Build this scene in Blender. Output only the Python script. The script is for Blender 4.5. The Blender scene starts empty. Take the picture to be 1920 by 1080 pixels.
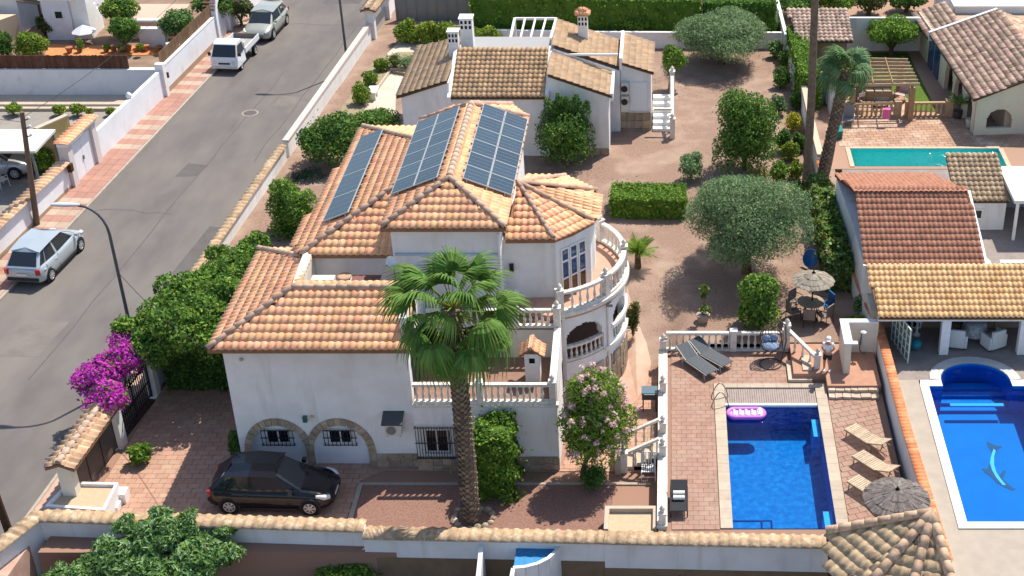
import bpy, math, random
import numpy as np
from mathutils import Vector, Matrix, Euler

# ---------------------------------------------------------------- camera, light, exposure
scene = bpy.context.scene
COL = scene.collection
FPX, PITCH, CXP, CYP, CAMH = 2680.0, math.radians(30.26), 1252.5, 540.0, 31.0
cam_data = bpy.data.cameras.new("camera")
cam_data.sensor_width = 36.0
cam_data.lens = FPX / 1920.0 * 36.0
cam_data.shift_x = -(CXP - 960.0) / 1920.0
cam_data.clip_start = 0.5
cam_data.clip_end = 1500.0
cam = bpy.data.objects.new("camera", cam_data)
COL.objects.link(cam)
cam.location = (0, 0, CAMH)
cam.rotation_euler = (math.pi / 2 - PITCH, 0, 0)
scene.camera = cam

SUN_EL, SUN_AZ = math.radians(59.0), math.radians(36.0)      # azimuth clockwise from +Y
world = bpy.data.worlds.new("World")
scene.world = world
world.use_nodes = True
wn = world.node_tree
wn.nodes.clear()
sky = wn.nodes.new("ShaderNodeTexSky")
sky.sky_type = 'NISHITA'
sky.sun_disc = False
sky.sun_elevation = SUN_EL
sky.sun_rotation = SUN_AZ
sky.air_density = 1.0
sky.dust_density = 1.0
sky.ozone_density = 1.0
bg = wn.nodes.new("ShaderNodeBackground")
bg.inputs["Strength"].default_value = 0.15
wout = wn.nodes.new("ShaderNodeOutputWorld")
wn.links.new(sky.outputs[0], bg.inputs[0])
wn.links.new(bg.outputs[0], wout.inputs[0])
sun_data = bpy.data.lights.new("sun", 'SUN')
sun_data.energy = 5.0
sun_data.angle = math.radians(0.5)
sun_data.color = (1.0, 0.93, 0.82)
sun = bpy.data.objects.new("sun", sun_data)
COL.objects.link(sun)
sdir = Vector((math.sin(SUN_AZ) * math.cos(SUN_EL), math.cos(SUN_AZ) * math.cos(SUN_EL), math.sin(SUN_EL)))
sun.rotation_euler = sdir.to_track_quat('Z', 'Y').to_euler()
sun.location = sdir * 80
scene.view_settings.view_transform = 'Standard'
scene.view_settings.look = 'None'
scene.view_settings.exposure = 0.38
scene.view_settings.gamma = 1.0
scene.view_settings.use_curve_mapping = False
scene.cycles.max_bounces = 6
scene.cycles.transparent_max_bounces = 8

# ---------------------------------------------------------------- measuring helpers (survey of the photograph)
_fw = Vector((0, math.cos(PITCH), -math.sin(PITCH)))
_up = Vector((0, math.sin(PITCH), math.cos(PITCH)))
CAMP = Vector((0, 0, CAMH))
def _ray(px, py):
    return _fw * FPX + Vector((px - CXP, 0, 0)) - _up * (py - CYP)
def at(px, py, z=0.0):
    """point of the level plane z seen at that place of the photograph"""
    d = _ray(px, py)
    p = CAMP + d * ((z - CAMH) / d.z)
    return Vector((p.x, p.y, z))
def onY(px, py, y):
    d = _ray(px, py)
    return CAMP + d * (y / d.y)
def proj(p):
    d = Vector(p) - CAMP
    zc = d.dot(_fw)
    return (CXP + FPX * d.x / zc, CYP - FPX * d.dot(_up) / zc)
def ztop(px, py, z0, ytop):
    """height of an upright standing at (px,py,z0) whose top shows at row ytop"""
    p = at(px, py, z0)
    lo, hi = z0, z0 + 30
    for _ in range(40):
        m = (lo + hi) / 2
        if proj((p.x, p.y, m))[1] > ytop: lo = m
        else: hi = m
    return lo
RA = math.radians(4.45)
RD, RN = Vector((math.sin(RA), math.cos(RA), 0)), Vector((math.cos(RA), -math.sin(RA), 0))
def street(s, t, z=0.0):
    p = RD * s + RN * t
    return Vector((p.x, p.y, z))

# ---------------------------------------------------------------- mesh helpers
def V(*a): return Vector(a)
def wpos(o):
    p = Vector((0, 0, 0))
    while o is not None:
        p = p + o.location
        o = o.parent
    return p
def fast_mesh(name, verts, faces_n, loops, mats=(), mi=None, smooth=False):
    me = bpy.data.meshes.new(name)
    verts = np.asarray(verts, dtype=np.float32)
    loops = np.asarray(loops, dtype=np.int32)
    faces_n = np.asarray(faces_n, dtype=np.int32)
    me.vertices.add(len(verts)); me.vertices.foreach_set("co", verts.ravel())
    me.loops.add(len(loops)); me.loops.foreach_set("vertex_index", loops)
    me.polygons.add(len(faces_n))
    st = np.zeros(len(faces_n), dtype=np.int32); st[1:] = np.cumsum(faces_n)[:-1]
    me.polygons.foreach_set("loop_start", st)
    try: me.polygons.foreach_set("loop_total", faces_n)
    except Exception: pass
    for m in mats: me.materials.append(m)
    if mi is not None: me.polygons.foreach_set("material_index", np.asarray(mi, dtype=np.int32))
    me.polygons.foreach_set("use_smooth", np.full(len(faces_n), smooth))
    me.update(calc_edges=True)
    me.validate()
    return me
class MB:
    def __init__(self): self.v, self.f, self.m, self.cur, self.sm = [], [], [], 0, []
    def mat(self, i): self.cur = i; return self
    def add(self, vs, fs, smooth=False):
        b = len(self.v)
        self.v += [tuple(p) for p in vs]
        for f in fs:
            self.f.append([b + i for i in f]); self.m.append(self.cur); self.sm.append(smooth)
        return self
    def box(self, a, b):
        x0, y0, z0 = a; x1, y1, z1 = b
        if x0 > x1: x0, x1 = x1, x0
        if y0 > y1: y0, y1 = y1, y0
        if z0 > z1: z0, z1 = z1, z0
        return self.add([(x0,y0,z0),(x1,y0,z0),(x1,y1,z0),(x0,y1,z0),(x0,y0,z1),(x1,y0,z1),(x1,y1,z1),(x0,y1,z1)],
                        [(0,3,2,1),(4,5,6,7),(0,1,5,4),(1,2,6,5),(2,3,7,6),(3,0,4,7)])
    def obox(self, c, h, mat3):
        """oriented box: centre, half sizes, 3x3 rotation"""
        vs = []
        for sz in (-1, 1):
            for sx, sy in ((-1,-1),(1,-1),(1,1),(-1,1)):
                vs.append(Vector(c) + mat3 @ Vector((sx*h[0], sy*h[1], sz*h[2])))
        return self.add(vs, [(0,3,2,1),(4,5,6,7),(0,1,5,4),(1,2,6,5),(2,3,7,6),(3,0,4,7)])
    def bar(self, p, q, w, h=None, up=(0,0,1)):
        """rectangular bar from p to q"""
        p, q = Vector(p), Vector(q); d = q - p; L = d.length
        if L < 1e-6: return self
        d.normalize(); u = Vector(up)
        if abs(d.dot(u)) > .98: u = Vector((1,0,0))
        s = d.cross(u).normalized(); u = s.cross(d)
        m = Matrix((s, d, u)).transposed()
        return self.obox((p+q)/2, (w/2, L/2, (h or w)/2), m)
    def prism(self, poly, z0, z1, top=True, bottom=True):
        n = len(poly)
        ar = sum(poly[i][0]*poly[(i+1)%n][1] - poly[(i+1)%n][0]*poly[i][1] for i in range(n))
        if ar < 0: poly = poly[::-1]
        f0 = (lambda p: z0(p)) if callable(z0) else (lambda p: z0)
        f1 = (lambda p: z1(p)) if callable(z1) else (lambda p: z1)
        vs = [(p[0],p[1],f0(p)) for p in poly] + [(p[0],p[1],f1(p)) for p in poly]
        fs = [(i,(i+1)%n,n+(i+1)%n,n+i) for i in range(n)]
        if top: fs.append(tuple(range(n,2*n)))
        if bottom: fs.append(tuple(range(n-1,-1,-1)))
        return self.add(vs, fs)
    def slab(self, poly3, t):
        """planar polygon in space (upper side) with thickness t downwards"""
        n = len(poly3); P = [Vector(p) for p in poly3]
        nz = sum((P[i].x*P[(i+1)%n].y - P[(i+1)%n].x*P[i].y) for i in range(n))
        if nz < 0: P = P[::-1]
        vs = P + [p - Vector((0,0,t)) for p in P]
        fs = [tuple(range(n)), tuple(range(2*n-1,n-1,-1))] + [(n+i, n+(i+1)%n, (i+1)%n, i) for i in range(n)]
        return self.add(vs, fs)
    def tube(self, pts, r, n=8, caps=True, smooth=True):
        pts = [Vector(p) for p in pts]; rs = r if isinstance(r, (list, tuple)) else [r]*len(pts)
        vs, fs, ref = [], [], None
        for i, p in enumerate(pts):
            d = (pts[min(i+1,len(pts)-1)] - pts[max(i-1,0)]).normalized()
            if ref is None: ref = Vector((0,0,1)) if abs(d.z) < .9 else Vector((1,0,0))
            s = d.cross(ref).normalized(); u = s.cross(d).normalized(); ref = u
            for k in range(n):
                a = 2*math.pi*k/n
                vs.append(p + (s*math.cos(a) + u*math.sin(a))*rs[i])
        for i in range(len(pts)-1):
            for k in range(n):
                k2 = (k+1) % n
                fs.append((i*n+k, i*n+k2, (i+1)*n+k2, (i+1)*n+k))
        self.add(vs, fs, smooth)
        if caps:
            b = len(vs)
            self.add(vs[:n], [tuple(range(n))]); self.add(vs[-n:], [tuple(range(n-1,-1,-1))])
        return self
    def lathe(self, c, prof, n=10, smooth=True, caps=True, sx=1.0, sy=1.0):
        c = Vector(c); vs, fs = [], []
        for r, z in prof:
            for k in range(n):
                a = 2*math.pi*k/n
                vs.append(c + Vector((r*math.cos(a)*sx, r*math.sin(a)*sy, z)))
        for i in range(len(prof)-1):
            for k in range(n):
                k2 = (k+1) % n
                fs.append((i*n+k, i*n+k2, (i+1)*n+k2, (i+1)*n+k))
        self.add(vs, fs, smooth)
        if caps:
            if prof[0][0] > 1e-4: self.add(vs[:n], [tuple(range(n-1,-1,-1))])
            if prof[-1][0] > 1e-4: self.add(vs[-n:], [tuple(range(n))])
        return self
    def grid(self, fn, nu, nv, smooth=True, flip=False):
        vs = [fn(i/nu, j/nv) for j in range(nv+1) for i in range(nu+1)]
        w = nu+1
        fs = [(j*w+i, j*w+i+1, (j+1)*w+i+1, (j+1)*w+i) for j in range(nv) for i in range(nu)]
        if flip: fs = [f[::-1] for f in fs]
        return self.add(vs, fs, smooth)
    def mesh(self, name, mats):
        me = bpy.data.meshes.new(name)
        me.from_pydata(self.v, [], self.f)
        for m in (mats if isinstance(mats, (list, tuple)) else [mats]): me.materials.append(m)
        me.polygons.foreach_set("material_index", self.m)
        me.polygons.foreach_set("use_smooth", self.sm)
        me.update()
        return me
    def build(self, name, mats, parent=None, loc=None, **tags):
        """parent given: coordinates are world ones, moved into the parent's frame"""
        base = wpos(parent) if parent is not None else Vector((0,0,0))
        org = Vector(loc) if loc is not None else (base if parent is not None else Vector((0,0,0)))
        if org.length > 0: self.v = [(p[0]-org.x, p[1]-org.y, p[2]-org.z) for p in self.v]
        o = bpy.data.objects.new(name, self.mesh(name, mats))
        COL.objects.link(o)
        if parent is not None: o.parent = parent
        o.location = org - base
        for k, v in tags.items(): o[k] = v
        return o
def put(name, me, parent=None, loc=(0,0,0), rot=None, scl=None, **tags):
    """one more object on a shared mesh; loc in the world"""
    o = bpy.data.objects.new(name, me); COL.objects.link(o)
    base = Vector((0,0,0))
    if parent is not None: o.parent = parent; base = wpos(parent)
    o.location = Vector(loc) - base
    if rot is not None: o.rotation_euler = rot
    if scl is not None: o.scale = scl
    for k, v in tags.items(): o[k] = v
    return o
def thing(name, label, cat, loc=(0,0,0), group=None, kind=None):
    o = bpy.data.objects.new(name, None); COL.objects.link(o)
    o.empty_display_size = .3
    o.location = loc; o['label'] = label; o['category'] = cat
    if group: o['group'] = group
    if kind: o['kind'] = kind
    return o
def tag(o, label, cat, group=None, kind=None):
    o['label'] = label; o['category'] = cat
    if group: o['group'] = group
    if kind: o['kind'] = kind
    return o
KIDS = {}
def dup(root, loc, rotz=None, label=None, scl=None):
    def cp(o, par):
        c = o.copy(); COL.objects.link(c)
        if par is not None: c.parent = par
        for ch in o.children: cp(ch, c)
        return c
    r = cp(root, None)
    r.location = loc
    if rotz is not None: r.rotation_euler = (0, 0, rotz)
    if scl is not None: r.scale = (scl, scl, scl)
    if label: r['label'] = label
    return r
def inside(poly, x, y):
    r = False; n = len(poly); j = n-1
    for i in range(n):
        xi, yi = poly[i][0], poly[i][1]; xj, yj = poly[j][0], poly[j][1]
        if (yi > y) != (yj > y) and x < (xj-xi)*(y-yi)/(yj-yi)+xi: r = not r
        j = i
    return r

# ---------------------------------------------------------------- materials
def C(h):
    """sRGB 0-255 triple to linear"""
    return tuple(((c/255)/12.92 if c/255 <= .04045 else ((c/255+.055)/1.055)**2.4) for c in h)
_MATS = {}
def M(name, col, col2=None, scale=3.0, rough=.8, rand=0.0, bump=0.0, bscale=None, spec=None, metal=0.0, detail=4.0,
      col3=None, scale3=.4, stretch=None, coat=0.0, thr=(.35,.65), thr3=(.5,.75), trans=0.0, hue=0.0, streak=None):
    if name in _MATS: return _MATS[name]
    if spec is None: spec = .10 if rough >= .75 else .3
    m = bpy.data.materials.new(name); m.use_nodes = True
    nt = m.node_tree; nd, lk = nt.nodes, nt.links
    b = nd["Principled BSDF"]
    b.inputs["Roughness"].default_value = rough
    b.inputs["Metallic"].default_value = metal
    b.inputs["Specular IOR Level"].default_value = spec
    if coat: b.inputs["Coat Weight"].default_value = coat; b.inputs["Coat Roughness"].default_value = .04
    geo = nd.new("ShaderNodeNewGeometry"); vec = geo.outputs["Position"]
    if stretch:
        mp = nd.new("ShaderNodeMapping"); mp.inputs["Scale"].default_value = stretch
        lk.new(vec, mp.inputs["Vector"]); vec = mp.outputs[0]
    def noise(s, d=detail, vec=vec):
        n = nd.new("ShaderNodeTexNoise"); n.inputs["Scale"].default_value = s; n.inputs["Detail"].default_value = d
        n.inputs["Roughness"].default_value = .6
        lk.new(vec, n.inputs["Vector"]); return n.outputs["Fac"]
    def mixc(a, bcol, fac):
        x = nd.new("ShaderNodeMix"); x.data_type = 'RGBA'
        lk.new(fac, x.inputs["Factor"])
        if isinstance(a, tuple): x.inputs["A"].default_value = (*a, 1)
        else: lk.new(a, x.inputs["A"])
        x.inputs["B"].default_value = (*bcol, 1)
        return x.outputs["Result"]
    def ramp(s, lo, hi):
        r = nd.new("ShaderNodeMapRange"); r.inputs["From Min"].default_value = lo; r.inputs["From Max"].default_value = hi
        lk.new(s, r.inputs["Value"]); return r.outputs[0]
    c = tuple(col)
    if col2 is not None: c = mixc(c, col2, ramp(noise(scale), *thr))
    v3 = vec
    if streak:      # runs of dirt: stretched along z
        mp3 = nd.new("ShaderNodeMapping"); mp3.inputs["Scale"].default_value = streak
        lk.new(geo.outputs["Position"], mp3.inputs["Vector"]); v3 = mp3.outputs[0]
    if col3 is not None: c = mixc(c, col3, ramp(noise(scale3, 3.0, v3), *thr3))
    if rand or hue:
        oi = nd.new("ShaderNodeObjectInfo")
        ad = nd.new("ShaderNodeMath"); ad.operation = 'ADD'
        lk.new(oi.outputs["Random"], ad.inputs[0]); lk.new(geo.outputs["Random Per Island"], ad.inputs[1])
        fr = nd.new("ShaderNodeMath"); fr.operation = 'FRACT'; lk.new(ad.outputs[0], fr.inputs[0])
        mr = nd.new("ShaderNodeMapRange"); mr.inputs["To Min"].default_value = 1-rand; mr.inputs["To Max"].default_value = 1+rand
        lk.new(fr.outputs[0], mr.inputs["Value"])
        hs = nd.new("ShaderNodeHueSaturation")
        lk.new(mr.outputs[0], hs.inputs["Value"])
        if hue:
            m2 = nd.new("ShaderNodeMath"); m2.operation = 'MULTIPLY'; m2.inputs[1].default_value = 7.31; lk.new(fr.outputs[0], m2.inputs[0])
            f2 = nd.new("ShaderNodeMath"); f2.operation = 'FRACT'; lk.new(m2.outputs[0], f2.inputs[0])
            mh = nd.new("ShaderNodeMapRange"); mh.inputs["To Min"].default_value = .5-hue; mh.inputs["To Max"].default_value = .5+hue
            lk.new(f2.outputs[0], mh.inputs["Value"]); lk.new(mh.outputs[0], hs.inputs["Hue"])
        if isinstance(c, tuple): hs.inputs["Color"].default_value = (*c, 1)
        else: lk.new(c, hs.inputs["Color"])
        c = hs.outputs[0]
    if isinstance(c, tuple): b.inputs["Base Color"].default_value = (*c, 1)
    else: lk.new(c, b.inputs["Base Color"])
    if bump:
        bp = nd.new("ShaderNodeBump"); bp.inputs["Strength"].default_value = bump; bp.inputs["Distance"].default_value = .03
        lk.new(noise(bscale or scale*3), bp.inputs["Height"]); lk.new(bp.outputs[0], b.inputs["Normal"])
    if trans:   # thin leaf: some light passes
        tr = nd.new("ShaderNodeBsdfTranslucent"); mx = nd.new("ShaderNodeMixShader"); mx.inputs[0].default_value = trans
        if isinstance(c, tuple): tr.inputs["Color"].default_value = (*c, 1)
        else: lk.new(c, tr.inputs["Color"])
        out = nd["Material Output"]
        lk.new(b.outputs[0], mx.inputs[1]); lk.new(tr.outputs[0], mx.inputs[2]); lk.new(mx.outputs[0], out.inputs["Surface"])
    _MATS[name] = m
    return m
def water_mat(name, tint, bscale=3.0, bump=.25, dist=.05, rough=.03):
    if name in _MATS: return _MATS[name]
    m = bpy.data.materials.new(name); m.use_nodes = True
    nt = m.node_tree; nd, lk = nt.nodes, nt.links
    nd.remove(nd["Principled BSDF"]); out = nd["Material Output"]
    tr = nd.new("ShaderNodeBsdfTransparent"); tr.inputs[0].default_value = (*tint, 1)
    gl = nd.new("ShaderNodeBsdfGlossy"); gl.inputs["Roughness"].default_value = rough
    fr = nd.new("ShaderNodeFresnel"); fr.inputs["IOR"].default_value = 1.33
    geo = nd.new("ShaderNodeNewGeometry")
    n = nd.new("ShaderNodeTexNoise"); n.inputs["Scale"].default_value = bscale; n.inputs["Detail"].default_value = 3
    lk.new(geo.outputs["Position"], n.inputs["Vector"])
    bp = nd.new("ShaderNodeBump"); bp.inputs["Strength"].default_value = bump; bp.inputs["Distance"].default_value = dist
    lk.new(n.outputs["Fac"], bp.inputs["Height"])
    lk.new(bp.outputs[0], gl.inputs["Normal"]); lk.new(bp.outputs[0], fr.inputs["Normal"])
    mx = nd.new("ShaderNodeMixShader")
    lk.new(fr.outputs[0], mx.inputs[0]); lk.new(tr.outputs[0], mx.inputs[1]); lk.new(gl.outputs[0], mx.inputs[2])
    lk.new(mx.outputs[0], out.inputs["Surface"])
    _MATS[name] = m
    return m
PLASTER = M("white_render", (.80,.79,.78), (.72,.71,.69), scale=1.2, rough=.9, bump=.15, bscale=40, col3=(.56,.52,.46), scale3=1.0, thr3=(.53,.92), streak=(2.2,2.2,.36))
PLASTER_C = M("cream_render", (.74,.68,.58), (.66,.60,.50), scale=1.5, rough=.9, bump=.15, bscale=40)
WHITE = M("white_paint", (.80,.79,.77), (.72,.71,.68), scale=4, rough=.6, spec=.15)
STONEW = M("pale_cast_stone", (.74,.70,.64), (.58,.53,.46), scale=6, rough=.85, bump=.2, bscale=30, rand=.05)
OCHRE = M("ochre_plinth", (.40,.31,.22), (.33,.25,.17), scale=2, rough=.9)
CLAD = M("stone_cladding", (.42,.33,.23), (.26,.20,.14), scale=6, rough=.85, bump=.6, bscale=10, col3=(.46,.40,.32), scale3=3, rand=.18)
TERRA = M("roof_tile_terracotta", (.84,.385,.195), (.87,.51,.31), scale=5, rough=.85, rand=.15, hue=.010, col3=(.55,.33,.19), scale3=1.6, thr3=(.56,.78), bump=.2, bscale=25)
TERRA_DK = M("roof_bed_mortar", (.30,.16,.09), (.22,.12,.07), scale=5, rough=.9)
RIDGE = M("ridge_tile_clay", (.52,.35,.26), (.42,.29,.21), scale=6, rough=.85, rand=.16, col3=(.55,.42,.33), scale3=2)
BROWN = M("roof_tile_brown", (.46,.285,.16), (.56,.37,.215), scale=6, rough=.9, rand=.20, col3=(.30,.22,.15), scale3=1.2, thr3=(.5,.8))
BROWN_DK = M("roof_bed_brown", (.10,.065,.04), rough=.95)
REDT = M("roof_tile_red", (.36,.165,.105), (.405,.195,.128), scale=3, rough=.8, rand=.12)
YELT = M("roof_tile_ochre", (.82,.47,.215), (.86,.55,.285), scale=4, rough=.85, rand=.16, col3=(.70,.38,.15), scale3=2)
MIXT = M("roof_tile_mottled", (.48,.30,.21), (.62,.45,.33), scale=5, rough=.9, rand=.38, hue=.015)
DARKT = M("roof_tile_weathered", (.52,.36,.215), (.62,.46,.28), scale=7, rough=.9, rand=.18, col3=(.27,.20,.13), scale3=4, thr3=(.5,.74), bump=.2)
ASPH = M("asphalt", (.128,.116,.112), (.156,.142,.134), scale=.55, rough=.95, bump=.25, bscale=60, col3=(.20,.178,.158), scale3=.2, thr3=(.42,.75), stretch=(1.6,.6,1))
GRAVEL = M("gravel", (.325,.218,.165), (.215,.143,.110), scale=14, rough=.95, bump=.8, bscale=26, col3=(.40,.292,.225), scale3=.6, thr3=(.45,.75))
EARTH = M("dry_earth", (.30,.22,.15), (.22,.16,.11), scale=4, rough=.95, bump=.5, bscale=15)
SANDP = M("sandy_paving", (.50,.42,.33), (.44,.36,.28), scale=3, rough=.9)
PINKP = M("pool_deck_pink_paving", (.305,.182,.135), (.36,.235,.18), scale=3.5, rough=.85, rand=.055, bump=.15, bscale=30, col3=(.35,.255,.195), scale3=.7)
PINKP_J = M("pool_deck_joint", (.285,.175,.128), rough=.95)
DRIVE = M("driveway_red_paving", (.40,.235,.17), (.45,.275,.20), scale=3, rough=.85, rand=.08, bump=.15, bscale=30, col3=(.46,.33,.235), scale3=.8)
DRIVE_J = M("driveway_joint", (.31,.185,.135), rough=.95)
BROWNF = M("terrace_tile_brown", (.22,.12,.085), (.27,.155,.11), scale=5, rough=.6)
SALMONF = M("terrace_tile_salmon", (.50,.30,.215), (.44,.26,.18), scale=5, rough=.7)
TANWALL = M("tan_render", (.52,.36,.19), (.45,.30,.15), scale=3, rough=.9)
GLASSD = M("window_glass_dark", (.015,.018,.022), rough=.06, spec=.6)
GLASSB = M("window_glass_sky", (.02,.06,.15), (.03,.10,.22), scale=3, rough=.05, spec=.7)
IRON = M("wrought_iron_black", (.018,.018,.02), rough=.5)
GREYM = M("grey_metal", (.20,.20,.21), rough=.5, metal=.3)
LGREY = M("light_grey_plastic", (.62,.61,.57), (.55,.54,.50), scale=5, rough=.5)
DARK = M("dark_void", (.012,.011,.010), rough=.9)
WOODD = M("dark_wood", (.085,.045,.028), (.05,.027,.017), scale=8, rough=.8, stretch=(1,1,6))
WOODP = M("pole_wood", (.20,.14,.10), (.13,.09,.065), scale=6, rough=.9, stretch=(3,3,.4))
WOODL = M("pale_wood", (.50,.38,.25), (.42,.31,.20), scale=7, rough=.8)
BARK = M("bark", (.16,.115,.08), (.09,.065,.045), scale=9, rough=.95, bump=.6, bscale=18)
# ================================================================ GROUND, STREET, PAVING
rnd = random.Random(7)
MB().add([(-400,-200,-2.6),(400,-200,-2.6),(400,700,-2.6),(-400,700,-2.6)], [(0,1,2,3)]).build("ground", EARTH, kind='structure')
def poly_st(s0, s1, t0, t1): return [street(s0,t0)[:2], street(s1,t0)[:2], street(s1,t1)[:2], street(s0,t1)[:2]]
MB().prism(poly_st(5,240,-32.2,-24.5), -2.5, 0).build("road", ASPH, kind='structure')

KERB = M("kerb_concrete", (.42,.36,.30), (.34,.29,.24), scale=4, rough=.95)
pav = MB().prism(poly_st(5,240,-33.85,-32.32), -2.5, .085).build("pavement", M("pavement_bed", (.42,.31,.25), rough=.95), kind='structure')
MB().prism(poly_st(5,240,-32.318,-32.2), -2.5, .115).build("kerb", KERB, kind='structure')
SLABR = M("paving_slab_red", (.385,.215,.17), (.345,.19,.15), scale=4, rough=.95, rand=.08)
SLABB = M("paving_slab_beige", (.44,.335,.262), (.39,.295,.23), scale=4, rough=.95, rand=.07)
def slab_mesh(nm, mt, du, dv, h):
    return MB().box((-du/2,-dv/2,0),(du/2,dv/2,h)).mesh(nm, mt)
# striped pavement: alternate red and beige bands, three slabs to a band; plain red at the gates
BW = .62
sl_r = slab_mesh("paving_slab", SLABR, .49, BW-.015, .035); sl_b = slab_mesh("paving_slab", SLABB, .49, BW-.015, .035)
s = 48.0; k = 0
while s < 104:
    red = (k % 2 == 0) or (59.5 < s < 63.6) or (69.0 < s < 71.5)
    for j in range(3):
        p = street(s+BW/2, -33.585+.505*j, .085)
        put("paving_slab", sl_r if red else sl_b, pav, p, (0,0,-RA))
    s += BW; k += 1
pv2 = MB().prism(poly_st(5,240,-24.38,-23.7), -2.5, .085).build("pavement", M("pavement_pink", (.44,.27,.21), (.50,.36,.29), scale=2, rough=.95), kind='structure')
MB().prism(poly_st(5,240,-24.5,-24.382), -2.5, .115).build("kerb", KERB, kind='structure')

# tar seams and patches in the asphalt
TAR = M("tar_seam", (.098,.09,.087), (.118,.108,.102), scale=3, rough=.8)
def ribbon(pts, w, z):
    mb = MB(); P = [Vector((*p[:2],z)) for p in pts]
    for a, b in zip(P[:-1], P[1:]):
        d = (b-a).normalized(); n = V(-d.y,d.x,0)*w/2; mb.add([a-n,b-n,b+n,a+n],[(0,1,2,3)])
    return mb
rr0 = random.Random(17)
for t_, s0, s1 in ((-28.3,44,76),(-26.1,64,98)):
    n = 16; ribbon([street(s0+(s1-s0)*i/n, t_+rr0.uniform(-.07,.07)) for i in range(n+1)], .05, .004).build("tar_seam", TAR, kind='structure')
for s_, t0, t1 in ((58.2,-32,-28),(84,-32,-24.8)):
    ribbon([street(s_+rr0.uniform(-.15,.15), t0+(t1-t0)*i/6) for i in range(7)], .05, .0045).build("tar_seam", TAR, kind='structure')
PATCH = M("asphalt_patch", (.108,.10,.096), (.128,.118,.112), scale=1.2, rough=.95, bump=.2, bscale=50); PALEP = M("asphalt_worn", (.195,.174,.155), (.15,.136,.127), scale=.9, rough=.95)
for s0, s1, t0, t1, m_ in ((52.5,57,-25.9,-24.7,PATCH),(62,63.6,-29.4,-28.2,PATCH),(71,72.6,-27.4,-25.6,PALEP),(45.5,48.5,-30.5,-28.6,PALEP),(88,91,-29.5,-27,PATCH)):
    MB().add([(*street(a,b)[:2],.0035) for a,b in ((s0,t0),(s1,t0+.1),(s1-.2,t1),(s0+.15,t1-.1))],[(0,1,2,3)]).build("road_patch", m_, kind='structure')
# manhole
t = thing("manhole_cover", "round iron manhole cover set in the grey asphalt road", "manhole cover", street(70.06,-28.28,0))
MB().lathe(street(70.06,-28.28,0), [(.46,.002),(.46,.008),(.36,.010)], 20, smooth=False, caps=False).build("rim", M("manhole_rim",(.30,.26,.22),rough=.9), t)
MB().lathe(street(70.06,-28.28,0), [(.355,.002),(.355,.014),(.30,.018),(.12,.018),(.10,.013)], 20, smooth=False).build("lid", M("manhole_iron",(.10,.085,.08),rough=.7), t)

# ---- plots
CONC = M("pale_concrete", (.29,.265,.235), (.24,.22,.20), scale=2, rough=.95, col3=(.33,.30,.255), scale3=.5)
MB().prism(poly_st(5,240,-140,-33.85), -2.5, 0.0).build("yard_ground", CONC, kind='structure')
# front neighbour's plot (below the long wall)
MB().box((-60,5,-2.5),(60,36.0,-1.25)).build("front_garden_ground", M("front_soil",(.15,.10,.075),(.11,.075,.055),scale=3,rough=.95,bump=.4), kind='structure')

COURT = [(-23.4,36.0),(-.32,36.0),(-.32,46.6),(-1.0,47.5),(-20.0,47.5),(-19.6,44.5),(-20.2,39.5)]
court = MB().prism([(-20.6,36.0),(-.32,36.0),(-.32,48.0),(-19.0,48.0)], -2.5, -.012).build("courtyard", DRIVE_J, kind='structure')
def gz(x, y):
    u = min(1, max(0, (y-45.8)/(52.5-45.8))); u = u*u*(3-2*u)
    v = min(1, max(0, (x-0.0)/.4))          # behind the pool deck the garden is already high
    return max(1.0*u, 1.0*v)
def garden_fn(u, v):
    x = -19.6 + u*27.7; y = 45.9 + v*44.0
    z = gz(x, y)
    z += .03*math.sin(x*1.3)*math.sin(y*.9) if y > 48 and x < 0 or y > 49 else 0
    return (x, y, z)
def garden_mesh():
    nx, ny = 70, 110
    vs, fs = [], []
    for j in range(ny+1):
        for i in range(nx+1): vs.append(garden_fn(i/nx, j/ny))
    for j in range(ny):
        for i in range(nx):
            cx = -19.6+(i+.5)/nx*27.7; cy = 45.9+(j+.5)/ny*44
            if cx > -.15 and cy < 47.1: continue
            if street_t(cx, cy) < -23.9: continue
            w = nx+1; fs.append((j*w+i, j*w+i+1, (j+1)*w+i+1, (j+1)*w+i))
    return MB().add(vs, fs, True)
def street_t(x, y): return x*RN.x + y*RN.y
garden_mesh().build("garden_ground", GRAVEL, kind='structure')
# pale edging stones of the gravel garden and the tiled path round the terrace
MB().prism([at(1175,545,.7)[:2], at(1190,590,.7)[:2], at(1212,632,.6)[:2], at(1221,665,.5)[:2], at(1215,705,.3)[:2], at(1195,745,.12)[:2], at(1160,780,.05)[:2], at(1120,780,.02)[:2], at(1150,700,.2)[:2], at(1172,640,.5)[:2]],
           -.3, lambda p: gz(p[0],p[1])+.03).build("garden_path", M("path_pink_paving",(.50,.33,.25),(.44,.27,.20),scale=2,rough=.9,col3=(.55,.42,.33),scale3=.6), kind='structure')

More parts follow.
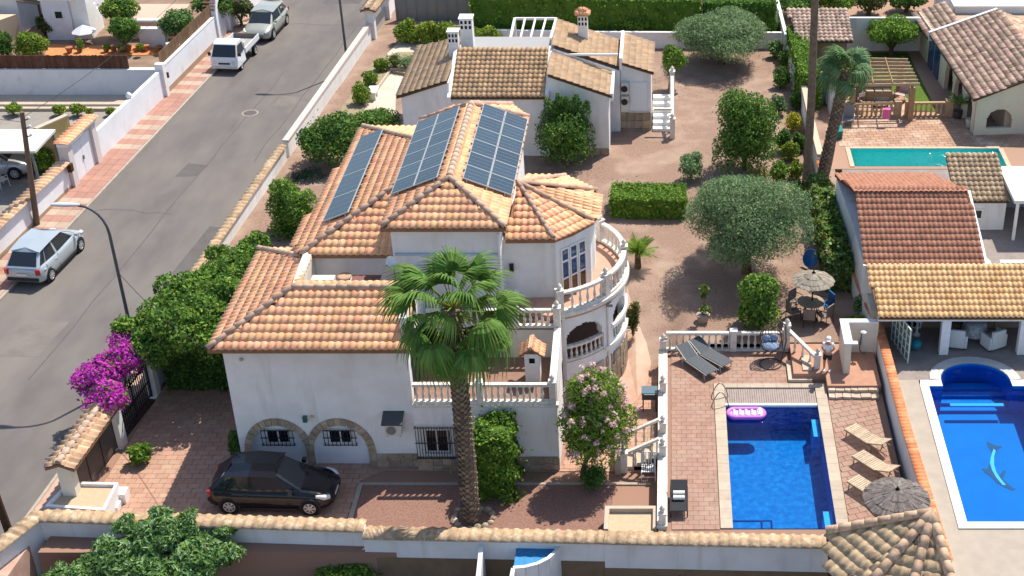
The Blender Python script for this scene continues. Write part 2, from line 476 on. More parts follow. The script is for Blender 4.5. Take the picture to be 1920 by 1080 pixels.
def paving(parent, name, poly, cw, ch, z, th, mat, nmax, gap=.014, holes=(), ang=0.0, bond=.5, jitter=0.0):
    """paving stones laid in courses inside poly; the nmax that show largest are objects, the rest one part"""
    me = slab_mesh(name, mat, cw-gap, ch-gap, th)
    ca, sa = math.cos(ang), math.sin(ang)
    R = [(p[0]*ca+p[1]*sa, -p[0]*sa+p[1]*ca) for p in poly]
    u0, u1 = min(p[0] for p in R), max(p[0] for p in R); v0, v1 = min(p[1] for p in R), max(p[1] for p in R)
    cells = []; edge = []
    j = 0; v = v0
    while v < v1:
        u = u0 - (bond*cw if j % 2 else 0)
        while u < u1:
            c = (u+cw/2, v+ch/2)
            ok = True
            for dx, dy in ((0,0),(-.47,-.47),(.47,-.47),(.47,.47),(-.47,.47)):
                a, b = c[0]+dx*cw, c[1]+dy*ch
                x, y = a*ca-b*sa, a*sa+b*ca
                if not inside(poly, x, y) or any(inside(h, x, y) for h in holes): ok = False; break
            if ok: cells.append((c[0]*ca-c[1]*sa, c[0]*sa+c[1]*ca))
            else: edge.append(c)
            u += cw
        v += ch; j += 1
    cells.sort(key=lambda p: (Vector((p[0],p[1],z))-CAMP).length)
    for p in cells[:nmax]: put(name, me, parent, (p[0], p[1], z+(rnd.random()*jitter)), (0,0,ang))
    rest = cells[nmax:]
    cut = MB(); RH = [[(p[0]*ca+p[1]*sa, -p[0]*sa+p[1]*ca) for p in h] for h in holes]
    for c in edge:                                   # stones cut to the border
        q = list(R); hw_, hh_ = cw/2-gap/2, ch/2-gap/2
        for ax, sg, lim in ((0,1,c[0]+hw_),(0,-1,-(c[0]-hw_)),(1,1,c[1]+hh_),(1,-1,-(c[1]-hh_))):
            o = []
            for i in range(len(q)):
                a_, b_ = q[i], q[(i+1)%len(q)]; da, db = lim-sg*a_[ax], lim-sg*b_[ax]
                if da >= 0: o.append(a_)
                if (da >= 0) != (db >= 0): t_ = da/(da-db); o.append((a_[0]+(b_[0]-a_[0])*t_, a_[1]+(b_[1]-a_[1])*t_))
            q = o
            if len(q) < 3: break
        if len(q) < 3: continue
        mx, my = sum(p[0] for p in q)/len(q), sum(p[1] for p in q)/len(q)
        if any(inside(h, mx, my) or any(inside(h, *p) for p in q) for h in RH): continue
        ar_ = abs(sum(q[i][0]*q[(i+1)%len(q)][1]-q[(i+1)%len(q)][0]*q[i][1] for i in range(len(q))))/2
        if ar_ < .004: continue
        cut.prism([(p[0]*ca-p[1]*sa, p[0]*sa+p[1]*ca) for p in q], z, z+th)
    if cut.v: cut.build("cut_paving", mat, parent, kind='stuff')
    if rest:
        mb = MB(); m3 = Matrix.Rotation(ang, 3, 'Z')
        for p in rest: mb.obox((p[0],p[1],z+th/2), (cw/2-gap/2, ch/2-gap/2, th/2), m3)
        mb.build(name.rsplit('_',1)[0]+"_paving", mat, parent, kind='stuff')

# ---- driveway and courtyard
paving(court, "paving_stone", [(-19.85,36.9),(-10.85,36.9),(-10.75,39.75),(-10.0,40.35),(-.5,40.25),(-.5,39.35),(-.5,39.3),(-.4,47.2),(-3.6,47.2),(-3.7,40.6),(-15.3,41.2),(-15.3,47.6),(-19.3,47.6),(-19.6,41)],
       .42, .27, -.012, .03, DRIVE, 300, holes=[[(-10.7,36),(-.3,36),(-.3,39.55),(-10.7,39.55)]], jitter=.006)
MB().box((-10.6,36.45,-.01),(-1.9,39.5,.012)).build("gravel_bed", M("gravel_reddish",(.30,.175,.135),(.21,.115,.09),scale=14,rough=.95,bump=.8,bscale=26), kind='structure')
mb = MB()
mb.box((-10.78,36.6,-.01),(-10.62,39.6,.05)); mb.box((-10.78,39.5,-.01),(-.6,39.62,.045))
mb.build("bed_edging", KERB, kind='structure')

# ---- pool deck (raised), pool hole kept open
DZ = .70
PX0, PX1, PY0, PY1 = 2.12, 5.52, 36.35, 43.42     # water
deck = MB()
for a, b in (((-.10,36.0),(1.72,47.2)), ((5.92,36.0),(8.0,43.87)), ((1.72,44.75),(8.0,47.2)), ((5.92,43.87),(8.0,44.75)), ((1.72,36.0),(5.92,36.34))):
    deck.box((a[0],a[1],-2.4),(b[0],b[1],DZ-.028))
deck = deck.build("pool_deck", PINKP_J, kind='structure')
paving(deck, "paving_stone", [(.12,36.3),(1.69,36.3),(1.69,44.78),(4.6,44.78),(4.6,47.1),(.12,47.1)], .36, .24, DZ-.028, .03, PINKP, 110, gap=.01, jitter=.003)
paving(deck, "paving_stone", [(5.95,36.0),(7.9,36.0),(7.7,43.8),(5.95,43.8)], .40, .27, DZ-.028, .03, PINKP, 180, gap=.016, ang=.35, jitter=.004)
# raised terrace by the shower with rough stone step
hi = MB(); hi.box((4.75,45.0,DZ-.02),(7.95,47.2,1.0)); hi.box((5.95,44.2,DZ-.02),(7.95,45.0,1.0))
hi.build("upper_terrace", M("upper_terrace_paving",(.44,.25,.17),(.38,.21,.145),scale=3,rough=.9), kind='structure')
steps = thing("stone_steps", "irregular pale stone steps between the shower terrace and the sunbed paving", "steps", (6.8,44.0,DZ))
STEPM = M("rough_pale_stone", (.58,.46,.36), (.46,.36,.28), scale=6, rough=.95, bump=.4, rand=.12)
r2 = random.Random(3)
for row, (y0, z1) in enumerate(((44.02,.92),(43.72,.80))):
    x = 5.98
    while x < 7.8:
        w = r2.uniform(.22,.42); x1 = min(x+w, 7.86)
        d = r2.uniform(-.07,.07)
        MB().prism([(x,y0+d*.6),(x1-.02,y0-d*.4),(x1-.015,y0+.30),(x+.01,y0+.31)], DZ-.02, z1+r2.uniform(-.015,.015)).build("stone", STEPM, steps)
        x = x1

# ---- the pool
MOSAIC = M("pool_mosaic_blue_caustics", (.001,.110,.37), (.002,.145,.44), scale=11, rough=.6, spec=.05, col3=(.012,.21,.52), scale3=4, thr3=(.42,.72))  # blue mosaic; its lighter patches imitate wavering light on the floor
pool = thing("swimming_pool", "rectangular blue mosaic swimming pool with pale stone coping and a pink float on it", "pool", ((PX0+PX1)/2,(PY0+PY1)/2,DZ))
pb = MB(); d0 = DZ-1.2
pb.add([(PX0,PY0,d0),(PX1,PY0,d0),(PX1,PY1,d0),(PX0,PY1,d0),(PX0,PY0,DZ),(PX1,PY0,DZ),(PX1,PY1,DZ),(PX0,PY1,DZ)],
       [(0,1,2,3),(0,4,5,1),(1,5,6,2),(2,6,7,3),(3,7,4,0)])
pb.build("basin", MOSAIC, pool)
MB().box((PX0+.02,PY0+.02,d0+.01),(PX0+1.35,PY0+.95,DZ-.45)).build("pool_step", MOSAIC, pool)
MB().box((PX0+.02,PY0+.02,d0+.015),(PX0+1.0,PY0+.68,DZ-.24)).build("pool_step", MOSAIC, pool)
EDGE = M("pool_mosaic_navy",(.001,.025,.16),rough=.6,spec=.05)
for x1, y1, z1 in ((PX0+1.35,PY0+.95,DZ-.45),(PX0+1.0,PY0+.68,DZ-.24)):
    MB().box((PX0+.03,y1-.06,z1+.001),(x1,y1+.003,z1+.012)).build("step_edge", EDGE, pool); MB().box((x1-.06,PY0+.03,z1+.001),(x1+.003,y1-.061,z1+.012)).build("step_edge", EDGE, pool)
MB().box((PX1-.32,PY0+.3,d0+.01),(PX1-.02,PY0+1.3,DZ-.35)).build("bench", M("pool_mosaic_light",(.03,.33,.72),(.06,.42,.80),scale=10,rough=.5), pool)
MB().box((PX1-.26,PY1-1.6,d0+.01),(PX1-.02,PY1-.55,DZ-.30)).build("bench", _MATS["pool_mosaic_light"], pool)
MB().grid(lambda u,v: (PX0+.003+(PX1-PX0-.006)*u, PY0+.003+(PY1-PY0-.006)*v, DZ-.09), 4, 8).build("water", water_mat("pool_water", (.60,.90,.98), 3.2, .22), pool)
COPE = M("pool_coping_stone", (.46,.385,.30), (.40,.33,.255), scale=3, rough=.8, rand=.07, bump=.1, bscale=30)
def coping_run(parent, p, q, w, step, z, th, name="coping_stone", mat=COPE):
    p, q = Vector((*p, 0)), Vector((*q, 0)); L = (q-p).length; n = max(1, round(L/step)); d = (q-p)/n
    a = math.atan2(d.y, d.x)
    me = slab_mesh(name, mat, d.length-.008, w, th)
    for i in range(n):
        c = p + d*(i+.5); put(name, me, parent, (c.x, c.y, z), (0,0,a))
cw = .40
coping_run(pool, (PX0-cw/2,PY0-.0), (PX0-cw/2,PY1+1.34), cw, .5, DZ-.03, .055)
coping_run(pool, (PX1+cw/2,PY0-.0), (PX1+cw/2,PY1+1.34), cw, .5, DZ-.03, .055)
coping_run(pool, (PX0,PY1+1.20), (PX1,PY1+1.20), .27, .5, DZ-.03, .055)
# slatted roller cover box at the far end
cov = thing("pool_cover_box", "grey slatted cover box across the far end of the rectangular pool", "pool cover", ((PX0+PX1)/2,PY1+.5,DZ))
MB().box((PX0+.004,PY1+.004,DZ-.3),(PX1-.004,PY1+1.06,DZ-.06)).build("box", M("cover_box_base",(.16,.13,.12),rough=.8), cov)
n = 40; w = (PX1-PX0-.02)/n
sm_ = slab_mesh("slat", M("cover_slat",(.33,.27,.235),(.28,.225,.20),scale=5,rough=.7,rand=.05), w-.012, .98, .03)
for i in range(n): put("slat", sm_, cov, (PX0+.01+w*(i+.5), PY1+.57, DZ-.06))
MB().box((PX0+.004,PY1-.05,DZ-.12),(PX1-.004,PY1+.08,DZ-.005)).build("edge_beam", WHITE, cov)
# curved handrails
hr = thing("pool_handrail", "pair of curved tubular handrails at the left edge of the pool", "handrail", (1.85,43.4,DZ))
for yy in (43.95,43.35):
    pts = []
    for i in range(15):
        u = i/14
        pts.append(V(1.62+ .75*u, yy, DZ + .02 + .62*math.sin(math.pi*min(1,u*1.15))*(1-.25*u) - (.45*max(0,u-.75)/.25)))
    MB().tube(pts, .022, 7).build("rail", M("handrail_steel",(.32,.28,.25),rough=.35,metal=.6), hr)
# pool float
fl = thing("pool_float", "pink and lilac inflatable lounger floating at the far end of the pool", "pool float", (2.88,42.85,DZ-.06))
pk = M("float_pink",(.55,.16,.56),rough=.35); lil = M("float_lilac",(.62,.52,.74),(.55,.46,.70),scale=6,rough=.4)
fc = V(2.86,42.86,DZ-.04)
def stad(a, b, k=28):
    o = []
    for i in range(k):
        t_ = 2*math.pi*i/k; cx_ = (a-b) if math.cos(t_) > 0 else -(a-b)
        o.append((cx_ + b*math.cos(t_), b*math.sin(t_)))
    return o
ring = [fc+V(x,y,.03) for x,y in stad(.66,.27)]
MB().tube(ring+[ring[0],ring[1]], .085, 8, caps=False).build("rim", pk, fl)
mb = MB().prism([(fc.x+x,fc.y+y) for x,y in stad(.62,.24)], fc.z-.02, fc.z+.035); mb.build("bed", lil, fl)
for k in range(5):
    x = fc.x-.44+.22*k
    MB().tube([V(x,fc.y-.18,fc.z+.045),V(x,fc.y+.18,fc.z+.045)], .06, 7).build("air_chamber", lil, fl)
MB().tube([fc+V(.50,-.2,.06),fc+V(.54,0,.10),fc+V(.50,.2,.06)], .085, 8).build("headrest", M("float_white",(.75,.72,.78),rough=.4), fl)

# ---- right neighbour's terrace and pools
NZ = 1.0
NP0, NP1, NQ0, NQ1 = 9.72, 13.35, 36.30, 44.13      # big pool water
ncx, nrad = (NP0+NP1)/2, 1.30
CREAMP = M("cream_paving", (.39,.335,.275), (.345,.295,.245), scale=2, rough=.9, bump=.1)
nb = MB()
nb.box((8.45,30,-2.5),(9.40,44.6,NZ-.02)); nb.box((13.65,30,-2.5),(40,44.6,NZ-.02)); nb.box((9.40,30,-2.5),(13.65,35.95,NZ-.02))
nb.build("neighbour_terrace", CREAMP, kind='structure')
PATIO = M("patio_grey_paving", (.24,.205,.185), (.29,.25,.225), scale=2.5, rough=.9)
ph = [(8.45,44.6),(9.40,44.6),(9.9,44.6)] + [(ncx-(nrad+.42)*math.cos(a), 44.3+(nrad+.42)*math.sin(a)) for a in [math.pi*i/16 for i in range(1,16)]] + [(13.2,44.6),(40,44.6),(40,62.9),(8.45,62.9)]
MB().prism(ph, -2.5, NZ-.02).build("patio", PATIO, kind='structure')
TERR2 = M("upper_terrace_salmon", (.42,.27,.185), (.36,.22,.15), scale=2.5, rough=.9, rand=.1, col3=(.60,.46,.36), scale3=.7)
T2 = MB()
T2.box((7.3,62.9,-2.5),(40,63.19,NZ)); T2.box((7.3,63.192,-2.5),(9.09,65.208,NZ)); T2.box((16.51,63.192,-2.5),(40,65.208,NZ)); T2.box((7.3,65.21,-2.5),(40,95,NZ))
t2 = T2.build("poolside_terrace", M("terrace_joint_brown",(.36,.23,.165),rough=.95), kind='structure')
paving(t2, "paving_stone", [(8.6,65.5),(20,65.5),(20,69.0),(8.6,69.0)], .44, .30, NZ, .02, TERR2, 260, gap=.02, ang=.1)
NLINER = M("pool_liner_bright", (.0005,.150,.49), (.0005,.17,.53), scale=1.2, rough=.6, spec=.05)
npool = thing("neighbour_pool", "large bright blue pool with a rounded end and a dolphin on its floor", "pool", (ncx,40,NZ))
hp = [(NP0,NQ0),(NP1,NQ0),(NP1,NQ1),(ncx+nrad,NQ1)] + [(ncx+nrad*math.cos(a), NQ1+.35+nrad*.93*math.sin(a)) for a in [math.pi*i/14 for i in range(15)]] + [(ncx-nrad,NQ1),(NP0,NQ1)]
nbz = NZ-1.25
vs = [(x,y,nbz) for x,y in hp]+[(x,y,NZ) for x,y in hp]; N_ = len(hp)
MB().add(vs, [tuple(range(N_))]+[(i,N_+i,N_+(i+1)%N_,(i+1)%N_) for i in range(N_)]).build("basin", NLINER, npool)
MB().add([(x,y,NZ-.10) for x,y in hp], [tuple(range(N_))]).build("water", water_mat("neighbour_water",(.58,.92,.98),2.0,.12), npool)
for k in range(4):
    y0 = NQ1+.05+.3*k
    MB().box((ncx-nrad+.02,y0,nbz+.01),(ncx+nrad-.02,y0+.30 if k<3 else y0+.36,NZ-1.12+.13*k)).build("pool_step", NLINER, npool)
MB().box((ncx-1.0,NQ1-.30,NZ-.72),(ncx+1.0,NQ1-.13,NZ-.66)).build("pool_ledge", M("pool_liner_pale",(.02,.36,.88),rough=.5), npool)
NCOP = M("pool_coping_white", (.78,.73,.66), (.72,.67,.60), scale=3, rough=.75, rand=.03)
def offset_strip(pts, w, z0, z1, parent, name, mat):
    """kerb pieces along a polyline, to its right"""
    for i in range(len(pts)-1):
        p, q = Vector((*pts[i],0)), Vector((*pts[i+1],0)); d = (q-p).normalized(); nrm = V(d.y,-d.x,0)
        pr = d if i == 0 else (p-Vector((*pts[i-1],0))).normalized(); nx = d if i == len(pts)-2 else (Vector((*pts[i+2],0))-q).normalized()
        n0 = (V(pr.y,-pr.x,0)+nrm).normalized(); n1 = (V(nx.y,-nx.x,0)+nrm).normalized()
        n0 /= max(.5,n0.dot(nrm)); n1 /= max(.5,n1.dot(nrm))
        poly = [p[:2], q[:2], (q+n1*w)[:2], (p+n0*w)[:2]]
        MB().prism(poly, z0, z1).build(name, mat, parent)
cr = .32
rr_ = .55
corner = [(NP0-0+rr_*(1-math.cos(a))-0, NQ0+rr_*(1-math.sin(a))) for a in [math.pi/2*i/6 for i in range(7)]]
offset_strip([(NP0,NQ1+.02),(NP0,41.5),(NP0,39.2),(NP0,36.95)] + [(NP0+.0,NQ0),(11.5,NQ0),(13.4,NQ0)], cr, NZ-.06, NZ+.03, npool, "coping_stone", NCOP)
offset_strip([(13.4,NQ0),(NP1,39),(NP1,NQ1)], cr, NZ-.06, NZ+.03, npool, "coping_stone", NCOP)
MB().prism([(NP0-cr,NQ1+.02),(NP0,NQ1+.02),(ncx-nrad,NQ1+.02),(ncx-nrad,NQ1+.42),(NP0-cr+.05,NQ1+.40)], NZ-.06, NZ+.028).build("coping_stone", NCOP, npool)
MB().prism([(NP1+cr,NQ1+.02),(ncx+nrad,NQ1+.02),(ncx+nrad,NQ1+.42),(NP1+cr,NQ1+.42)], NZ-.06, NZ+.028).build("coping_stone", NCOP, npool)
arcp = [(ncx-nrad*math.cos(a), NQ1+.42+nrad*.9*math.sin(a)) for a in [math.pi*i/12 for i in range(13)]]
offset_strip(arcp[::-1], .42, NZ-.06, NZ+.032, npool, "coping_stone", M("pool_coping_white_shaded",(.50,.50,.48),(.44,.44,.43),scale=3,rough=.8))  # white coping coloured grey here to imitate shade round the far end
# dolphin shape laid in the floor
DOLD, DOLL = M("dolphin_dark",(.008,.045,.16),rough=.5), M("dolphin_light",(.14,.48,.80),rough=.5)
dz = nbz+.012
def nfl(px, py): return at(px, py, nbz)          # straight line of sight: the water here does not bend light
dol = [nfl(*p) for p in [(1868,836),(1880,838),(1872,842),(1868,850),(1864,862),(1866,880),(1873,893),(1882,882),(1886,884),(1880,898),(1890,908),(1904,918),(1898,920),(1880,912),(1868,905),(1860,896),(1846,886),(1840,879),(1851,880),(1857,868),(1858,858),(1860,848),(1852,836),(1850,828),(1858,832)]]
mb = MB(); mb.add([(p.x,p.y,dz) for p in dol], [tuple(range(len(dol)))]); mb.build("dolphin_shape", DOLD, npool)
bel = [nfl(*p) for p in [(1863,842),(1858,856),(1856,868),(1860,882),(1868,896),(1880,910),(1886,910),(1876,898),(1868,886),(1864,872),(1864,856),(1867,846)]]
MB().add([(p.x,p.y,dz+.006) for p in bel], [tuple(range(len(bel)))]).build("dolphin_belly", DOLL, npool)

# turquoise pool of the far neighbour
tp = thing("turquoise_pool", "long turquoise pool with sun glints behind the red tiled roof", "pool", (12.8,64.2,NZ))
TQ = M("pool_liner_turquoise",(.04,.58,.60),(.05,.66,.66),scale=2,rough=.6,spec=.05)
MB().add([(9.1,63.2,-.3),(16.5,63.2,-.3),(16.5,65.2,-.3),(9.1,65.2,-.3),(9.1,63.2,NZ),(16.5,63.2,NZ),(16.5,65.2,NZ),(9.1,65.2,NZ)],
         [(0,1,2,3),(0,4,5,1),(1,5,6,2),(2,6,7,3),(3,7,4,0)]).build("basin", TQ, tp)
def ripple(u, v):
    x, y = 9.103+7.394*u, 63.203+1.994*v; k = .35+1.0*max(0,min(1,(u-.25)*2.2))
    w = math.sin(x*17+3*math.sin(y*5))*math.sin(y*15+2*math.sin(x*7))+.7*math.sin(x*29+y*21)+.6*math.sin(x*11-y*33+1)
    e = max(0.0, min(1.0, min(u,1-u,v,1-v)*18))
    return (x, y, NZ-.07+.012*k*w*e)
MB().grid(ripple, 220, 64).build("water", water_mat("turquoise_water",(.74,.96,.94),5.0,.3,.05,.10), tp)
for p, q in (((9.1,65.32),(16.6,65.32)),((8.98,63.1),(8.98,65.4)),((16.62,63.1),(16.62,65.2))):
    coping_run(tp, p, q, .22, .6, NZ+.002, .04, mat=M("coping_salmon",(.60,.44,.33),(.54,.38,.28),scale=3,rough=.8))
# ================================================================ ROOFS, BALUSTRADES, WALLS: builders
def tile_template(w, l, h, lip=.03):
    """S-shaped clay tile: x across, y up the slope, z off the roof"""
    pr = [(-.5,.0),(-.34,.20*h),(-.17,.74*h),(0,h),(.17,.74*h),(.34,.20*h),(.5,.0)]
    n = len(pr)
    vs = [(x*w, -.01, z+lip+.006) for x,z in pr] + [(x*w*.97, l*1.03, z*.92) for x,z in pr] + [(x*w, -.01, z+.004-.02) for x,z in pr]
    fs = [(i,i+1,n+i+1,n+i) for i in range(n-1)] + [(2*n+i,2*n+i+1,i+1,i) for i in range(n-1)]
    return vs, fs
def newell(P):
    n = Vector((0,0,0))
    for i in range(len(P)):
        a, b = P[i], P[(i+1)%len(P)]
        n += Vector(((a.y-b.y)*(a.z+b.z), (a.z-b.z)*(a.x+b.x), (a.x-b.x)*(a.y+b.y)))
    n.normalize()
    return n if n.z > 0 else -n
class Roof:
    """collects tile places of several roof faces; lays the ones that show largest as objects"""
    def __init__(self, w=.25, l=.36, h=.075): self.w, self.l, self.h, self.T, self.slabs = w, l, h, [], []
    def face(self, poly, skip=None, slab=True, margin=0.0):
        P = [Vector(p) for p in poly]; n = newell(P)
        e = Vector((0,0,1)).cross(n); e.normalize(); u = n.cross(e)
        o = min(P, key=lambda p: p.z)
        Q = [((p-o).dot(e), (p-o).dot(u)) for p in P]
        a0, a1 = min(q[0] for q in Q), max(q[0] for q in Q); b0, b1 = min(q[1] for q in Q), max(q[1] for q in Q)
        m = Matrix((e,u,n)).transposed().to_4x4()
        na = max(1, round((a1-a0)/self.w)); wa = (a1-a0)/na
        j = 0; b = b0
        while b < b1-.05:
            for i in range(na):
                a = a0+(i+.5)*wa
                if inside(Q, a, min(b+self.l*.5, b1-.01)):
                    p = o+e*a+u*b+n*.012
                    if skip and skip(p): continue
                    mm = m.copy(); mm.translation = p; self.T.append((mm, n))
            b += self.l
        if slab: self.slabs.append(P)
        return n
    def build(self, parent, name, mat, bed, nmax=300, thick=.14):
        mb = MB()
        for P in self.slabs: mb.slab([p-Vector((0,0,.004)) for p in P], thick)
        roof = mb.build(name, bed, parent)
        vs, fs = tile_template(self.w, self.l, self.h)
        if nmax:
            me = MB().add(vs, fs, True).mesh("tile", mat)
            self.T.sort(key=lambda t: -max(.05,((CAMP-t[0].translation).normalized()).dot(t[1]))/(CAMP-t[0].translation).length)
        base = wpos(roof)
        for m, n in self.T[:nmax]:
            o = bpy.data.objects.new("tile", me); COL.objects.link(o); o.parent = roof
            loc = m.translation - base; q = m.to_euler(); o.location = loc
            q.x += rnd.uniform(-.012,.012); q.z += rnd.uniform(-.02,.02); o.rotation_euler = q
        rest = self.T[nmax:]
        if rest:
            tv = np.array([(*v,1) for v in vs]); k = len(vs)
            Ms = np.array([np.array(m) for m,_ in rest])
            Ms[:,:3,3] -= np.array(base)
            Ms[:,2,3] += np.random.default_rng(5).uniform(-.004,.006,len(Ms))
            W = np.einsum('nij,kj->nki', Ms, tv)[:,:,:3].reshape(-1,3)
            F = np.array(fs); L = (F[None]+ (np.arange(len(rest))*k)[:,None,None]).reshape(-1)
            me2 = fast_mesh("tile_rows", W, np.full(len(rest)*len(fs),4), L, [mat], None, True)
            o = bpy.data.objects.new("tile_rows", me2); COL.objects.link(o); o.parent = roof; o['kind'] = 'stuff'
        return roof
_rc = {}
def ridge(parent, p, q, mat=RIDGE, r=.115, step=.38, lift=.06):
    """half-round cap tiles along a ridge or hip"""
    p, q = Vector(p), Vector(q); L = (q-p).length; n = max(1, round(L/step)); d = (q-p)/n
    key = (round(d.length,3), mat.name, r)
    if key not in _rc:
        mb = MB(); k = 7; l = d.length
        ring = lambda rr, y: [(-rr*math.cos(math.pi*i/(k-1)), y, rr*math.sin(math.pi*i/(k-1))) for i in range(k)]
        a, b, c = ring(r,0), ring(r*.86,l*1.06), ring(r-.02,0)
        mb.add(a+b+c, [(i,i+1,k+i+1,k+i) for i in range(k-1)]+[(2*k+i,2*k+i+1,i+1,i) for i in range(k-1)], True)
        _rc[key] = mb.mesh("ridge_tile", mat)
    y = d.normalized(); x = y.cross(Vector((0,0,1))).normalized(); z = x.cross(y)
    eu = Matrix((x,y,z)).transposed().to_euler()
    for i in range(n):
        c = p+d*i+Vector((0,0,lift)); put("ridge_tile", _rc[key], parent, c, eu)

_bal = {}
def baluster_mesh(h, r, mat):
    k = (round(h,2), round(r,3), mat.name)
    if k not in _bal:
        pr = [(r*.9,0),(r*.9,.07*h),(r*.5,.12*h),(r*1.0,.34*h),(r*.85,.46*h),(r*.42,.72*h),(r*.6,.84*h),(r*.9,.92*h),(r*.9,h)]
        _bal[k] = MB().lathe((0,0,0), pr, 8, True, False).mesh("baluster", mat)
    return _bal[k]
_post = {}
def post_mesh(h, w, mat, finial=True):
    k = (round(h,2), round(w,2), mat.name, finial)
    if k not in _post:
        mb = MB(); mb.box((-w/2,-w/2,0),(w/2,w/2,h)); mb.box((-w/2-.03,-w/2-.03,h),(w/2+.03,w/2+.03,h+.05))
        if finial: mb.lathe((0,0,h+.05), [(w*.3,0),(w*.22,.03),(w*.42,.10),(w*.36,.17),(w*.12,.24),(.0,.28)], 8)
        _post[k] = mb.mesh("post", mat)
    return _post[k]
def balustrade(parent, pts, h=.82, step=.235, posts=(), r=.062, mat=STONEW, rail=.16, finial=True, post_w=.20, part="balustrade", ph=None):
    """pts: polyline at floor height. Rails are one mesh; balusters and posts its children (or the thing's)"""
    P = [Vector(p) for p in pts]
    mb, ml = MB(), MB()
    for a, b in zip(P[:-1], P[1:]):
        d = (b-a).normalized()*.01
        ml.bar(a-d+V(0,0,.05), b+d+V(0,0,.05), rail*1.05, .10)
        mb.bar(a-d+V(0,0,h-.05), b+d+V(0,0,h-.05), rail, .10)
    o = mb.build(part, mat, parent)
    ml.build("bottom_rail", mat, o)
    me = baluster_mesh(h-.2, r, mat)
    for a, b in zip(P[:-1], P[1:]):
        L = (b-a).length; n = max(1, int(round(L/step)))
        for i in range(n):
            c = a+(b-a)*((i+.5)/n)
            if any((Vector(q)-c).length < post_w*.7 for q in posts): continue
            put("baluster", me, o, c+V(0,0,.10))
    pm = post_mesh((ph or h)+.06, post_w, mat, finial)
    for q in posts:
        d = min(range(len(P)-1), key=lambda i: (P[i]-Vector(q)).length+(P[i+1]-Vector(q)).length)
        dv = P[d+1]-P[d]
        put("post", pm, o, Vector(q), (0,0,math.atan2(dv.y,dv.x)))
    return o
def wall_holes(fn, ulen, zlen, th, hole, du, dz, mb):
    """wall sheet with real openings. fn(u,z,depth)->point; hole(u,z)->True where open"""
    nu, nz = max(1,round(ulen/du)), max(1,round(zlen/dz)); du, dz = ulen/nu, zlen/nz
    H = [[hole((i+.5)*du, (j+.5)*dz) for j in range(nz)] for i in range(nu)]
    idx = {}; vs = []; fs = []
    def vid(i, j, k):
        if (i,j,k) not in idx:
            idx[(i,j,k)] = len(vs); vs.append(fn(i*du, j*dz, k*th))
        return idx[(i,j,k)]
    def solid(i, j): return 0 <= i < nu and 0 <= j < nz and not H[i][j]
    # merge runs in z to keep it light
    for i in range(nu):
        for j in range(nz):
            if not solid(i,j): continue
            fs.append((vid(i,j,0),vid(i+1,j,0),vid(i+1,j+1,0),vid(i,j+1,0)))
            fs.append((vid(i,j,1),vid(i,j+1,1),vid(i+1,j+1,1),vid(i+1,j,1)))
            if not solid(i-1,j): fs.append((vid(i,j,0),vid(i,j+1,0),vid(i,j+1,1),vid(i,j,1)))
            if not solid(i+1,j): fs.append((vid(i+1,j,0),vid(i+1,j,1),vid(i+1,j+1,1),vid(i+1,j+1,0)))
            if not solid(i,j-1): fs.append((vid(i,j,0),vid(i,j,1),vid(i+1,j,1),vid(i+1,j,0)))
            if not solid(i,j+1): fs.append((vid(i,j+1,0),vid(i+1,j+1,0),vid(i+1,j+1,1),vid(i,j+1,1)))
    mb.add(vs, fs); return mb
def window_unit(parent, p0, ux, w, h, glass, frame=WHITE, d=.06, panes=2, out=(0,-1,0), nm="window"):
    """casement standing at p0 (lower left corner, on the wall face), width along ux"""
    ux = Vector(ux).normalized(); out = Vector(out); b = .06
    m3 = Matrix((ux, out, Vector((0,0,1)))).transposed()
    mb = MB(); p0 = Vector(p0)
    c = lambda u, z, o=0: p0+ux*u+Vector((0,0,z))+out*o
    for u0,u1,z0,z1 in ((0,w,0,b),(0,w,h-b,h),(0,b,b,h-b),(w-b,w,b,h-b)):
        mb.obox(c((u0+u1)/2,(z0+z1)/2,d/2-.005), ((u1-u0)/2, d/2, (z1-z0)/2), m3)
    pw = (w-b)/panes
    for i in range(1, panes): mb.obox(c(b/2+pw*i,h/2,d/2-.006), (b/2*1.2, d/2, h/2-b), m3)
    win = mb.build(nm, frame, parent)
    for i in range(panes):
        MB().obox(c(b/2+pw*(i+.5),h/2,.012), (pw/2-b/2, .006, h/2-b), m3).build("pane", glass, win)
    return win
def grille(parent, p0, ux, w, h, n, out=(0,-1,0), off=.12, depth=.12, nm="window_grille"):
    ux = Vector(ux).normalized(); out = Vector(out); p0 = Vector(p0)+out*off; mb = MB()
    for i in range(n+1):
        mb.bar(p0+ux*(w*i/n), p0+ux*(w*i/n)+V(0,0,h), .022)
    for z in (.04,h*.5,h-.04):
        mb.bar(p0+V(0,0,z)-ux*.05, p0+ux*(w+.05)+V(0,0,z), .026)
    for u in (0,w):
        for z in (.04,h-.04): mb.bar(p0+ux*u+V(0,0,z), p0+ux*u+V(0,0,z)-out*off, .022)
    return mb.build(nm, IRON, parent)

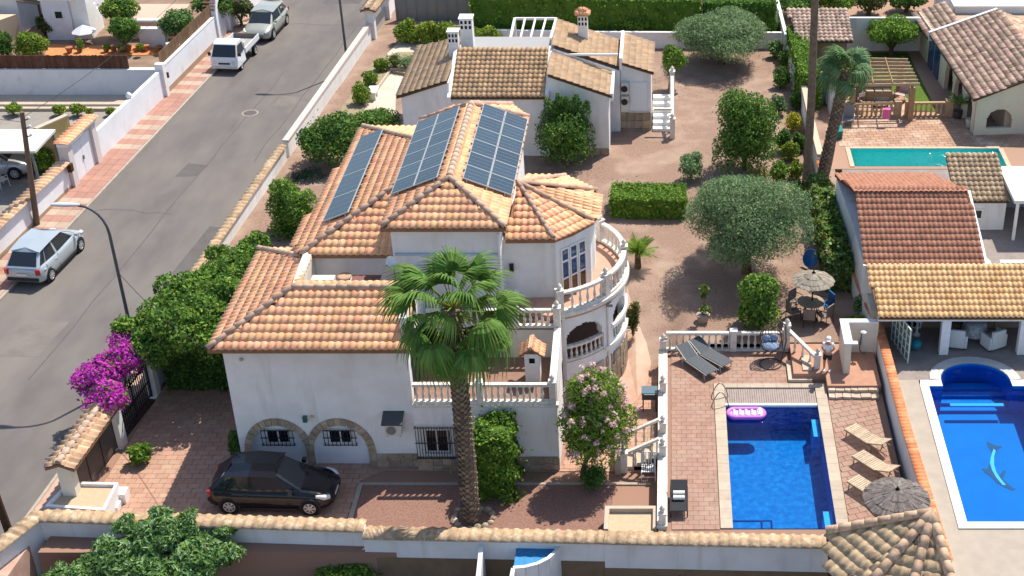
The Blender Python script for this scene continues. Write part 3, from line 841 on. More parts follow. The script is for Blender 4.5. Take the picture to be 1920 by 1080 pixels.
# ================================================================ THE VILLA
house = thing("villa", "white villa with terracotta hip roofs, solar panels and a round balustraded tower", "house", (-9,46,0))
R = Roof(.25,.365,.048)
def zR1(y): return 5.15+.4*(y-40.2)
R.face([(-15.4,40.2,5.15),(-8.72,40.2,5.15),(-8.72,42.62,6.118),(-12.98,42.62,6.118)])
R.face([(-15.4,40.2,5.15),(-12.98,42.62,6.118),(-12.98,44.78,6.118),(-15.4,47.2,5.15)])
R.face([(-15.4,47.2,5.15),(-12.98,44.78,6.118),(-13.0,47.2,5.15)])
p2 = lambda x: 6.3+.4*(x+13.13)
R.face([(-13.13,44.68,6.3),(-9.82,44.68,6.3),(-9.82,47.99,6.3+.4*3.31)])
A0 = (-12.9,55.7)
R.face([(-13.13,44.68,p2(-13.13)),(-9.82,47.99,p2(-9.82)),(-9.82,51.6,p2(-9.82)),(-12.9,55.7,p2(-12.9)),(-13.75,46.2,p2(-13.75))])
R.face([(-12.9,55.7,6.392),(-9.82,51.6,7.624),(-9.82,55.7,6.392)])
EX0, EX1, EY0, RX, RZ, RY0, RY1 = -10.07, -5.68, 44.25, -7.875, 8.478, 46.45, 53.2
R.face([(EX0,EY0,7.6),(EX1,EY0,7.6),(RX,RY0,RZ)])
R.face([(EX0,EY0,7.6),(RX,RY0,RZ),(RX,RY1,RZ),(EX0,53.6,7.6)])
R.face([(EX1,EY0,7.6),(EX1,53.9,7.6),(RX,RY1,RZ),(RX,RY0,RZ)])
bk = [(EX0,53.6,7.6),(-9.0,55.0,7.6),(-7.9,55.33,7.6),(-6.5,55.2,7.6),(EX1,53.9,7.6)]
for a, b in zip(bk[:-1], bk[1:]): R.face([a, b, (RX,RY1,RZ)])
TZ = 6.75; TA = V(-5.58,47.85,7.60)
te = [at(*p,TZ) for p in ((947,450),(1038,449),(1074,436),(1112,415),(1127,394),(1129,378),(1119,358),(1090,343),(1060,331),(1020,327),(985,330))]
for i0, i1 in ((0,1),(1,3),(3,6),(6,8),(8,10)): R.face(te[i0:i1+1]+[TA])
roof = R.build(house, "roof", TERRA, TERRA_DK, 300)
for p, q in (((-15.4,40.2,5.15),(-12.98,42.62,6.118)), ((-12.98,42.62,6.118),(-8.75,42.62,6.118)), ((-15.4,47.2,5.15),(-12.98,44.78,6.118)),
             ((-13.13,44.68,6.3),(-9.9,47.91,7.592)), ((-12.9,55.7,6.392),(-9.9,51.7,7.59)),
             ((EX0,EY0,7.6),(RX,RY0,RZ)), ((EX1,EY0,7.6),(RX,RY0,RZ)), ((EX0,53.6,7.6),(RX,RY1,RZ)), ((-7.9,55.33,7.6),(RX,RY1,RZ)), ((EX1,53.9,7.6),(RX,RY1,RZ)), ((-6.5,55.2,7.6),(RX,RY1,RZ))):
    ridge(roof, p, q)
ridge(roof, (RX,RY0,RZ), (RX,RY1,RZ), M("ridge_tile_pale",(.60,.47,.36),(.50,.36,.26),scale=5,rough=.9,rand=.12), r=.14)
for e in (te[1], te[3], te[6], te[8]): ridge(roof, e, TA, RIDGE, .10)
# ---- walls
def arch(u, z, c, hw, spring, rise):
    """round-headed opening"""
    if abs(u-c) > hw: return False
    return z < spring + rise*math.sqrt(max(0,1-((u-c)/hw)**2))
AX0, AX1 = -15.05, -8.80
d1, d2 = -13.68+15.05, -11.50+15.05
def front_hole(u, z): return arch(u,z,d1,.95,.75,1.08) or arch(u,z,d2,.95,.75,1.08)
mb = MB()
wall_holes(lambda u,z,k: (AX0+u, 40.6+k, z-.05), 6.25, 5.12, .22, front_hole, .05, .05, mb)
mb.build("front_wall", PLASTER, house)
mb = MB()
mb.box((AX0,40.82,-.05),(AX0+.22,46.85,5.13)); mb.box((AX1-.22,40.82,-.05),(AX1,44.4,6.02)); mb.box((AX0+.22,46.6,-.05),(-13.2,46.85,5.13))
mb.prism([(-13.1,44.95),(-9.9,44.95),(-9.9,55.4),(-12.65,55.4),(-13.45,46.3)], -.3, 6.13)
mb.box((-9.78,44.5,-.3),(-5.95,53.6,7.45)); mb.prism([(-9.78,53.6),(-5.95,53.6),(-6.6,54.9),(-7.9,55.0),(-9.0,54.7)], -.3, 7.45)
mb.build("wall", PLASTER, house)
# soffits/eaves under the roofs
MB().box((-12.95,42.74,4.6),(AX1-.23,44.94,4.95)).build("roof_terrace_floor", SALMONF, house)
MB().prism([(-13.02,42.66),(-12.72,42.70),(-12.72,44.9),(-13.02,44.9)], 4.9, lambda p: 6.16+.10*(p[1]-42.7)).build("parapet", PLASTER_C, house)
MB().box((-12.70,42.58,4.9),(-8.80,42.74,6.16)).build("parapet", PLASTER, house)
# garage doors, stone arches
for nm, cx_, tint in (("a",-13.68,"l"),("b",-11.50,"w")):
    dm = M("garage_door_white",(.74,.76,.78),(.68,.70,.73),scale=2,rough=.55)
    g = MB()
    wall_holes(lambda u,z,k: (cx_-.97+u, 40.74+k, z-.02), 1.94, 1.9, .05, lambda u,z: not arch(u,z,.97,.955,.75,1.085), .06, .06, g)
    g = g.build("garage_door", dm, house)
    window_unit(g, (cx_-.42,40.735,.92), (1,0,0), .84, .62, GLASSD, nm="window")
    grille(g, (cx_-.55,40.72,.88), (1,0,0), 1.10, .70, 8, off=.12)
# voussoirs and jambs
for cx_ in (-13.68,-11.50):
    k = 15
    for i in range(k):
        a0, a1 = math.pi*i/k+.012, math.pi*(i+1)/k-.012
        pr = lambda a, r0, r1: (cx_-(.95+r0)*math.cos(a), .70+(1.08+r1)*math.sin(a))
        q = [pr(a0,0,0), pr(a1,0,0), pr(a1,.26,.30), pr(a0,.26,.30)]
        if any(abs(p[0]+12.59) < .0 for p in q): continue
        q = [(max(p[0],-12.585) if cx_ > -12.59 else min(p[0],-12.595), p[1]) for p in q]
        y0 = 40.56-rnd.random()*.012
        MB().add([(p[0],y0,p[1]) for p in q]+[(p[0],40.60,p[1]) for p in q], [(0,3,2,1)[::-1],(0,1,5,4)[::-1],(1,2,6,5)[::-1],(2,3,7,6)[::-1],(3,0,4,7)[::-1]]).build("arch_stone", CLAD, house)
for x0, x1 in ((-14.9,-14.635),(-12.735,-12.445),(-10.545,-10.28)):
    z = 0
    for hgt in (.26,.22,.24):
        MB().box((x0,40.555-rnd.random()*.012,z+.008),(x1,40.6,z+hgt)).build("arch_stone", CLAD, house); z += hgt
# stone plinth to the right
x = -10.27; r4 = random.Random(11)
while x < -3.9:
    w = r4.uniform(.28,.55); x1 = min(x+w, -3.80)
    yb = 40.6 if x < AX1-.01 else 40.42
    if x < AX1 < x1: x1 = AX1
    zc = r4.uniform(.2,.36)
    for z0, z1 in ((-.03,zc-.012),(zc,.56)):
        MB().box((x,yb-.05-r4.random()*.015,z0),(x1-.012,yb+.001,z1)).build("plinth_stone", CLAD, house)
    x = x1
# terrace block with barred window
mb = MB()
wall_holes(lambda u,z,k: (AX1+.005+u, 40.42+k, z-.05), 4.98, 2.78, .2, lambda u,z: .30<u<1.18 and .75<z<1.75, .06, .06, mb)
mb.box((-4.02,40.62,-.3),(-3.82,43.4,2.73)); mb.box((-8.79,43.0,-.3),(-3.82,43.38,2.70))
mb.build("terrace_wall", PLASTER, house)
MB().box((-8.5,40.56,.70),(-7.62,40.6,1.70)).build("window_recess", DARK, house)
window_unit(house, (AX1+.32,40.50,.72), (1,0,0), .84, 1.0, GLASSD)
grille(house, (AX1+.03,40.42,.52), (1,0,0), 1.42, 1.38, 15, off=.10)
MB().box((-8.79,40.45,2.66),(-3.84,43.5,2.78)).build("terrace_floor", BROWNF, house)
MB().box((-8.78,40.36,2.68),(-3.76,40.60,2.80)).build("terrace_ledge", STONEW, house)
balustrade(house, [(-8.72,40.5,2.80),(-3.98,40.5,2.80)], .80, .215, [(-6.45,40.5,2.80),(-3.95,40.5,2.80)], post_w=.22)
MB().prism([(-4.06,40.62),(-3.82,40.62),(-3.82,43.3),(-4.06,43.3)], 2.7, lambda p: 3.66+.16*(p[1]-40.6)).build("terrace_parapet", WHITE, house)
MB().box((-8.79,41.0,2.78),(-8.76,42.6,4.6)).build("terrace_door", GLASSD, house)
# chimney standing on the terrace, with its own little tiled roof
cp = at(1000,712,2.79)
ch = MB().box((cp.x-.26,cp.y-.1,2.78),(cp.x+.26,cp.y+.42,3.92)).build("chimney", PLASTER, house)
MB().box((cp.x-.10,cp.y-.113,3.55),(cp.x+.10,cp.y-.098,3.75)).build("vent", DARK, ch)
rc = Roof(.17,.22,.05)
rc.face([(cp.x-.42,cp.y-.25,3.90),(cp.x+.0,cp.y-.25,4.22),(cp.x,cp.y+.55,4.22),(cp.x-.42,cp.y+.55,3.90)])
rc.face([(cp.x+.42,cp.y-.25,3.90),(cp.x+.0,cp.y-.25,4.22),(cp.x,cp.y+.55,4.22),(cp.x+.42,cp.y+.55,3.90)])
def roof_small(Rf, parent, name, mat, bed):
    mb = MB()
    for P in Rf.slabs: mb.slab(P, .05)
    o = mb.mat(0)
    vs, fs = tile_template(Rf.w, Rf.l, Rf.h)
    mb.cur = 1
    for m, n in Rf.T: mb.add([m @ Vector(v) for v in vs], fs, True)
    return mb.build(name, [bed, mat], parent)
roof_small(rc, ch, "chimney_roof", TERRA, TERRA_DK)
MB().tube([(cp.x,cp.y-.27,4.27),(cp.x,cp.y+.57,4.27)], .06, 8).build("chimney_ridge", RIDGE, ch)
# landing in front of the tower
LZ = 4.02
mb = MB(); mb.box((-8.78,43.4,2.70),(-3.86,43.62,LZ-.06)); mb.box((-4.06,43.62,2.7),(-3.86,44.5,LZ-.06)); mb.build("landing_wall", PLASTER_C, house)
MB().box((-8.78,43.38,LZ-.06),(-3.84,45.6,LZ)).build("landing_floor", BROWNF, house)
balustrade(house, [(-8.6,43.48,LZ),(-3.96,43.48,LZ)], .74, .215, [(-5.45,43.48,LZ),(-3.96,43.48,LZ)], post_w=.24)
balustrade(house, [(-5.45,43.6,LZ),(-5.45,44.5,LZ+.25)], .74, .22, [], post_w=.2)
# ---- round veranda and terrace ring
rcx, rcy, RR = -4.93, 47.23, 3.29
FZ = 4.2
def rp(deg, z, r=RR): a = math.radians(deg); return V(rcx+r*math.cos(a), rcy+r*math.sin(a), z)
def ang_of(px, py, r=RR):
    """bearing and height where the line of sight meets the ring"""
    d = _ray(px, py); ox, oy = -rcx, -rcy
    A = d.x*d.x+d.y*d.y; B = 2*(ox*d.x+oy*d.y); Cc = ox*ox+oy*oy-r*r
    D = B*B-4*A*Cc
    t_ = (-B-math.sqrt(max(0,D)))/(2*A); p = CAMP+d*t_
    return math.degrees(math.atan2(p.y-rcy, p.x-rcx)), p.z
a_l, _ = ang_of(1058,670); a_r, _ = ang_of(1131,630)
ac_, ah = (a_l+a_r)/2, (a_r-a_l)/2
b_l, _ = ang_of(1149,620); b_r = b_l+24
VZ = 2.05
def ring_hole(u, z):
    deg = -78+u/ (RR*math.pi/180); zz = z-.4
    return (zz > VZ and arch(deg, zz, ac_, ah, 2.75, .80)) or (zz > VZ and arch(deg, zz, (b_l+b_r)/2, 12, 2.9, .70)) or (zz > VZ and arch(deg, zz, 62, 16, 2.9, .70))
mb = MB()
wall_holes(lambda u,z,k: tuple(rp(-78+u/(RR*math.pi/180), z-.4, RR-k)), 215*math.pi/180*RR, 4.35, .28, ring_hole, .085, .055, mb)
mb.build("veranda_wall", PLASTER, house)
mb = MB()
ringpts = [rp(-78+215*i/48, 0, RR+.10) for i in range(49)]
mb.prism([(p.x,p.y) for p in ringpts]+[(-7,49.5),(-6,44.6)], FZ-.22, FZ); mb.build("ring_terrace_floor", SALMONF, house)
mb = MB(); mb.prism([(rp(-78+215*i/40,0,RR-.3).x, rp(-78+215*i/40,0,RR-.3).y) for i in range(41)]+[(-6.2,49.5),(-6,44.4)], VZ-.25, VZ-.02); mb.build("veranda_floor", BROWNF, house)
# ledge moulding, stone foot of the ring
def ring_band(a0, a1, z0, z1, r0, r1, n=40):
    mb = MB(); n = n
    for i in range(n):
        q = [rp(a0+(a1-a0)*(i+e)/n, 0, r) for e, r in ((0,r1),(1,r1),(1,r0),(0,r0))]
        mb.prism([(p.x,p.y) for p in q], z0, z1)
    return mb
ring_band(-76,137,FZ-.10,FZ+.04,RR+.02,RR+.17).build("ring_ledge", STONEW, house)
for i in range(36):
    a0 = -72+4.6*i
    for z0, z1 in ((-.1,.55),(.57,1.12),(1.14,1.6)):
        if z1 > 1.5 and i < 3: continue
        o_ = rnd.uniform(-1.6,1.6)
        ring_band(a0+.15+o_, a0+4.35+o_, z0, z1, RR-.02, RR+.045+rnd.random()*.02, 2).build("plinth_stone", CLAD, house)
RB = RR-.02
def arc_pts(a0, a1, z, n, r=RB): return [rp(a0+(a1-a0)*i/n, z, r) for i in range(n+1)]
pa = [-71.5, -36, 4, 46, 84, 118]
pts = arc_pts(-71.5,130,FZ+.04,36)
balustrade(house, pts, .84, .23, [rp(a,FZ+.04,RB) for a in pa], r=.058, post_w=.24, rail=.19)
balustrade(house, arc_pts(ac_-ah,ac_+ah,VZ,8,RR-.10), .66, .22, [], r=.06)
balustrade(house, arc_pts(b_l,b_l+24,VZ,6,RR-.10), .66, .22, [], r=.06)
ring_band(a_r+1,b_l+30,1.95,2.10,RR-.02,RR+.10,14).build("veranda_ledge", WHITE, house)
ring_band(b_l-1,b_l+40,2.70,2.86,RR-.02,RR+.09,14).build("veranda_ledge", WHITE, house)
q = rp(a_r+4.5,0,RR+.05); MB().tube([(q.x,q.y,.6),(q.x,q.y,4.0)], .05, 8).build("drainpipe", WHITE, house)
q = rp(a_r+4.5,0,RR+.12); MB().box((q.x-.12,q.y-.12,3.86),(q.x+.12,q.y+.08,3.98)).build("lantern", GREYM, house)
# column of the ring's near end
MB().box((-4.06,43.96,0),(-3.72,44.3,FZ-.1)).build("corner_pier", PLASTER, house)
# ---- tower room
tc = V(-5.45,47.7,0)
wp = [tc+(p-tc)*.905 for p in te]; wp = [(p.x,p.y) for p in wp]
MB().prism([(-6.5,wp[0][1])]+wp+[(-6.5,wp[-1][1])], LZ-.3, TZ-.12).build("tower_wall", PLASTER, house)
MB().prism([(-6.4,wp[0][1]-.03)]+[(tc.x+(p[0]-tc.x)*1.012, tc.y+(p[1]-tc.y)*1.012) for p in wp[:4]]+[(-6.4,47)], LZ, LZ+.14).build("skirting", M("skirting_ochre",(.56,.42,.27),rough=.9), house)
OCHRE_REFL = M("window_glass_ochre_reflection",(.17,.10,.035),(.05,.03,.015),scale=5,rough=.1)  # ochre reflection painted into the glass colour of the lower panes
A_, B_ = V(*wp[1],0), V(*wp[3],0)
dv = (B_-A_).normalized(); no = V(dv.y,-dv.x,0)
for i, (u0, px) in enumerate(((.10,1),(.52,2),(.94,3))):
    pj_ = A_+dv*((B_-A_).length*0+u0+.16)+no*.30
    base = A_+dv*(u0+.16)+no*.22+V(0,0,FZ-.08)
    w_, h_ = .38, 2.06
    m3 = Matrix((dv, no, Vector((0,0,1)))).transposed()
    mb = MB()
    for u_0,u_1,z0,z1 in ((0,w_,0,.08),(0,w_,h_-.07,h_),(0,.05,.08,h_-.07),(w_-.05,w_,.08,h_-.07),(.05,w_-.05,1.48,1.55),(.05,w_-.05,.78,.84)):
        mb.obox(base+dv*((u_0+u_1)/2)+V(0,0,(z0+z1)/2), ((u_1-u_0)/2,.035,(z1-z0)/2), m3)
    dr = mb.build("tower_door", WHITE, house)
    for z0, z1, gm in ((1.55,h_-.07,GLASSB),(.84,1.48,GLASSB),(.08,.78,OCHRE_REFL)):
        MB().obox(base+dv*(w_/2)+V(0,0,(z0+z1)/2)-no*.01, (w_/2-.05,.012,(z1-z0)/2), m3).build("pane", gm, dr)
# the wall bay that carries the doors
bay = A_+dv*.0+no*.19
MB().prism([(A_+no*.0)[:2],(A_+no*.19+dv*.05)[:2],(A_+no*.19+dv*1.75)[:2],(A_+dv*2.0)[:2]], LZ-.1, TZ-.10).build("tower_bay", PLASTER, house)
q = V(*wp[0],0); MB().box((-5.75,wp[0][1]-.12,5.35),(-5.60,wp[0][1]-.0,5.65)).build("wall_lamp", IRON, house)
# upper block details: downpipe, pale blue awning rail
MB().tube([(-5.98,44.42,7.3),(-5.98,44.42,4.1)], .045, 8).build("drainpipe", WHITE, house)
MB().box((-9.7,44.43,6.40),(-6.05,44.495,6.48)).build("awning_case", M("awning_blue",(.42,.52,.60),(.36,.46,.55),scale=4,rough=.6), house)
for x_, z_ in ((-14.45,4.55),):
    MB().lathe((x_,40.55,z_-.06), [(.05,0),(.07,.05),(.05,.10)], 8).build("wall_lamp", M("lamp_buff",(.5,.42,.30),rough=.6), house)
MB().box((-12.66,40.46,1.98),(-12.52,40.6,2.2)).build("wall_lamp", M("lamp_green",(.05,.12,.10),rough=.4), house)
MB().box((-12.40,40.57,2.12),(-12.28,40.6,2.22)).build("number_tile", M("tile_buff",(.55,.40,.25),rough=.6), house)
# ---- solar panels
CELL = M("solar_cells", (.036,.060,.084), (.048,.074,.100), scale=30, rough=.10, spec=.16, rand=.12)
FRM = M("solar_frame", (.36,.39,.41), rough=.6, spec=.1)
def panel_mesh(w, l):
    mb = MB(); b = .022
    mb.cur = 1
    for a in (((-w/2,-l/2,0),(w/2,-l/2+b,.045)),((-w/2,l/2-b,0),(w/2,l/2,.045)),((-w/2,-l/2+b,0),(-w/2+b,l/2-b,.045)),((w/2-b,-l/2+b,0),(w/2,l/2-b,.045))): mb.box(*a)
    mb.cur = 0
    mb.box((-w/2+b,-l/2+b,.005),(w/2-b,l/2-b,.038))
    mb.cur = 1
    for k in range(1,4): mb.box((-w/2+b,-l/2+l*k/4-.003,.036),(w/2-b,-l/2+l*k/4+.003,.0395))
    return mb.mesh("solar_panel", [CELL, FRM])
def solar(x0, x1, y0, y1, nx, ny, zf, s):
    k = math.sqrt(1+s*s); w = (x1-x0)*k/nx; l = (y1-y0)/ny
    me = panel_mesh(w-.018, l-.018)
    eu = Euler((0, -math.atan(s), 0))
    n = V(-s,0,1).normalized()
    for i in range(nx):
        for j in range(ny):
            x = x0+(x1-x0)*(i+.5)/nx; y = y0+(y1-y0)*(j+.5)/ny
            put("solar_panel", me, house, V(x,y,zf(x))+n*.155, eu)
    mb = MB()
    for j in range(ny):
        for f in (.25,.75):
            y = y0+(y1-y0)*(j+f)/ny
            mb.bar(V(x0-.05,y,zf(x0-.05))+n*.12, V(x1+.05,y,zf(x1+.05))+n*.12, .05)
    for y in (y0+.15,y1-.15):
        for x in (x0+.2,x1-.2): mb.bar(V(x,y-.1,zf(x)+.02), V(x,y-.1,zf(x)+.16), .05)
    mb.build("solar_rail", FRM, house)
solar(-12.62,-11.62,46.5,54.0,1,4, p2, .4)
solar(-10.00,-8.25,46.5,53.0,2,6, lambda x: 7.6+.4*(x-EX0), .4)
solar(-7.47,-5.72,46.45,53.3,2,6, lambda x: 7.6-.4*(x-EX1), -.4)
# ================================================================ WALLS, GATES, NEIGHBOURING HOUSES
_ct = {}
def coping_tiles(parent, p, q, width, step, mat, h=.05, lift=0.0, name="coping_tile", flat=False):
    """barrel tiles laid across the top of a wall, one object each"""
    p, q = Vector(p), Vector(q); L = (q-p).length; n = max(1, round(L/step)); d = (q-p)/n
    key = (round(d.length,3), width, mat.name, flat)
    if key not in _ct:
        mb = MB(); w = d.length
        pr = [(-.5,.0),(-.30,.004),(-.19,.72*h),(.0,h),(.19,.72*h),(.30,.004),(.5,.0)]
        k = len(pr)
        if flat:
            a = [(x*w,-width/2,z*.5+.02) for x,z in pr]; b = [(x*w,width/2,z*.5+.02) for x,z in pr]
            lo = [(x*w,-width/2,-.03) for x,z in pr]; lo2 = [(x*w,width/2,-.03) for x,z in pr]
            fs = [(i,i+1,k+i+1,k+i) for i in range(k-1)]+[(2*k+i,2*k+i+1,i+1,i) for i in range(k-1)]+[(k+i,k+i+1,3*k+i+1,3*k+i) for i in range(k-1)]
            mb.add(a+b+lo+lo2, fs, True)
        else:
            A = [(x*w,-width/2,z-.025) for x,z in pr]; B = [(x*w,0,z+.015) for x,z in pr]; Cc = [(x*w,width/2,z-.025) for x,z in pr]
            lo = [(x*w,-width/2,-.075) for x,z in pr]; lo2 = [(x*w,width/2,-.075) for x,z in pr]
            fs = [(i,i+1,k+i+1,k+i) for i in range(k-1)]+[(k+i,k+i+1,2*k+i+1,2*k+i) for i in range(k-1)]
            fs += [(3*k+i,3*k+i+1,i+1,i) for i in range(k-1)]+[(2*k+i,2*k+i+1,4*k+i+1,4*k+i) for i in range(k-1)]
            mb.add(A+B+Cc+lo+lo2, fs, True)
        _ct[key] = mb.mesh(name, mat)
    x = d.normalized(); y = Vector((0,0,1)).cross(x).normalized(); z = x.cross(y)
    eu = Matrix((x,y,z)).transposed().to_euler()
    for i in range(n):
        c = p+d*(i+.5)+V(0,0,lift)
        put(name, _ct[key], parent, c, (eu.x, eu.y+rnd.uniform(-.02,.02), eu.z+rnd.uniform(-.015,.015)))
def wall_run(parent, pts, th, z0, z1, mat=PLASTER, name="wall", plinth=None, pm=OCHRE):
    mb = MB(); P = [Vector((*p[:2],0)) for p in pts]
    for i in range(len(P)-1):
        d = (P[i+1]-P[i]).normalized(); n = V(-d.y,d.x,0)*th/2
        a, b = P[i]-d*(0 if i == 0 else th*.0), P[i+1]
        t0 = z1[i] if isinstance(z1,(list,tuple)) else z1; t1 = z1[i+1] if isinstance(z1,(list,tuple)) else z1
        mb.add([(*(a-n)[:2],z0),(*(b-n)[:2],z0),(*(b+n)[:2],z0),(*(a+n)[:2],z0),(*(a-n)[:2],t0),(*(b-n)[:2],t1),(*(b+n)[:2],t1),(*(a+n)[:2],t0)],
               [(0,3,2,1),(4,5,6,7),(0,1,5,4),(1,2,6,5),(2,3,7,6),(3,0,4,7)])
    o = mb.build(name, mat, parent)
    if plinth:
        for i in range(len(P)-1):
            d = (P[i+1]-P[i]).normalized(); n = V(-d.y,d.x,0)*(th/2+.02)
            MB().prism([(P[i]-n)[:2],(P[i+1]-n)[:2],(P[i+1]+n)[:2],(P[i]+n)[:2]], z0, plinth).build("plinth", pm, parent)
    return o
# ---- long wall along the front of the villa's plot
COPT = M("coping_tile_ochre", (.46,.325,.205), (.33,.225,.14), scale=7, rough=.9, rand=.18, col3=(.62,.50,.36), scale3=4, bump=.2)
fw = thing("garden_wall", "long white wall with ochre barrel tile coping along the front of the villa plot", "wall", (-8,36.1,-1.2))
segs = [((-20.75,36.95),(-9.9,36.42),.72), ((-9.9,36.15),(-2.05,35.92),.66), ((-2.05,35.84),(5.2,35.62),.72)]
for a, b, z in segs:
    wall_run(fw, [a,b], .24, -2.4, z, plinth=-.22 if a[0] < -3 else -.42, pm=M("plinth_brown",(.235,.16,.10),(.19,.125,.08),scale=2,rough=.95))
    coping_tiles(fw, (*a,z+.07), (*b,z+.07), .62, .335, COPT)
# ---- wall between the two pools
OR = M("coping_tile_orange", (.62,.235,.105), (.55,.19,.085), scale=6, rough=.85, rand=.16, col3=(.70,.36,.20), scale3=3)
bw = thing("boundary_wall", "white wall with bright orange tile coping between the two swimming pools", "wall", (8.2,42,.7))
BP = [(8.56,33.6),(8.30,40.5),(8.20,47.8)]
wall_run(bw, BP, .28, -.2, 1.68)
for a, b in zip(BP[:-1], BP[1:]): coping_tiles(bw, (*a,1.71), (*b,1.71), .36, .20, OR, .05, flat=True)
bw2 = thing("boundary_wall", "white wall with orange coping partly hidden by ivy beside the red roofed house", "wall", (7.6,55,1))
BP2 = [(8.02,47.9),(7.60,52.4),(7.28,60.3),(7.22,62)]
wall_run(bw2, BP2, .26, .2, 1.85)
for a, b in zip(BP2[:-1], BP2[1:]): coping_tiles(bw2, (*a,1.88), (*b,1.88), .34, .20, OR, .05, flat=True)
MB().prism([(7.93,47.82),(8.35,47.82),(8.05,52.0),(7.62,52.0)], 1.0, lambda p: 2.05+.30*(p[1]-47.8)).build("white_ramp_wall", PLASTER_C, bw2)
bw3 = thing("boundary_wall", "white garden wall with beige top beside the tall palm trunks", "wall", (7.2,66,1))
BP3 = [(7.26,62.1),(7.20,66.5),(7.12,71.6)]
wall_run(bw3, BP3, .24, .2, [2.1,2.1,2.4]); wall_run(bw3, BP3, .30, 2.0, [2.16,2.16,2.46], M("beige_cap",(.56,.44,.33),rough=.9), "cap")
wall_run(bw3, [(7.2,71.6),(8.55,71.4),(8.6,69.5)], .2, .6, 2.5, PLASTER, "screen_wall")
bw4 = thing("boundary_wall", "far white garden wall behind the clipped green hedge", "wall", (6.9,78,1))
wall_run(bw4, [(6.95,72.8),(6.75,80),(6.6,88)], .2, .2, 2.2)
# cream cubicle with the shower
sh = thing("shower_enclosure", "three sided cream wall round an outdoor shower beside the pool terrace", "shower", (7.2,45.6,.9))
mb = MB(); mb.box((6.62,45.0,.7),(6.86,46.72,2.3)); mb.box((6.88,46.5,.7),(8.06,46.72,2.3)); mb.build("wall", PLASTER_C, sh)
mb = MB(); mb.box((6.58,44.97,2.30),(6.90,46.5,2.36)); mb.box((6.58,46.50,2.30),(8.05,46.76,2.36)); mb.box((6.9,44.97,2.301),(7.08,45.16,2.362)); mb.build("cap", WHITE, sh)
MB().tube([(7.42,46.46,1.35),(7.42,46.40,2.0),(7.44,46.25,2.12)], .022, 6).build("pipe", GREYM, sh)
MB().lathe((7.45,46.2,2.08), [(.03,.06),(.12,.02),(.12,0)], 12).build("shower_head", WHITE, sh)
pts = [V(7.42,46.44,1.75), V(7.36,46.36,1.5), V(7.38,46.32,1.2), V(7.52,46.32,1.05), V(7.64,46.36,1.1)]
MB().tube(pts, .025, 6).build("hose", M("hose_grey",(.12,.13,.14),rough=.5), sh)

# ---- street wall of the villa (tile coping) and of the plot in front of it
sw = thing("street_wall", "white wall with ochre coping running down the street side of the villa garden", "wall", street(54,-23.75,0))
wall_run(sw, [street(43.4,-23.1),street(50,-23.6),street(62.2,-23.75)], .25, -.2, [1.5,1.62,1.78], plinth=None)
for a, b in ((street(43.4,-23.1,1.58),street(50,-23.6,1.70)),(street(50,-23.6,1.70),street(62.2,-23.75,1.86))):
    coping_tiles(sw, a, b, .42, .33, COPT)
sw2 = thing("street_wall", "plain white wall between the road and the front yard of the far bungalow", "wall", street(70,-23.75,0))
wall_run(sw2, [street(62.6,-23.72),street(79.0,-23.85)], .22, -.2, [1.85,1.95])
wall_run(sw2, [street(62.6,-23.72),street(79.0,-23.85)], .30, 1.84, [1.92,2.02], M("cap_pink",(.62,.50,.43),rough=.9), "cap")
sw3 = thing("street_wall", "white wall with sloping ochre tile coping at the bottom left corner of the villa plot", "wall", street(33,-24.2,0))
wall_run(sw3, [(-20.72,37.1),street(33,-24.35),street(24,-24.6)], .25, -2.4, [.74,.74,.7])
a_, b_, c_ = V(-20.72,37.1,.82), street(33,-24.35,.82), street(24,-24.6,.78)
coping_tiles(sw3, a_, b_, .55, .30, COPT); coping_tiles(sw3, b_, c_, .55, .30, COPT)

# ---- gateway with tiled roof, brown sliding gate, iron foot gate
GS0, GS1, GT = 36.75, 39.95, -23.05
gw = thing("gateway", "driveway gateway with tiled lintel roof on white pillars and a dark brown gate", "gateway", street(38.6,GT,0))
def stbox(mb, s0, s1, t0, t1, z0, z1):
    return mb.prism([street(s0,t0)[:2],street(s1,t0)[:2],street(s1,t1)[:2],street(s0,t1)[:2]], z0, z1)
stbox(MB(), GS0-.35, GS0, GT-.24, GT+.24, -.1, 1.88).build("pillar", PLASTER_C, gw)
stbox(MB(), GS1, GS1+.42, GT-.24, GT+.24, -.1, 1.88).build("pillar", PLASTER, gw)
stbox(MB(), GS0-.45, GS1+.5, GT-.3, GT+.3, 1.881, 2.0).build("lintel", PLASTER, gw)
rg = Roof(.30,.34,.08)
for sg in (-1,1):
    rg.face([street(GS0-.55,GT+sg*.50,1.95),street(GS1+.55,GT+sg*.50,1.95),street(GS1+.55,GT,2.14),street(GS0-.55,GT,2.14)])
rg_o = rg.build(gw, "gate_roof", M("gate_tile",(.50,.30,.18),(.60,.42,.28),scale=5,rough=.9,rand=.28), TERRA_DK, 300, thick=.1)
ridge(rg_o, street(GS0-.55,GT,2.14), street(GS1+.55,GT,2.14), _MATS["ridge_tile_pale"], .11)
GB = M("gate_brown", (.10,.082,.075), (.085,.07,.062), scale=3, rough=.55)
for i in range(3):
    s0 = GS0+.04+i*1.06
    stbox(MB(), s0, s0+1.02, GT-.03, GT+.03, .08, 1.58).build("gate_panel", GB, gw)
mb = MB()
for i in range(4): stbox(mb, GS0+.0+i*1.06, GS0+.04+i*1.06, GT-.05, GT+.05, .05, 1.62)
mb.build("gate_frame", IRON, gw); stbox(MB(), GS0+.04, GS1-.02, GT-.05, GT+.05, 1.59, 1.66).build("gate_rail", LGREY, gw)
MB().obox(street(GS1+.46,GT-.0,1.62)+V(.0,-.1,0), (.07,.05,.13), Matrix.Identity(3)).build("letterbox", IRON, gw)
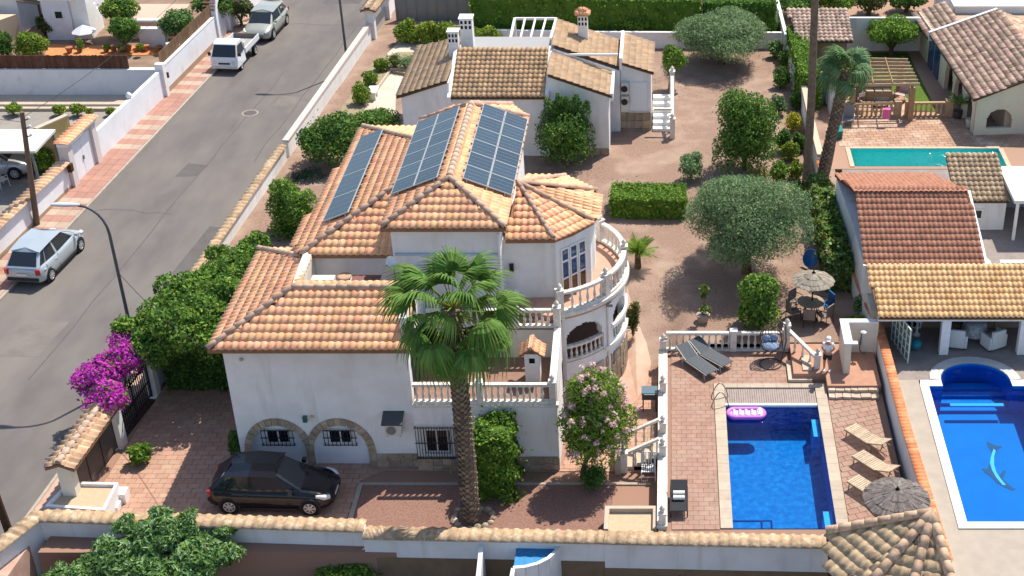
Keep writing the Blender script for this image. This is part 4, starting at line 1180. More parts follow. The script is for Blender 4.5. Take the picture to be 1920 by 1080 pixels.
ig = thing("iron_gate", "black wrought iron gate of vertical bars under the purple bougainvillea", "gate", street(42,GT,0))
mb_bars = []
s0, s1 = GS1+.46, 43.25
n = 18
for i in range(n+1):
    s_ = s0+(s1-s0)*i/n
    MB().bar(street(s_,GT,.1), street(s_,GT,1.66+.14*math.sin(math.pi*i/n)), .028).build("bar", IRON, ig)
mb = MB()
for z in (.18,.75,1.5): mb.bar(street(s0,GT,z), street(s1,GT,z), .045)
for s_ in (s0+.02,(s0+s1)/2,s1-.02): mb.bar(street(s_,GT,.05), street(s_,GT,1.75), .06)
mb.build("gate_frame", IRON, ig)
stbox(MB(), 43.26, 43.6, GT-.2, GT+.2, -.1, 1.9).build("post", PLASTER, ig)
# box planter in the corner
bp = thing("planter", "low white walled box topped with pale sand in the corner of the driveway", "planter", (-19.8,38.2,0))
P4 = [at(*p,.75) for p in ((128,904),(222,906),(196,958),(84,950))]
P4 = [(p.x,p.y) for p in P4]; cx_ = sum(p[0] for p in P4)/4; cy_ = sum(p[1] for p in P4)/4
inn = [(cx_+(p[0]-cx_)*.90, cy_+(p[1]-cy_)*.84) for p in P4]
mb = MB()
for i in range(4):
    j = (i+1)%4; mb.prism([P4[i],P4[j],inn[j],inn[i]], -.1, .78)
mb.build("wall", PLASTER, bp); MB().prism(inn, -.1, .66).build("sand", M("sand_tan",(.52,.40,.27),(.46,.35,.23),scale=6,rough=.95,bump=.3), bp)
st_ = thing("concrete_steps", "two small white steps beside the sand topped planter", "steps", (-18.9,38.4,0))
MB().box((-18.98,38.0,0),(-18.62,38.45,.24)).build("step", WHITE, st_); MB().box((-18.98,38.46,0),(-18.5,38.9,.42)).build("step", WHITE, st_)

# ---- pool deck's left edge: wall with stone coping, balustrades, steps down to the courtyard
dwl = thing("deck_wall", "retaining wall with pale stone coping along the left edge of the pool deck", "wall", (-.1,42,0))
MB().box((-.32,36.3,-.1),(-.06,47.0,.74)).build("wall", PLASTER_C, dwl)
n = 20
me = slab_mesh("coping_stone", STONEW, .34, 10.7/n-.01, .09)
for i in range(n): put("coping_stone", me, dwl, (-.19,36.3+10.7*(i+.5)/n,.741))
pm = post_mesh(.40,.24,STONEW,True)
for y_ in (47.0,44.1,41.55,40.2,36.5): put("post", pm, dwl, (-.19,y_,.83))
db = thing("balustrade", "long cast stone balustrade behind the two grey loungers on the pool deck", "balustrade", (2.3,47.15,DZ))
bb = balustrade(db, [(-.05,47.1,DZ),(4.55,47.1,DZ)], .84, .255, [(2.55,47.1,DZ),(4.6,47.1,DZ)], post_w=.24, part="rails", finial=False)
db2 = thing("balustrade", "short sloping balustrade beside the garden steps behind the pool cover", "balustrade", (5.0,46,DZ))
mb = MB(); mb.bar((4.62,46.9,1.80),(5.62,45.5,1.42),.14,.10); mb.build("rail", STONEW, db2)
for u in (.28,.55,.8):
    p = V(4.62+1.0*u,46.9-1.4*u,0); put("baluster", baluster_mesh(.66-.05*u,.06,STONEW), db2, (p.x,p.y,1.10-.38*u+.03))
put("post", post_mesh(1.0,.24,STONEW,True), db2, (4.6,46.95,.95)); put("post", post_mesh(.86,.22,STONEW,True), db2, (5.66,45.42,.72))
gs = thing("garden_steps", "broad beige steps leading from the pool terrace up to the gravel garden", "steps", (5.0,45.3,DZ))
for i in range(3):
    MB().prism([(4.55+.28*i,44.86+.16*i),(5.45,44.86+.16*i),(5.45,46.2),(4.55+.28*i,46.2)], DZ-.02, DZ+.12*(i+1)).build("step", _MATS["rough_pale_stone"], gs)
cs = thing("deck_steps", "small flight of steps with two sloping balustrades down from the deck to the courtyard", "steps", (-.8,41,0))
for i in range(4):
    MB().box((-1.5+.3*i,40.35,-.02),(-.33,41.35,.17*(i+1))).build("step", SANDP, cs)
for y_ in (40.3,41.45):
    MB().bar((-1.5,y_,.78),(-.32,y_,1.42),.13,.09).build("rail", STONEW, cs)
    for u in (.3,.55,.8): put("baluster", baluster_mesh(.60,.055,STONEW), cs, (-1.5+1.18*u,y_,.10+.60*u))
    put("post", post_mesh(.82,.24,STONEW,True), cs, (-1.55,y_,0))
mb = MB(); mb.box((-1.86,40.1,0),(-1.66,41.6,.62)); mb.build("side_wall", SANDP, cs)
pt = thing("planter", "low sandy planter box against the front wall beside the pool deck", "planter", (-1.2,37,0))
mb = MB(); mb.box((-2.1,36.36,-.1),(-1.95,37.55,.68)); mb.box((-1.95,37.4,-.1),(-.36,37.55,.68)); mb.box((-.5,36.36,-.1),(-.36,37.4,.68)); mb.build("wall", SANDP, pt)
MB().box((-1.95,36.3,-.1),(-.5,37.4,.5)).build("sand", _MATS["sand_tan"], pt)

# ---- pavilion roof in the bottom right corner
pv = thing("corner_pavilion", "corner pavilion with weathered tile roof fanning out from the meeting of two walls", "pavilion", (7,34,0))
ap = V(8.22,34.95,2.40)
e_ = [V(5.02,35.22,1.42), V(5.0,33.05,.95), V(5.35,32.2,.86), V(6.95,31.6,.86), V(8.75,31.4,1.0)]
rp_ = Roof(.30,.40,.06)
rp_.face([e_[0],e_[1],ap]); rp_.face([e_[1],e_[2],ap]); rp_.face([e_[2],e_[3],ap]); rp_.face([e_[3],e_[4],ap])
ro = rp_.build(pv, "roof", DARKT, BROWN_DK, 300)
DRG = M("ridge_tile_weathered",(.74,.50,.33),(.60,.40,.26),scale=6,rough=.9,rand=.15,col3=(.34,.23,.15),scale3=3)
for e in (e_[0],e_[2],e_[3],e_[4]): ridge(ro, e+V(0,0,.06), ap+V(0,0,.06), DRG, .17, .42)
MB().prism([(5.3,35.0),(8.1,34.7),(8.4,32.0),(7.0,32.2),(5.5,32.8)], -2.4, .85).build("wall", PLASTER, pv)
# ---- little pool and ramp wall of the front neighbour
lp = thing("plunge_pool", "small blue tiled plunge pool inside a curved white wall below the front wall", "pool", (-4.3,35.4,-1.2))
cpts = [at(*p,.38) for p in ((962,1064),(985,1062),(1008,1056),(1028,1046),(1042,1033),(1049,1022))]
cc = [(p.x,p.y) for p in cpts]
MB().prism([(cc[0][0],35.95)]+cc+[(cc[-1][0],35.95)], -1.3, .27).build("basin", M("plunge_mosaic",(.02,.17,.40),(.05,.27,.52),scale=16,rough=.6), lp)
mb = MB()
for a, b in zip(cc, cc[1:]+[(cc[-1][0]+.02,35.85)]): mb.bar((*a,-.46),(*b,-.46),.12,1.70)
mb.build("wall", WHITE, lp)
mb = MB(); mb.bar((cc[0][0],cc[0][1],-.47),(cc[0][0]-.03,34.0,-.47),.12,1.66); mb.build("side_wall", WHITE, lp)
rw = thing("ramp_wall", "narrow sloping white wall running down from the front wall beside the plunge pool", "wall", (-6.1,35,-1.2))
MB().add([(-6.12,35.8,.45),(-5.98,35.8,.45),(-5.98,34.0,-.1),(-6.12,34.0,-.1),(-6.12,35.8,-1.3),(-5.98,35.8,-1.3),(-5.98,34.0,-1.3),(-6.12,34.0,-1.3)],
         [(0,3,2,1),(0,1,5,4),(1,2,6,5),(2,3,7,6),(3,0,4,7)]).build("wall", WHITE, rw)

# ---- right neighbour: porch house
po = thing("porch_house", "house with ochre tiled porch roof on white columns and a red tiled main roof behind", "house", (11,50,NZ))
rr1 = Roof(.205,.30,.055)
rr1.face([(7.98,46.15,2.78),(20,46.15,2.78),(20,48.6,3.62),(7.75,48.6,3.62)])
rr1.build(po, "porch_roof", YELT, M("bed_ochre",(.20,.12,.06),rough=.95), 0, thick=.10)
rr2 = Roof(.20,.34,.04)
rr2.face([(7.72,48.7,3.60),(12.40,48.7,3.60),(12.28,52.65,4.90),(7.66,52.65,4.90)])
rr2.face([(7.66,52.65,4.90),(12.28,52.65,4.90),(11.75,57.3,3.42),(7.40,57.3,3.42)])
rr2.build(po, "main_roof", REDT, M("bed_red",(.14,.05,.03),rough=.95), 0, thick=.12)
MB().box((7.62,48.61,2.4),(20,48.70,3.66)).build("roof_kerb", WHITE, po)
mb = MB(); mb.prism([(7.76,48.72),(12.3,48.72),(12.2,52.6),(11.7,57.1),(7.46,57.1),(7.7,52.6)], .8, 3.32); mb.build("wall", PLASTER, po)
MB().add([(12.42,48.72,3.63),(12.52,48.72,3.63),(12.40,52.65,4.93),(12.30,52.65,4.93),(12.42,48.72,3.3),(12.52,48.72,3.3),(12.40,52.65,4.5),(12.30,52.65,4.5)],[(0,1,2,3),(0,4,5,1),(1,5,6,2)]).build("verge", WHITE, po)
MB().box((8.0,46.3,2.52),(20,46.62,2.74)).build("porch_beam", PLASTER, po)
MB().box((8.0,46.15,2.74),(20,46.28,2.80)).build("gutter", WOODD, po)
for x_ in (10.62,13.62,16.6):
    MB().box((x_-.17,46.3,NZ),(x_+.17,46.60,2.52)).build("column", WHITE, po)
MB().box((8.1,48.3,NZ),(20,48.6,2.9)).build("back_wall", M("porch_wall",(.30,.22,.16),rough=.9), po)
window_unit(po, (9.3,48.28,1.0), (1,0,0), .75, 1.6, GLASSD, panes=2, nm="porch_door")
MB().prism([(12.5,48.75),(13.0,48.75),(12.95,50.2),(12.45,51.2)], NZ, 3.0).build("side_wall", PLASTER_C, po)
MB().box((13.0,48.72,NZ),(20,48.95,3.72)).build("parapet", PLASTER, po)
# annex with brown tiled roof, white flat roof canopy
an = thing("annex", "small white annex with brown tiled roof and one little window by the grey patio", "outbuilding", (14.2,58,NZ))
MB().box((13.0,56.6,NZ),(15.0,59.4,2.45)).build("wall", PLASTER, an)
ra = Roof(.23,.33,.06); ra.face([(12.7,56.5,2.48),(15.1,56.5,2.48),(15.1,59.6,3.3),(12.7,59.6,3.3)]); ra.build(an, "roof", M("annex_tile",(.36,.25,.15),(.48,.36,.24),scale=5,rough=.9,rand=.22), BROWN_DK, 0, thick=.10)
window_unit(an, (13.62,56.595,1.55), (1,0,0), .38, .5, GLASSD, panes=1)
cy = thing("flat_canopy", "white flat roofed canopy on slim posts at the right edge", "canopy", (16.5,57,NZ))
MB().box((15.05,55.5,2.85),(20,59.0,3.0)).build("roof", M("canopy_white",(.66,.62,.56),rough=.9), cy)
for x_ in (15.25,17.6): MB().box((x_-.06,55.6,NZ),(x_+.06,55.72,2.85)).build("post", WHITE, cy)
MB().box((15.06,58.8,NZ),(20,58.95,2.85)).build("back_panel", M("canopy_panel",(.22,.24,.30),rough=.8), cy)

# ---- upper right neighbour: cream house with arches
cr_ = thing("cream_house", "cream house with round arches and a mottled pink tile roof beside the turquoise pool", "house", (16,70,NZ))
EZ = 3.12
c0, c1, c2 = at(1826,187,EZ), at(1742,63,EZ), at(1708,17,EZ+.0)
sl = .34
k0, k1 = at(1895,173,EZ+.55), at(1935,150,EZ+1.25)
fdir = V(.10,-.0,0)
rdn = V(c1.x-c0.x, c1.y-c0.y, 0).normalized(); rn = V(rdn.y,-rdn.x,0)
def ro_(s, t, dz=0): p = c0+rdn*s+rn*t; return (p.x, p.y, EZ+sl*t+dz)
Ls = (c1-c0).length
rm = Roof(.24,.34,.06)
rm.face([ro_(0,0), ro_(Ls,0), ro_(Ls,3.6), ro_(.3,3.6)])
rm.face([ro_(.3,3.6), ro_(Ls,3.6), (ro_(Ls,7.4)[0],ro_(Ls,7.4)[1],EZ), (ro_(.3,7.4)[0],ro_(.3,7.4)[1],EZ)])
Ln = (c2-c1).length
rm.face([ro_(Ls+.05,-.05,-.25), ro_(Ls+Ln,-.05,-.25), ro_(Ls+Ln,1.9,-.25), ro_(Ls+.05,1.9,-.25)])
rm.build(cr_, "roof", MIXT, BROWN_DK, 0, thick=.12)
CW = M("cream_wall",(.68,.62,.47),(.62,.56,.42),scale=1.5,rough=.9)
def rq(s, t): p = c0+rdn*s+rn*t; return (p.x,p.y)
def arch_row(u, z):
    for a in (1.35,3.3,5.3):
        if arch(u, z, a, .78, .95, .78): return True
    return False
mb = MB()
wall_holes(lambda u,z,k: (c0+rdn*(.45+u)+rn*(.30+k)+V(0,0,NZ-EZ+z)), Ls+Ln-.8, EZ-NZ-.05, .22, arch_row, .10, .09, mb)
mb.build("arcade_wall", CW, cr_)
mb = MB()
wall_holes(lambda u,z,k: (c0+rdn*(.35+k)+rn*(.30+u)+V(0,0,NZ-EZ+z)), 3.3, EZ-NZ+.0, .22, lambda u,z: z>.34 and arch(u,z,1.25,.66,.78,.62), .06,.06, mb)
mb.prism([rq(.36,.32),rq(.58,.32),rq(.58,3.6),rq(.36,3.6)], EZ-.02, lambda p: EZ-.12+sl*((V(p[0],p[1],0)-V(c0.x,c0.y,0)).dot(rn)), bottom=False)
mb.build("gable_wall", CW, cr_)
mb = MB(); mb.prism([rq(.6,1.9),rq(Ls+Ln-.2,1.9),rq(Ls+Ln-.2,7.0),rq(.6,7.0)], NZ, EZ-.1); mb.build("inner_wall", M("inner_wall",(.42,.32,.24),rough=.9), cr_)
mb = MB(); mb.prism([rq(.1,3.62),rq(.4,3.62),rq(.4,8),rq(.1,8)], NZ, 2.75); mb.build("side_wall", PLASTER, cr_)
mb = MB(); mb.prism([rq(Ls-.12,-.02),rq(Ls+.08,-.02),rq(Ls+.08,3.7),rq(Ls-.12,3.7)], EZ-.4, lambda p: EZ+.12+sl*((V(p[0],p[1],0)-V(c0.x,c0.y,0)).dot(rn))); mb.build("step_gable", PLASTER, cr_)
for u in (8.3,9.6):
    p = c0+rdn*u+rn*.26; m3 = Matrix((rdn, -rn, Vector((0,0,1)))).transposed()
    MB().obox(p+V(0,0,NZ-EZ+.95), (.5,.03,.9), m3).build("glass_door", GLASSB, cr_)
fl2 = thing("flat_roofed_house", "white flat roofed house with terrace behind the mottled tile roof", "house", (22,80,NZ))
MB().box((16.6,79.5,NZ),(30,86,3.4)).build("wall", PLASTER, fl2); MB().box((16.5,79.4,3.4),(30,86,3.5)).build("parapet", WHITE, fl2)
MB().box((19.0,74.2,NZ),(30,79.3,2.2)).build("terrace", M("terrace_pale",(.60,.55,.50),rough=.9), fl2)
lw = MB().prism([(19.2,66),(30,66),(30,74.1),(19.6,74.1)], NZ, NZ+.03); lw.build("side_lawn", M("lawn_green",(.10,.16,.03),(.07,.12,.02),scale=6,rough=.95,bump=.4), None, kind='structure')
MB().prism([(8.7,69.9),(14.2,69.9),(13.9,78.5),(7.4,78.5),(8.0,72)], NZ, NZ+.03).build("pergola_lawn", _MATS["lawn_green"], None, kind='structure')
# shed with pale tiled roof
sd = thing("garden_shed", "low shed with pale pinkish tile roof behind the clipped hedge", "shed", (8.8,77,NZ))
rs = Roof(.26,.36,.07); rs.face([(7.3,75.4,2.85),(10.25,75.4,2.85),(10.3,78.9,3.5),(6.8,78.9,3.5)]); rs.build(sd, "roof", M("shed_tile",(.56,.42,.33),(.40,.27,.20),scale=7,rough=.9,rand=.3), BROWN_DK, 0, thick=.1)
MB().box((7.5,75.8,NZ),(10.0,78.7,2.85)).build("wall", M("shed_wall",(.32,.20,.15),rough=.9), sd)
gw2 = thing("garden_wall", "shaded white wall between the tiled shed and the round clipped tree", "wall", (12,78.8,NZ))
wall_run(gw2, [(10.4,78.9),(15,78.9)], .2, NZ-.2, 3.0)

# ---- bungalow behind the villa
bg_ = thing("bungalow", "white bungalow with several low brown tiled roofs at different heights and white chimneys", "house", (-7,67,1))
rb = Roof(.235,.33,.065); sb = .36
rb.face([(-10.5,64.25,4.18),(-5.92,64.25,4.18),(-5.92,67.6,5.38),(-10.5,67.6,5.38)])
rb.build(bg_, "middle_roof", BROWN, BROWN_DK, 0, thick=.12)
SIDER = M("roof_tile_lichen",(.40,.27,.17),(.48,.34,.22),scale=5,rough=.95,rand=.14,col3=(.32,.23,.16),scale3=1.5)
for fc in ([(-13.15,64.4,4.15),(-10.65,64.4,4.95),(-10.65,70.4,4.95),(-13.15,71.2,4.15)],
           [(-5.75,64.35,5.30),(-2.72,64.35,4.20),(-2.72,67.3,4.20),(-5.75,67.3,5.30)],
           [(-5.65,67.45,5.60),(-2.36,67.45,4.42),(-2.36,71.2,4.42),(-5.65,71.2,5.60)],
           [(-2.30,67.35,4.72),(-.72,67.35,4.20),(-.72,71.6,4.20),(-2.30,71.6,4.72)]):
    rb2 = Roof(.235,.33,.055); rb2.face(fc); rb2.build(bg_, "side_roof", SIDER, BROWN_DK, 0, thick=.12)
mb = MB()
def wedge(mb, x0, x1, y0, y1, z0, za, zb): mb.prism([(x0,y0),(x1,y0),(x1,y1),(x0,y1)], z0, lambda p: za+(zb-za)*(p[0]-x0)/(x1-x0))
wedge(mb,-12.95,-10.6,64.55,70.2,.2,4.02,4.80); mb.box((-10.58,64.45,.2),(-5.85,69.5,4.05))
wedge(mb,-5.80,-2.90,64.5,67.35,.2,5.15,4.10); wedge(mb,-5.70,-2.42,67.36,71.0,.2,5.45,4.28); wedge(mb,-2.40,-.86,67.5,71.4,.2,4.58,4.08)
mb.build("wall", PLASTER, bg_)
for x_, za, zb, y0, y1 in ((-10.57,4.2,5.4,64.2,67.65),(-5.84,4.35,5.5,64.3,67.7)):
    MB().add([(x_-.10,y0,za),(x_+.08,y0,za),(x_+.08,y1,zb),(x_-.10,y1,zb),(x_-.10,y0,za-.35),(x_+.08,y0,za-.35),(x_+.08,y1,zb-.4),(x_-.10,y1,zb-.4)],[(0,1,2,3),(0,4,5,1),(1,5,6,2),(0,3,7,4)]).build("verge", WHITE, bg_)
MB().box((-2.44,67.42,4.3),(-2.28,71.4,4.95)).build("parapet", WHITE, bg_); MB().box((-2.80,64.38,3.9),(-2.66,67.3,4.32)).build("verge", WHITE, bg_)
MB().box((-5.72,67.33,5.1),(-2.5,67.44,5.2)).build("flashing", WHITE, bg_)
x = -2.42
while x < -.9:
    w = rnd.uniform(.3,.5); x1 = min(x+w,-.84)
    for z0 in (.7,1.15,1.58): MB().box((x,67.44-rnd.random()*.02,z0),(x1-.02,67.5,z0+.41)).build("plinth_stone", CLAD, bg_)
    x = x1
x = -5.8
while x < -2.95:
    w = rnd.uniform(.4,.7); x1 = min(x+w,-2.88); MB().box((x,64.44-rnd.random()*.02,.8),(x1-.02,64.5,1.36)).build("plinth_stone", CLAD, bg_); x = x1
MB().box((-1.95,67.44,2.1),(-1.05,67.52,3.65)).build("shutter", M("shutter_white",(.72,.74,.76),rough=.6), bg_)
MB().box((-1.98,67.40,2.02),(-1.02,67.53,2.09)).build("sill", LGREY, bg_)
for z_ in (2.45,3.15):
    a = MB().box((-2.34,67.1,z_),(-1.98,67.45,z_+.55)).build("air_conditioner", LGREY, bg_)
    MB().lathe((0,0,0), [(.16,0),(.16,.02),(.05,.03)], 12).build("fan_grille", GREYM, a, loc=None) if False else None
    f = MB(); f.tube([(-2.2,67.095,z_+.28),(-2.2,67.07,z_+.28)], .17, 12); f.build("fan_grille", IRON, a)
def chimney(par, x, y, z0, z1, w):
    c = MB().box((x-w/2,y-w/2,z0),(x+w/2,y+w/2,z1)).build("chimney", WHITE, par)
    for r_ in range(2):
        for k in range(3):
            xx = x-w/2+w*(k+.5)/3; MB().box((xx-w*.09,y-w/2-.012,z1-.24-.26*r_),(xx+w*.09,y-w/2+.0,z1-.08-.26*r_)).build("vent", DARK, c)
    MB().box((x-w/2-.05,y-w/2-.05,z1),(x+w/2+.05,y+w/2+.05,z1+.06)).build("cap", WHITE, c)
    return c
chimney(bg_, -10.7, 67.9, 4.6, 6.2, .5); chimney(bg_, -10.15, 68.9, 4.6, 6.55, .62)
c = chimney(bg_, -4.35, 69.9, 4.8, 6.35, .5)
rcc = Roof(.2,.22,.04)
for q_ in range(4):
    a0 = math.pi/4+q_*math.pi/2; p_ = [(-4.35+.5*math.cos(a0),69.9+.5*math.sin(a0),6.42),(-4.35+.5*math.cos(a0+math.pi/2),69.9+.5*math.sin(a0+math.pi/2),6.42),(-4.35,69.9,6.75)]
    rcc.face(p_)
roof_small(rcc, c, "chimney_roof", TERRA, TERRA_DK)
MB().box((-10.3,67.9,3.6),(-6.1,70.6,4.9)).build("flat_roof", M("flat_roof_grey",(.33,.33,.33),rough=.9), bg_)
# white pergola frame behind the bungalow
pf = thing("pergola_frame", "white painted metal pergola frame standing behind the bungalow roofs", "pergola", (-7.6,72,1))
zt = 4.6
pa_, pb_, pc_, pd_ = at(957,73,zt), at(1032,73,zt), at(1043,35,zt), at(965,35,zt)
for a, b in ((pa_,pb_),(pb_,pc_),(pc_,pd_),(pd_,pa_)): MB().bar(a, b, .12).build("beam", WHITE, pf)
for u in (.25,.5,.75): MB().bar(pa_.lerp(pb_,u), pd_.lerp(pc_,u), .09).build("rafter", WHITE, pf)
for a in (pa_,pb_,pc_,pd_): MB().bar(a, V(a.x,a.y,.9), .10).build("post", WHITE, pf)
# entrance steps with balustrade on the bungalow's right side
es = thing("entrance_steps", "white steps with cast stone balustrades on the right side of the bungalow", "steps", (-.2,68.5,1))
for i in range(6): MB().box((-.78,67.3+.42*i,.8),(.16,67.3+.42*(i+1),1.0+.17*(i+1))).build("step", WHITE, es)
for i in range(7):
    put("baluster", baluster_mesh(.78,.075,STONEW), es, (.22,66.9+.48*i,1.05+.14*i)); 
MB().bar((.22,66.7,1.98),(.22,70.2,2.95),.16,.10).build("rail", STONEW, es)
put("post", post_mesh(1.05,.26,STONEW,True), es, (.22,66.55,1.0)); put("post", post_mesh(1.2,.26,STONEW,True), es, (.22,70.3,1.9))
MB().bar((-.72,67.2,2.3),(.2,67.2,2.3),.12,.1).build("rail", STONEW, es)
# yard of the bungalow
MB().prism([at(*q_,1.06)[:2] for q_ in ((686,201),(734,133),(726,100),(755,72),(872,70),(806,88),(800,96),(742,180),(740,250),(664,250),(670,222))], .2, 1.06).build("yard_paving", M("yard_paving_pale",(.52,.43,.34),(.58,.50,.41),scale=1.2,rough=.95), kind='structure')
be = thing("planting_bed", "raised planting bed with low stone edge full of cacti beside the bungalow", "planting bed", at(760,120,1))
b4 = [at(*p,1.2)[:2] for p in ((735,133),(760,138),(765,130),(800,118),(795,98),(745,98),(718,112))]
MB().prism(b4, 1.0, 1.22).build("soil", M("bed_soil",(.33,.27,.17),(.24,.20,.12),scale=5,rough=.95,bump=.5), be)
mb = MB(); mb.bar((*at(733,134,1.1)[:2],1.15),(*at(765,136,1.1)[:2],1.15),.22,.34); mb.build("stone_edge", M("edge_stone",(.36,.27,.2),rough=.95), be)
be2 = thing("planting_bed", "narrow planting bed edged in pale kerb stones beside the white street wall", "planting bed", at(690,170,1))
b5 = [at(*p,1.1)[:2] for p in ((632,214),(655,183),(703,112),(724,102),(734,131),(686,199),(668,222))]
MB().prism(b5, .5, 1.12).build("soil", _MATS["bed_soil"], be2)
mb = MB(); p_ = at(685,198,1.1); q_ = at(733,132,1.1); mb.bar((*p_[:2],1.1),(*q_[:2],1.1),.12,.2); mb.build("kerb", SANDP, be2)
# back boundary: wall under the tall hedge, gate to the street
bkw = thing("garden_wall", "low white wall at the foot of the tall back hedge", "wall", (-5,79.5,1))
wall_run(bkw, [(-11.5,80.0),(-4,79.6),(1.6,79.2),(6.6,79.2)], .2, .8, [1.9,1.9,2.0,2.0])
bkf = thing("panel_fence", "grey green panel fence behind the yellow green shrubs", "fence", (-14,83.5,1))
pA, pB = at(745,38,1.0), at(897,38,1.0)
n = 8
for i in range(n):
    a, b = pA.lerp(pB,i/n), pA.lerp(pB,(i+1)/n-.005)
    MB().bar(a+V(0,0,.75), b+V(0,0,.75), .05, 1.7).build("panel", M("fence_panel_grey",(.20,.23,.22),(.27,.25,.22),scale=1.5,rough=.9), bkf)
    MB().box((a.x-.05,a.y-.05,.8),(a.x+.05,a.y+.05,2.65)).build("post", GREYM, bkf)
fg = thing("gateway", "far gateway with a white lintel and tiled cap at the top of the street wall", "gateway", street(80.5,-23.8,0))
stbox(MB(), 79.1, 79.5, -24.05, -23.55, 0, 2.6).build("pillar", PLASTER, fg); stbox(MB(), 82.6, 83.0, -24.05, -23.55, 0, 2.6).build("pillar", PLASTER, fg)
stbox(MB(), 79.0, 83.1, -24.1, -23.5, 2.601, 2.8).build("lintel", PLASTER_C, fg)
rf = Roof(.3,.35,.07)
for sg in (-1,1): rf.face([street(78.9,-23.8+sg*.45,2.79),street(83.2,-23.8+sg*.45,2.79),street(83.2,-23.8,2.97),street(78.9,-23.8,2.97)])
rf.build(fg, "gate_roof", COPT, TERRA_DK, 0, thick=.08)
stbox(MB(), 79.52, 82.58, -23.84, -23.78, .1, 1.8).build("gate_panel", M("gate_grey",(.42,.40,.36),rough=.6), fg)
for i in range(2):
    stbox(MB(), 83.3+i*6, 89.2+i*6, -23.95, -23.7, 0, 1.9).build("side_wall", PLASTER, fg)

# ================================================================ LEFT SIDE OF THE STREET
WBLUE = M("white_wall_cool", (.78,.79,.81), (.70,.71,.73), scale=.8, rough=.9, col3=(.58,.57,.55), scale3=1.5, thr3=(.6,.85))
lw1 = thing("street_wall", "low white wall with terracotta barrel coping beside the wooden pole on the left pavement", "wall", street(55,-33.9,0))
wall_run(lw1, [street(46,-34.15),street(60.2,-33.95)], .24, 0, 1.42, WBLUE, plinth=.28)
coping_tiles(lw1, street(46,-34.15,1.50), street(53.4,-34.05,1.50), .62, .33, TERRA, .09); coping_tiles(lw1, street(53.4,-34.05,1.50), street(60.2,-33.95,1.50), .62, .33, _MATS["gate_tile"], .09)
lg = thing("gateway", "white double gate under a sloping tile topped lintel on the left pavement", "gateway", street(61.8,-33.85,0))
stbox(MB(), 60.25, 60.72, -34.1, -33.65, 0, 2.25).build("pillar", M("pillar_warm_grey",(.62,.57,.54),rough=.9), lg)  # warm grey pillars, darker than the white lintel
stbox(MB(), 62.95, 63.42, -34.1, -33.65, 0, 2.25).build("pillar", _MATS["pillar_warm_grey"], lg)
stbox(MB(), 60.2, 63.5, -34.12, -33.6, 2.251, 2.42).build("lintel", PLASTER, lg)
coping_tiles(lg, street(60.1,-33.86,2.50), street(63.6,-33.86,2.50), .72, .31, TERRA, .09)
stbox(MB(), 60.74, 61.82, -33.86, -33.80, .05, 2.0).build("gate_panel", WBLUE, lg); stbox(MB(), 61.85, 62.93, -33.86, -33.80, .05, 2.0).build("gate_panel", WBLUE, lg)
MB().obox(street(61.84,-33.77,1.0), (.03,.05,.1), Matrix.Identity(3)).build("handle", GREYM, lg)
MB().obox(street(60.1,-33.62,1.25), (.10,.14,.2), Matrix.Identity(3)).build("letterbox", WOODD, lg)
lw2 = thing("street_wall", "long plain white wall between the two gates on the left pavement", "wall", street(68,-33.9,0))
wall_run(lw2, [street(63.45,-33.9),street(71.7,-33.75)], .2, 0, [1.55,1.62], WBLUE)
stbox(MB(), 71.7, 72.05, -33.95, -33.5, 0, 2.0).build("pillar", WHITE, lw2)
p = street(67.9,-33.85,1.6); MB().lathe(p, [(.07,0),(.16,.08),(.16,.2),(.05,.32)], 10).build("finial", WHITE, lw2)
lw3 = thing("street_wall", "white street wall with brown plinth and dark screen on top before the white arch", "wall", street(76,-33.8,0))
wall_run(lw3, [street(72.1,-33.75),street(80.2,-33.75)], .2, 0, 1.7, WBLUE, plinth=.42, pm=M("plinth_tan",(.38,.27,.19),rough=.95))
stbox(MB(), 72.1, 80.2, -33.87, -33.63, 1.70, 1.76).build("cap", WHITE, lw3)
for i in range(40):
    a = street(72.2+8.0*i/40,-33.82,1.76); b = street(72.2+8.0*(i+.9)/40,-33.82,1.76)
    MB().bar(a+V(0,0,.36), b+V(0,0,.36), .03, .72).build("screen_slat", M("screen_brown",(.20,.125,.075),(.15,.09,.055),scale=3,rough=.9,rand=.2), lw3)
MB().obox(street(72.3,-33.6,1.15), (.10,.06,.15), Matrix.Identity(3)).build("letterbox", WOODD, lw3)
lw4 = thing("street_wall", "white street wall beyond the arch shaded by the bougainvillea", "wall", street(88,-33.8,0))
wall_run(lw4, [street(82.6,-33.75),street(92.5,-33.6)], .2, 0, 1.9, WBLUE)
lw5 = thing("street_wall", "last white wall with a blue gate at the top left of the street", "wall", street(96,-33.6,0))
wall_run(lw5, [street(92.9,-33.5),street(110,-33.4)], .2, 0, 2.0, WBLUE)
stbox(MB(), 93.6, 94.9, -33.42, -33.36, .1, 1.8).build("gate_panel", M("gate_blue_grey",(.20,.27,.33),rough=.5), lw5)
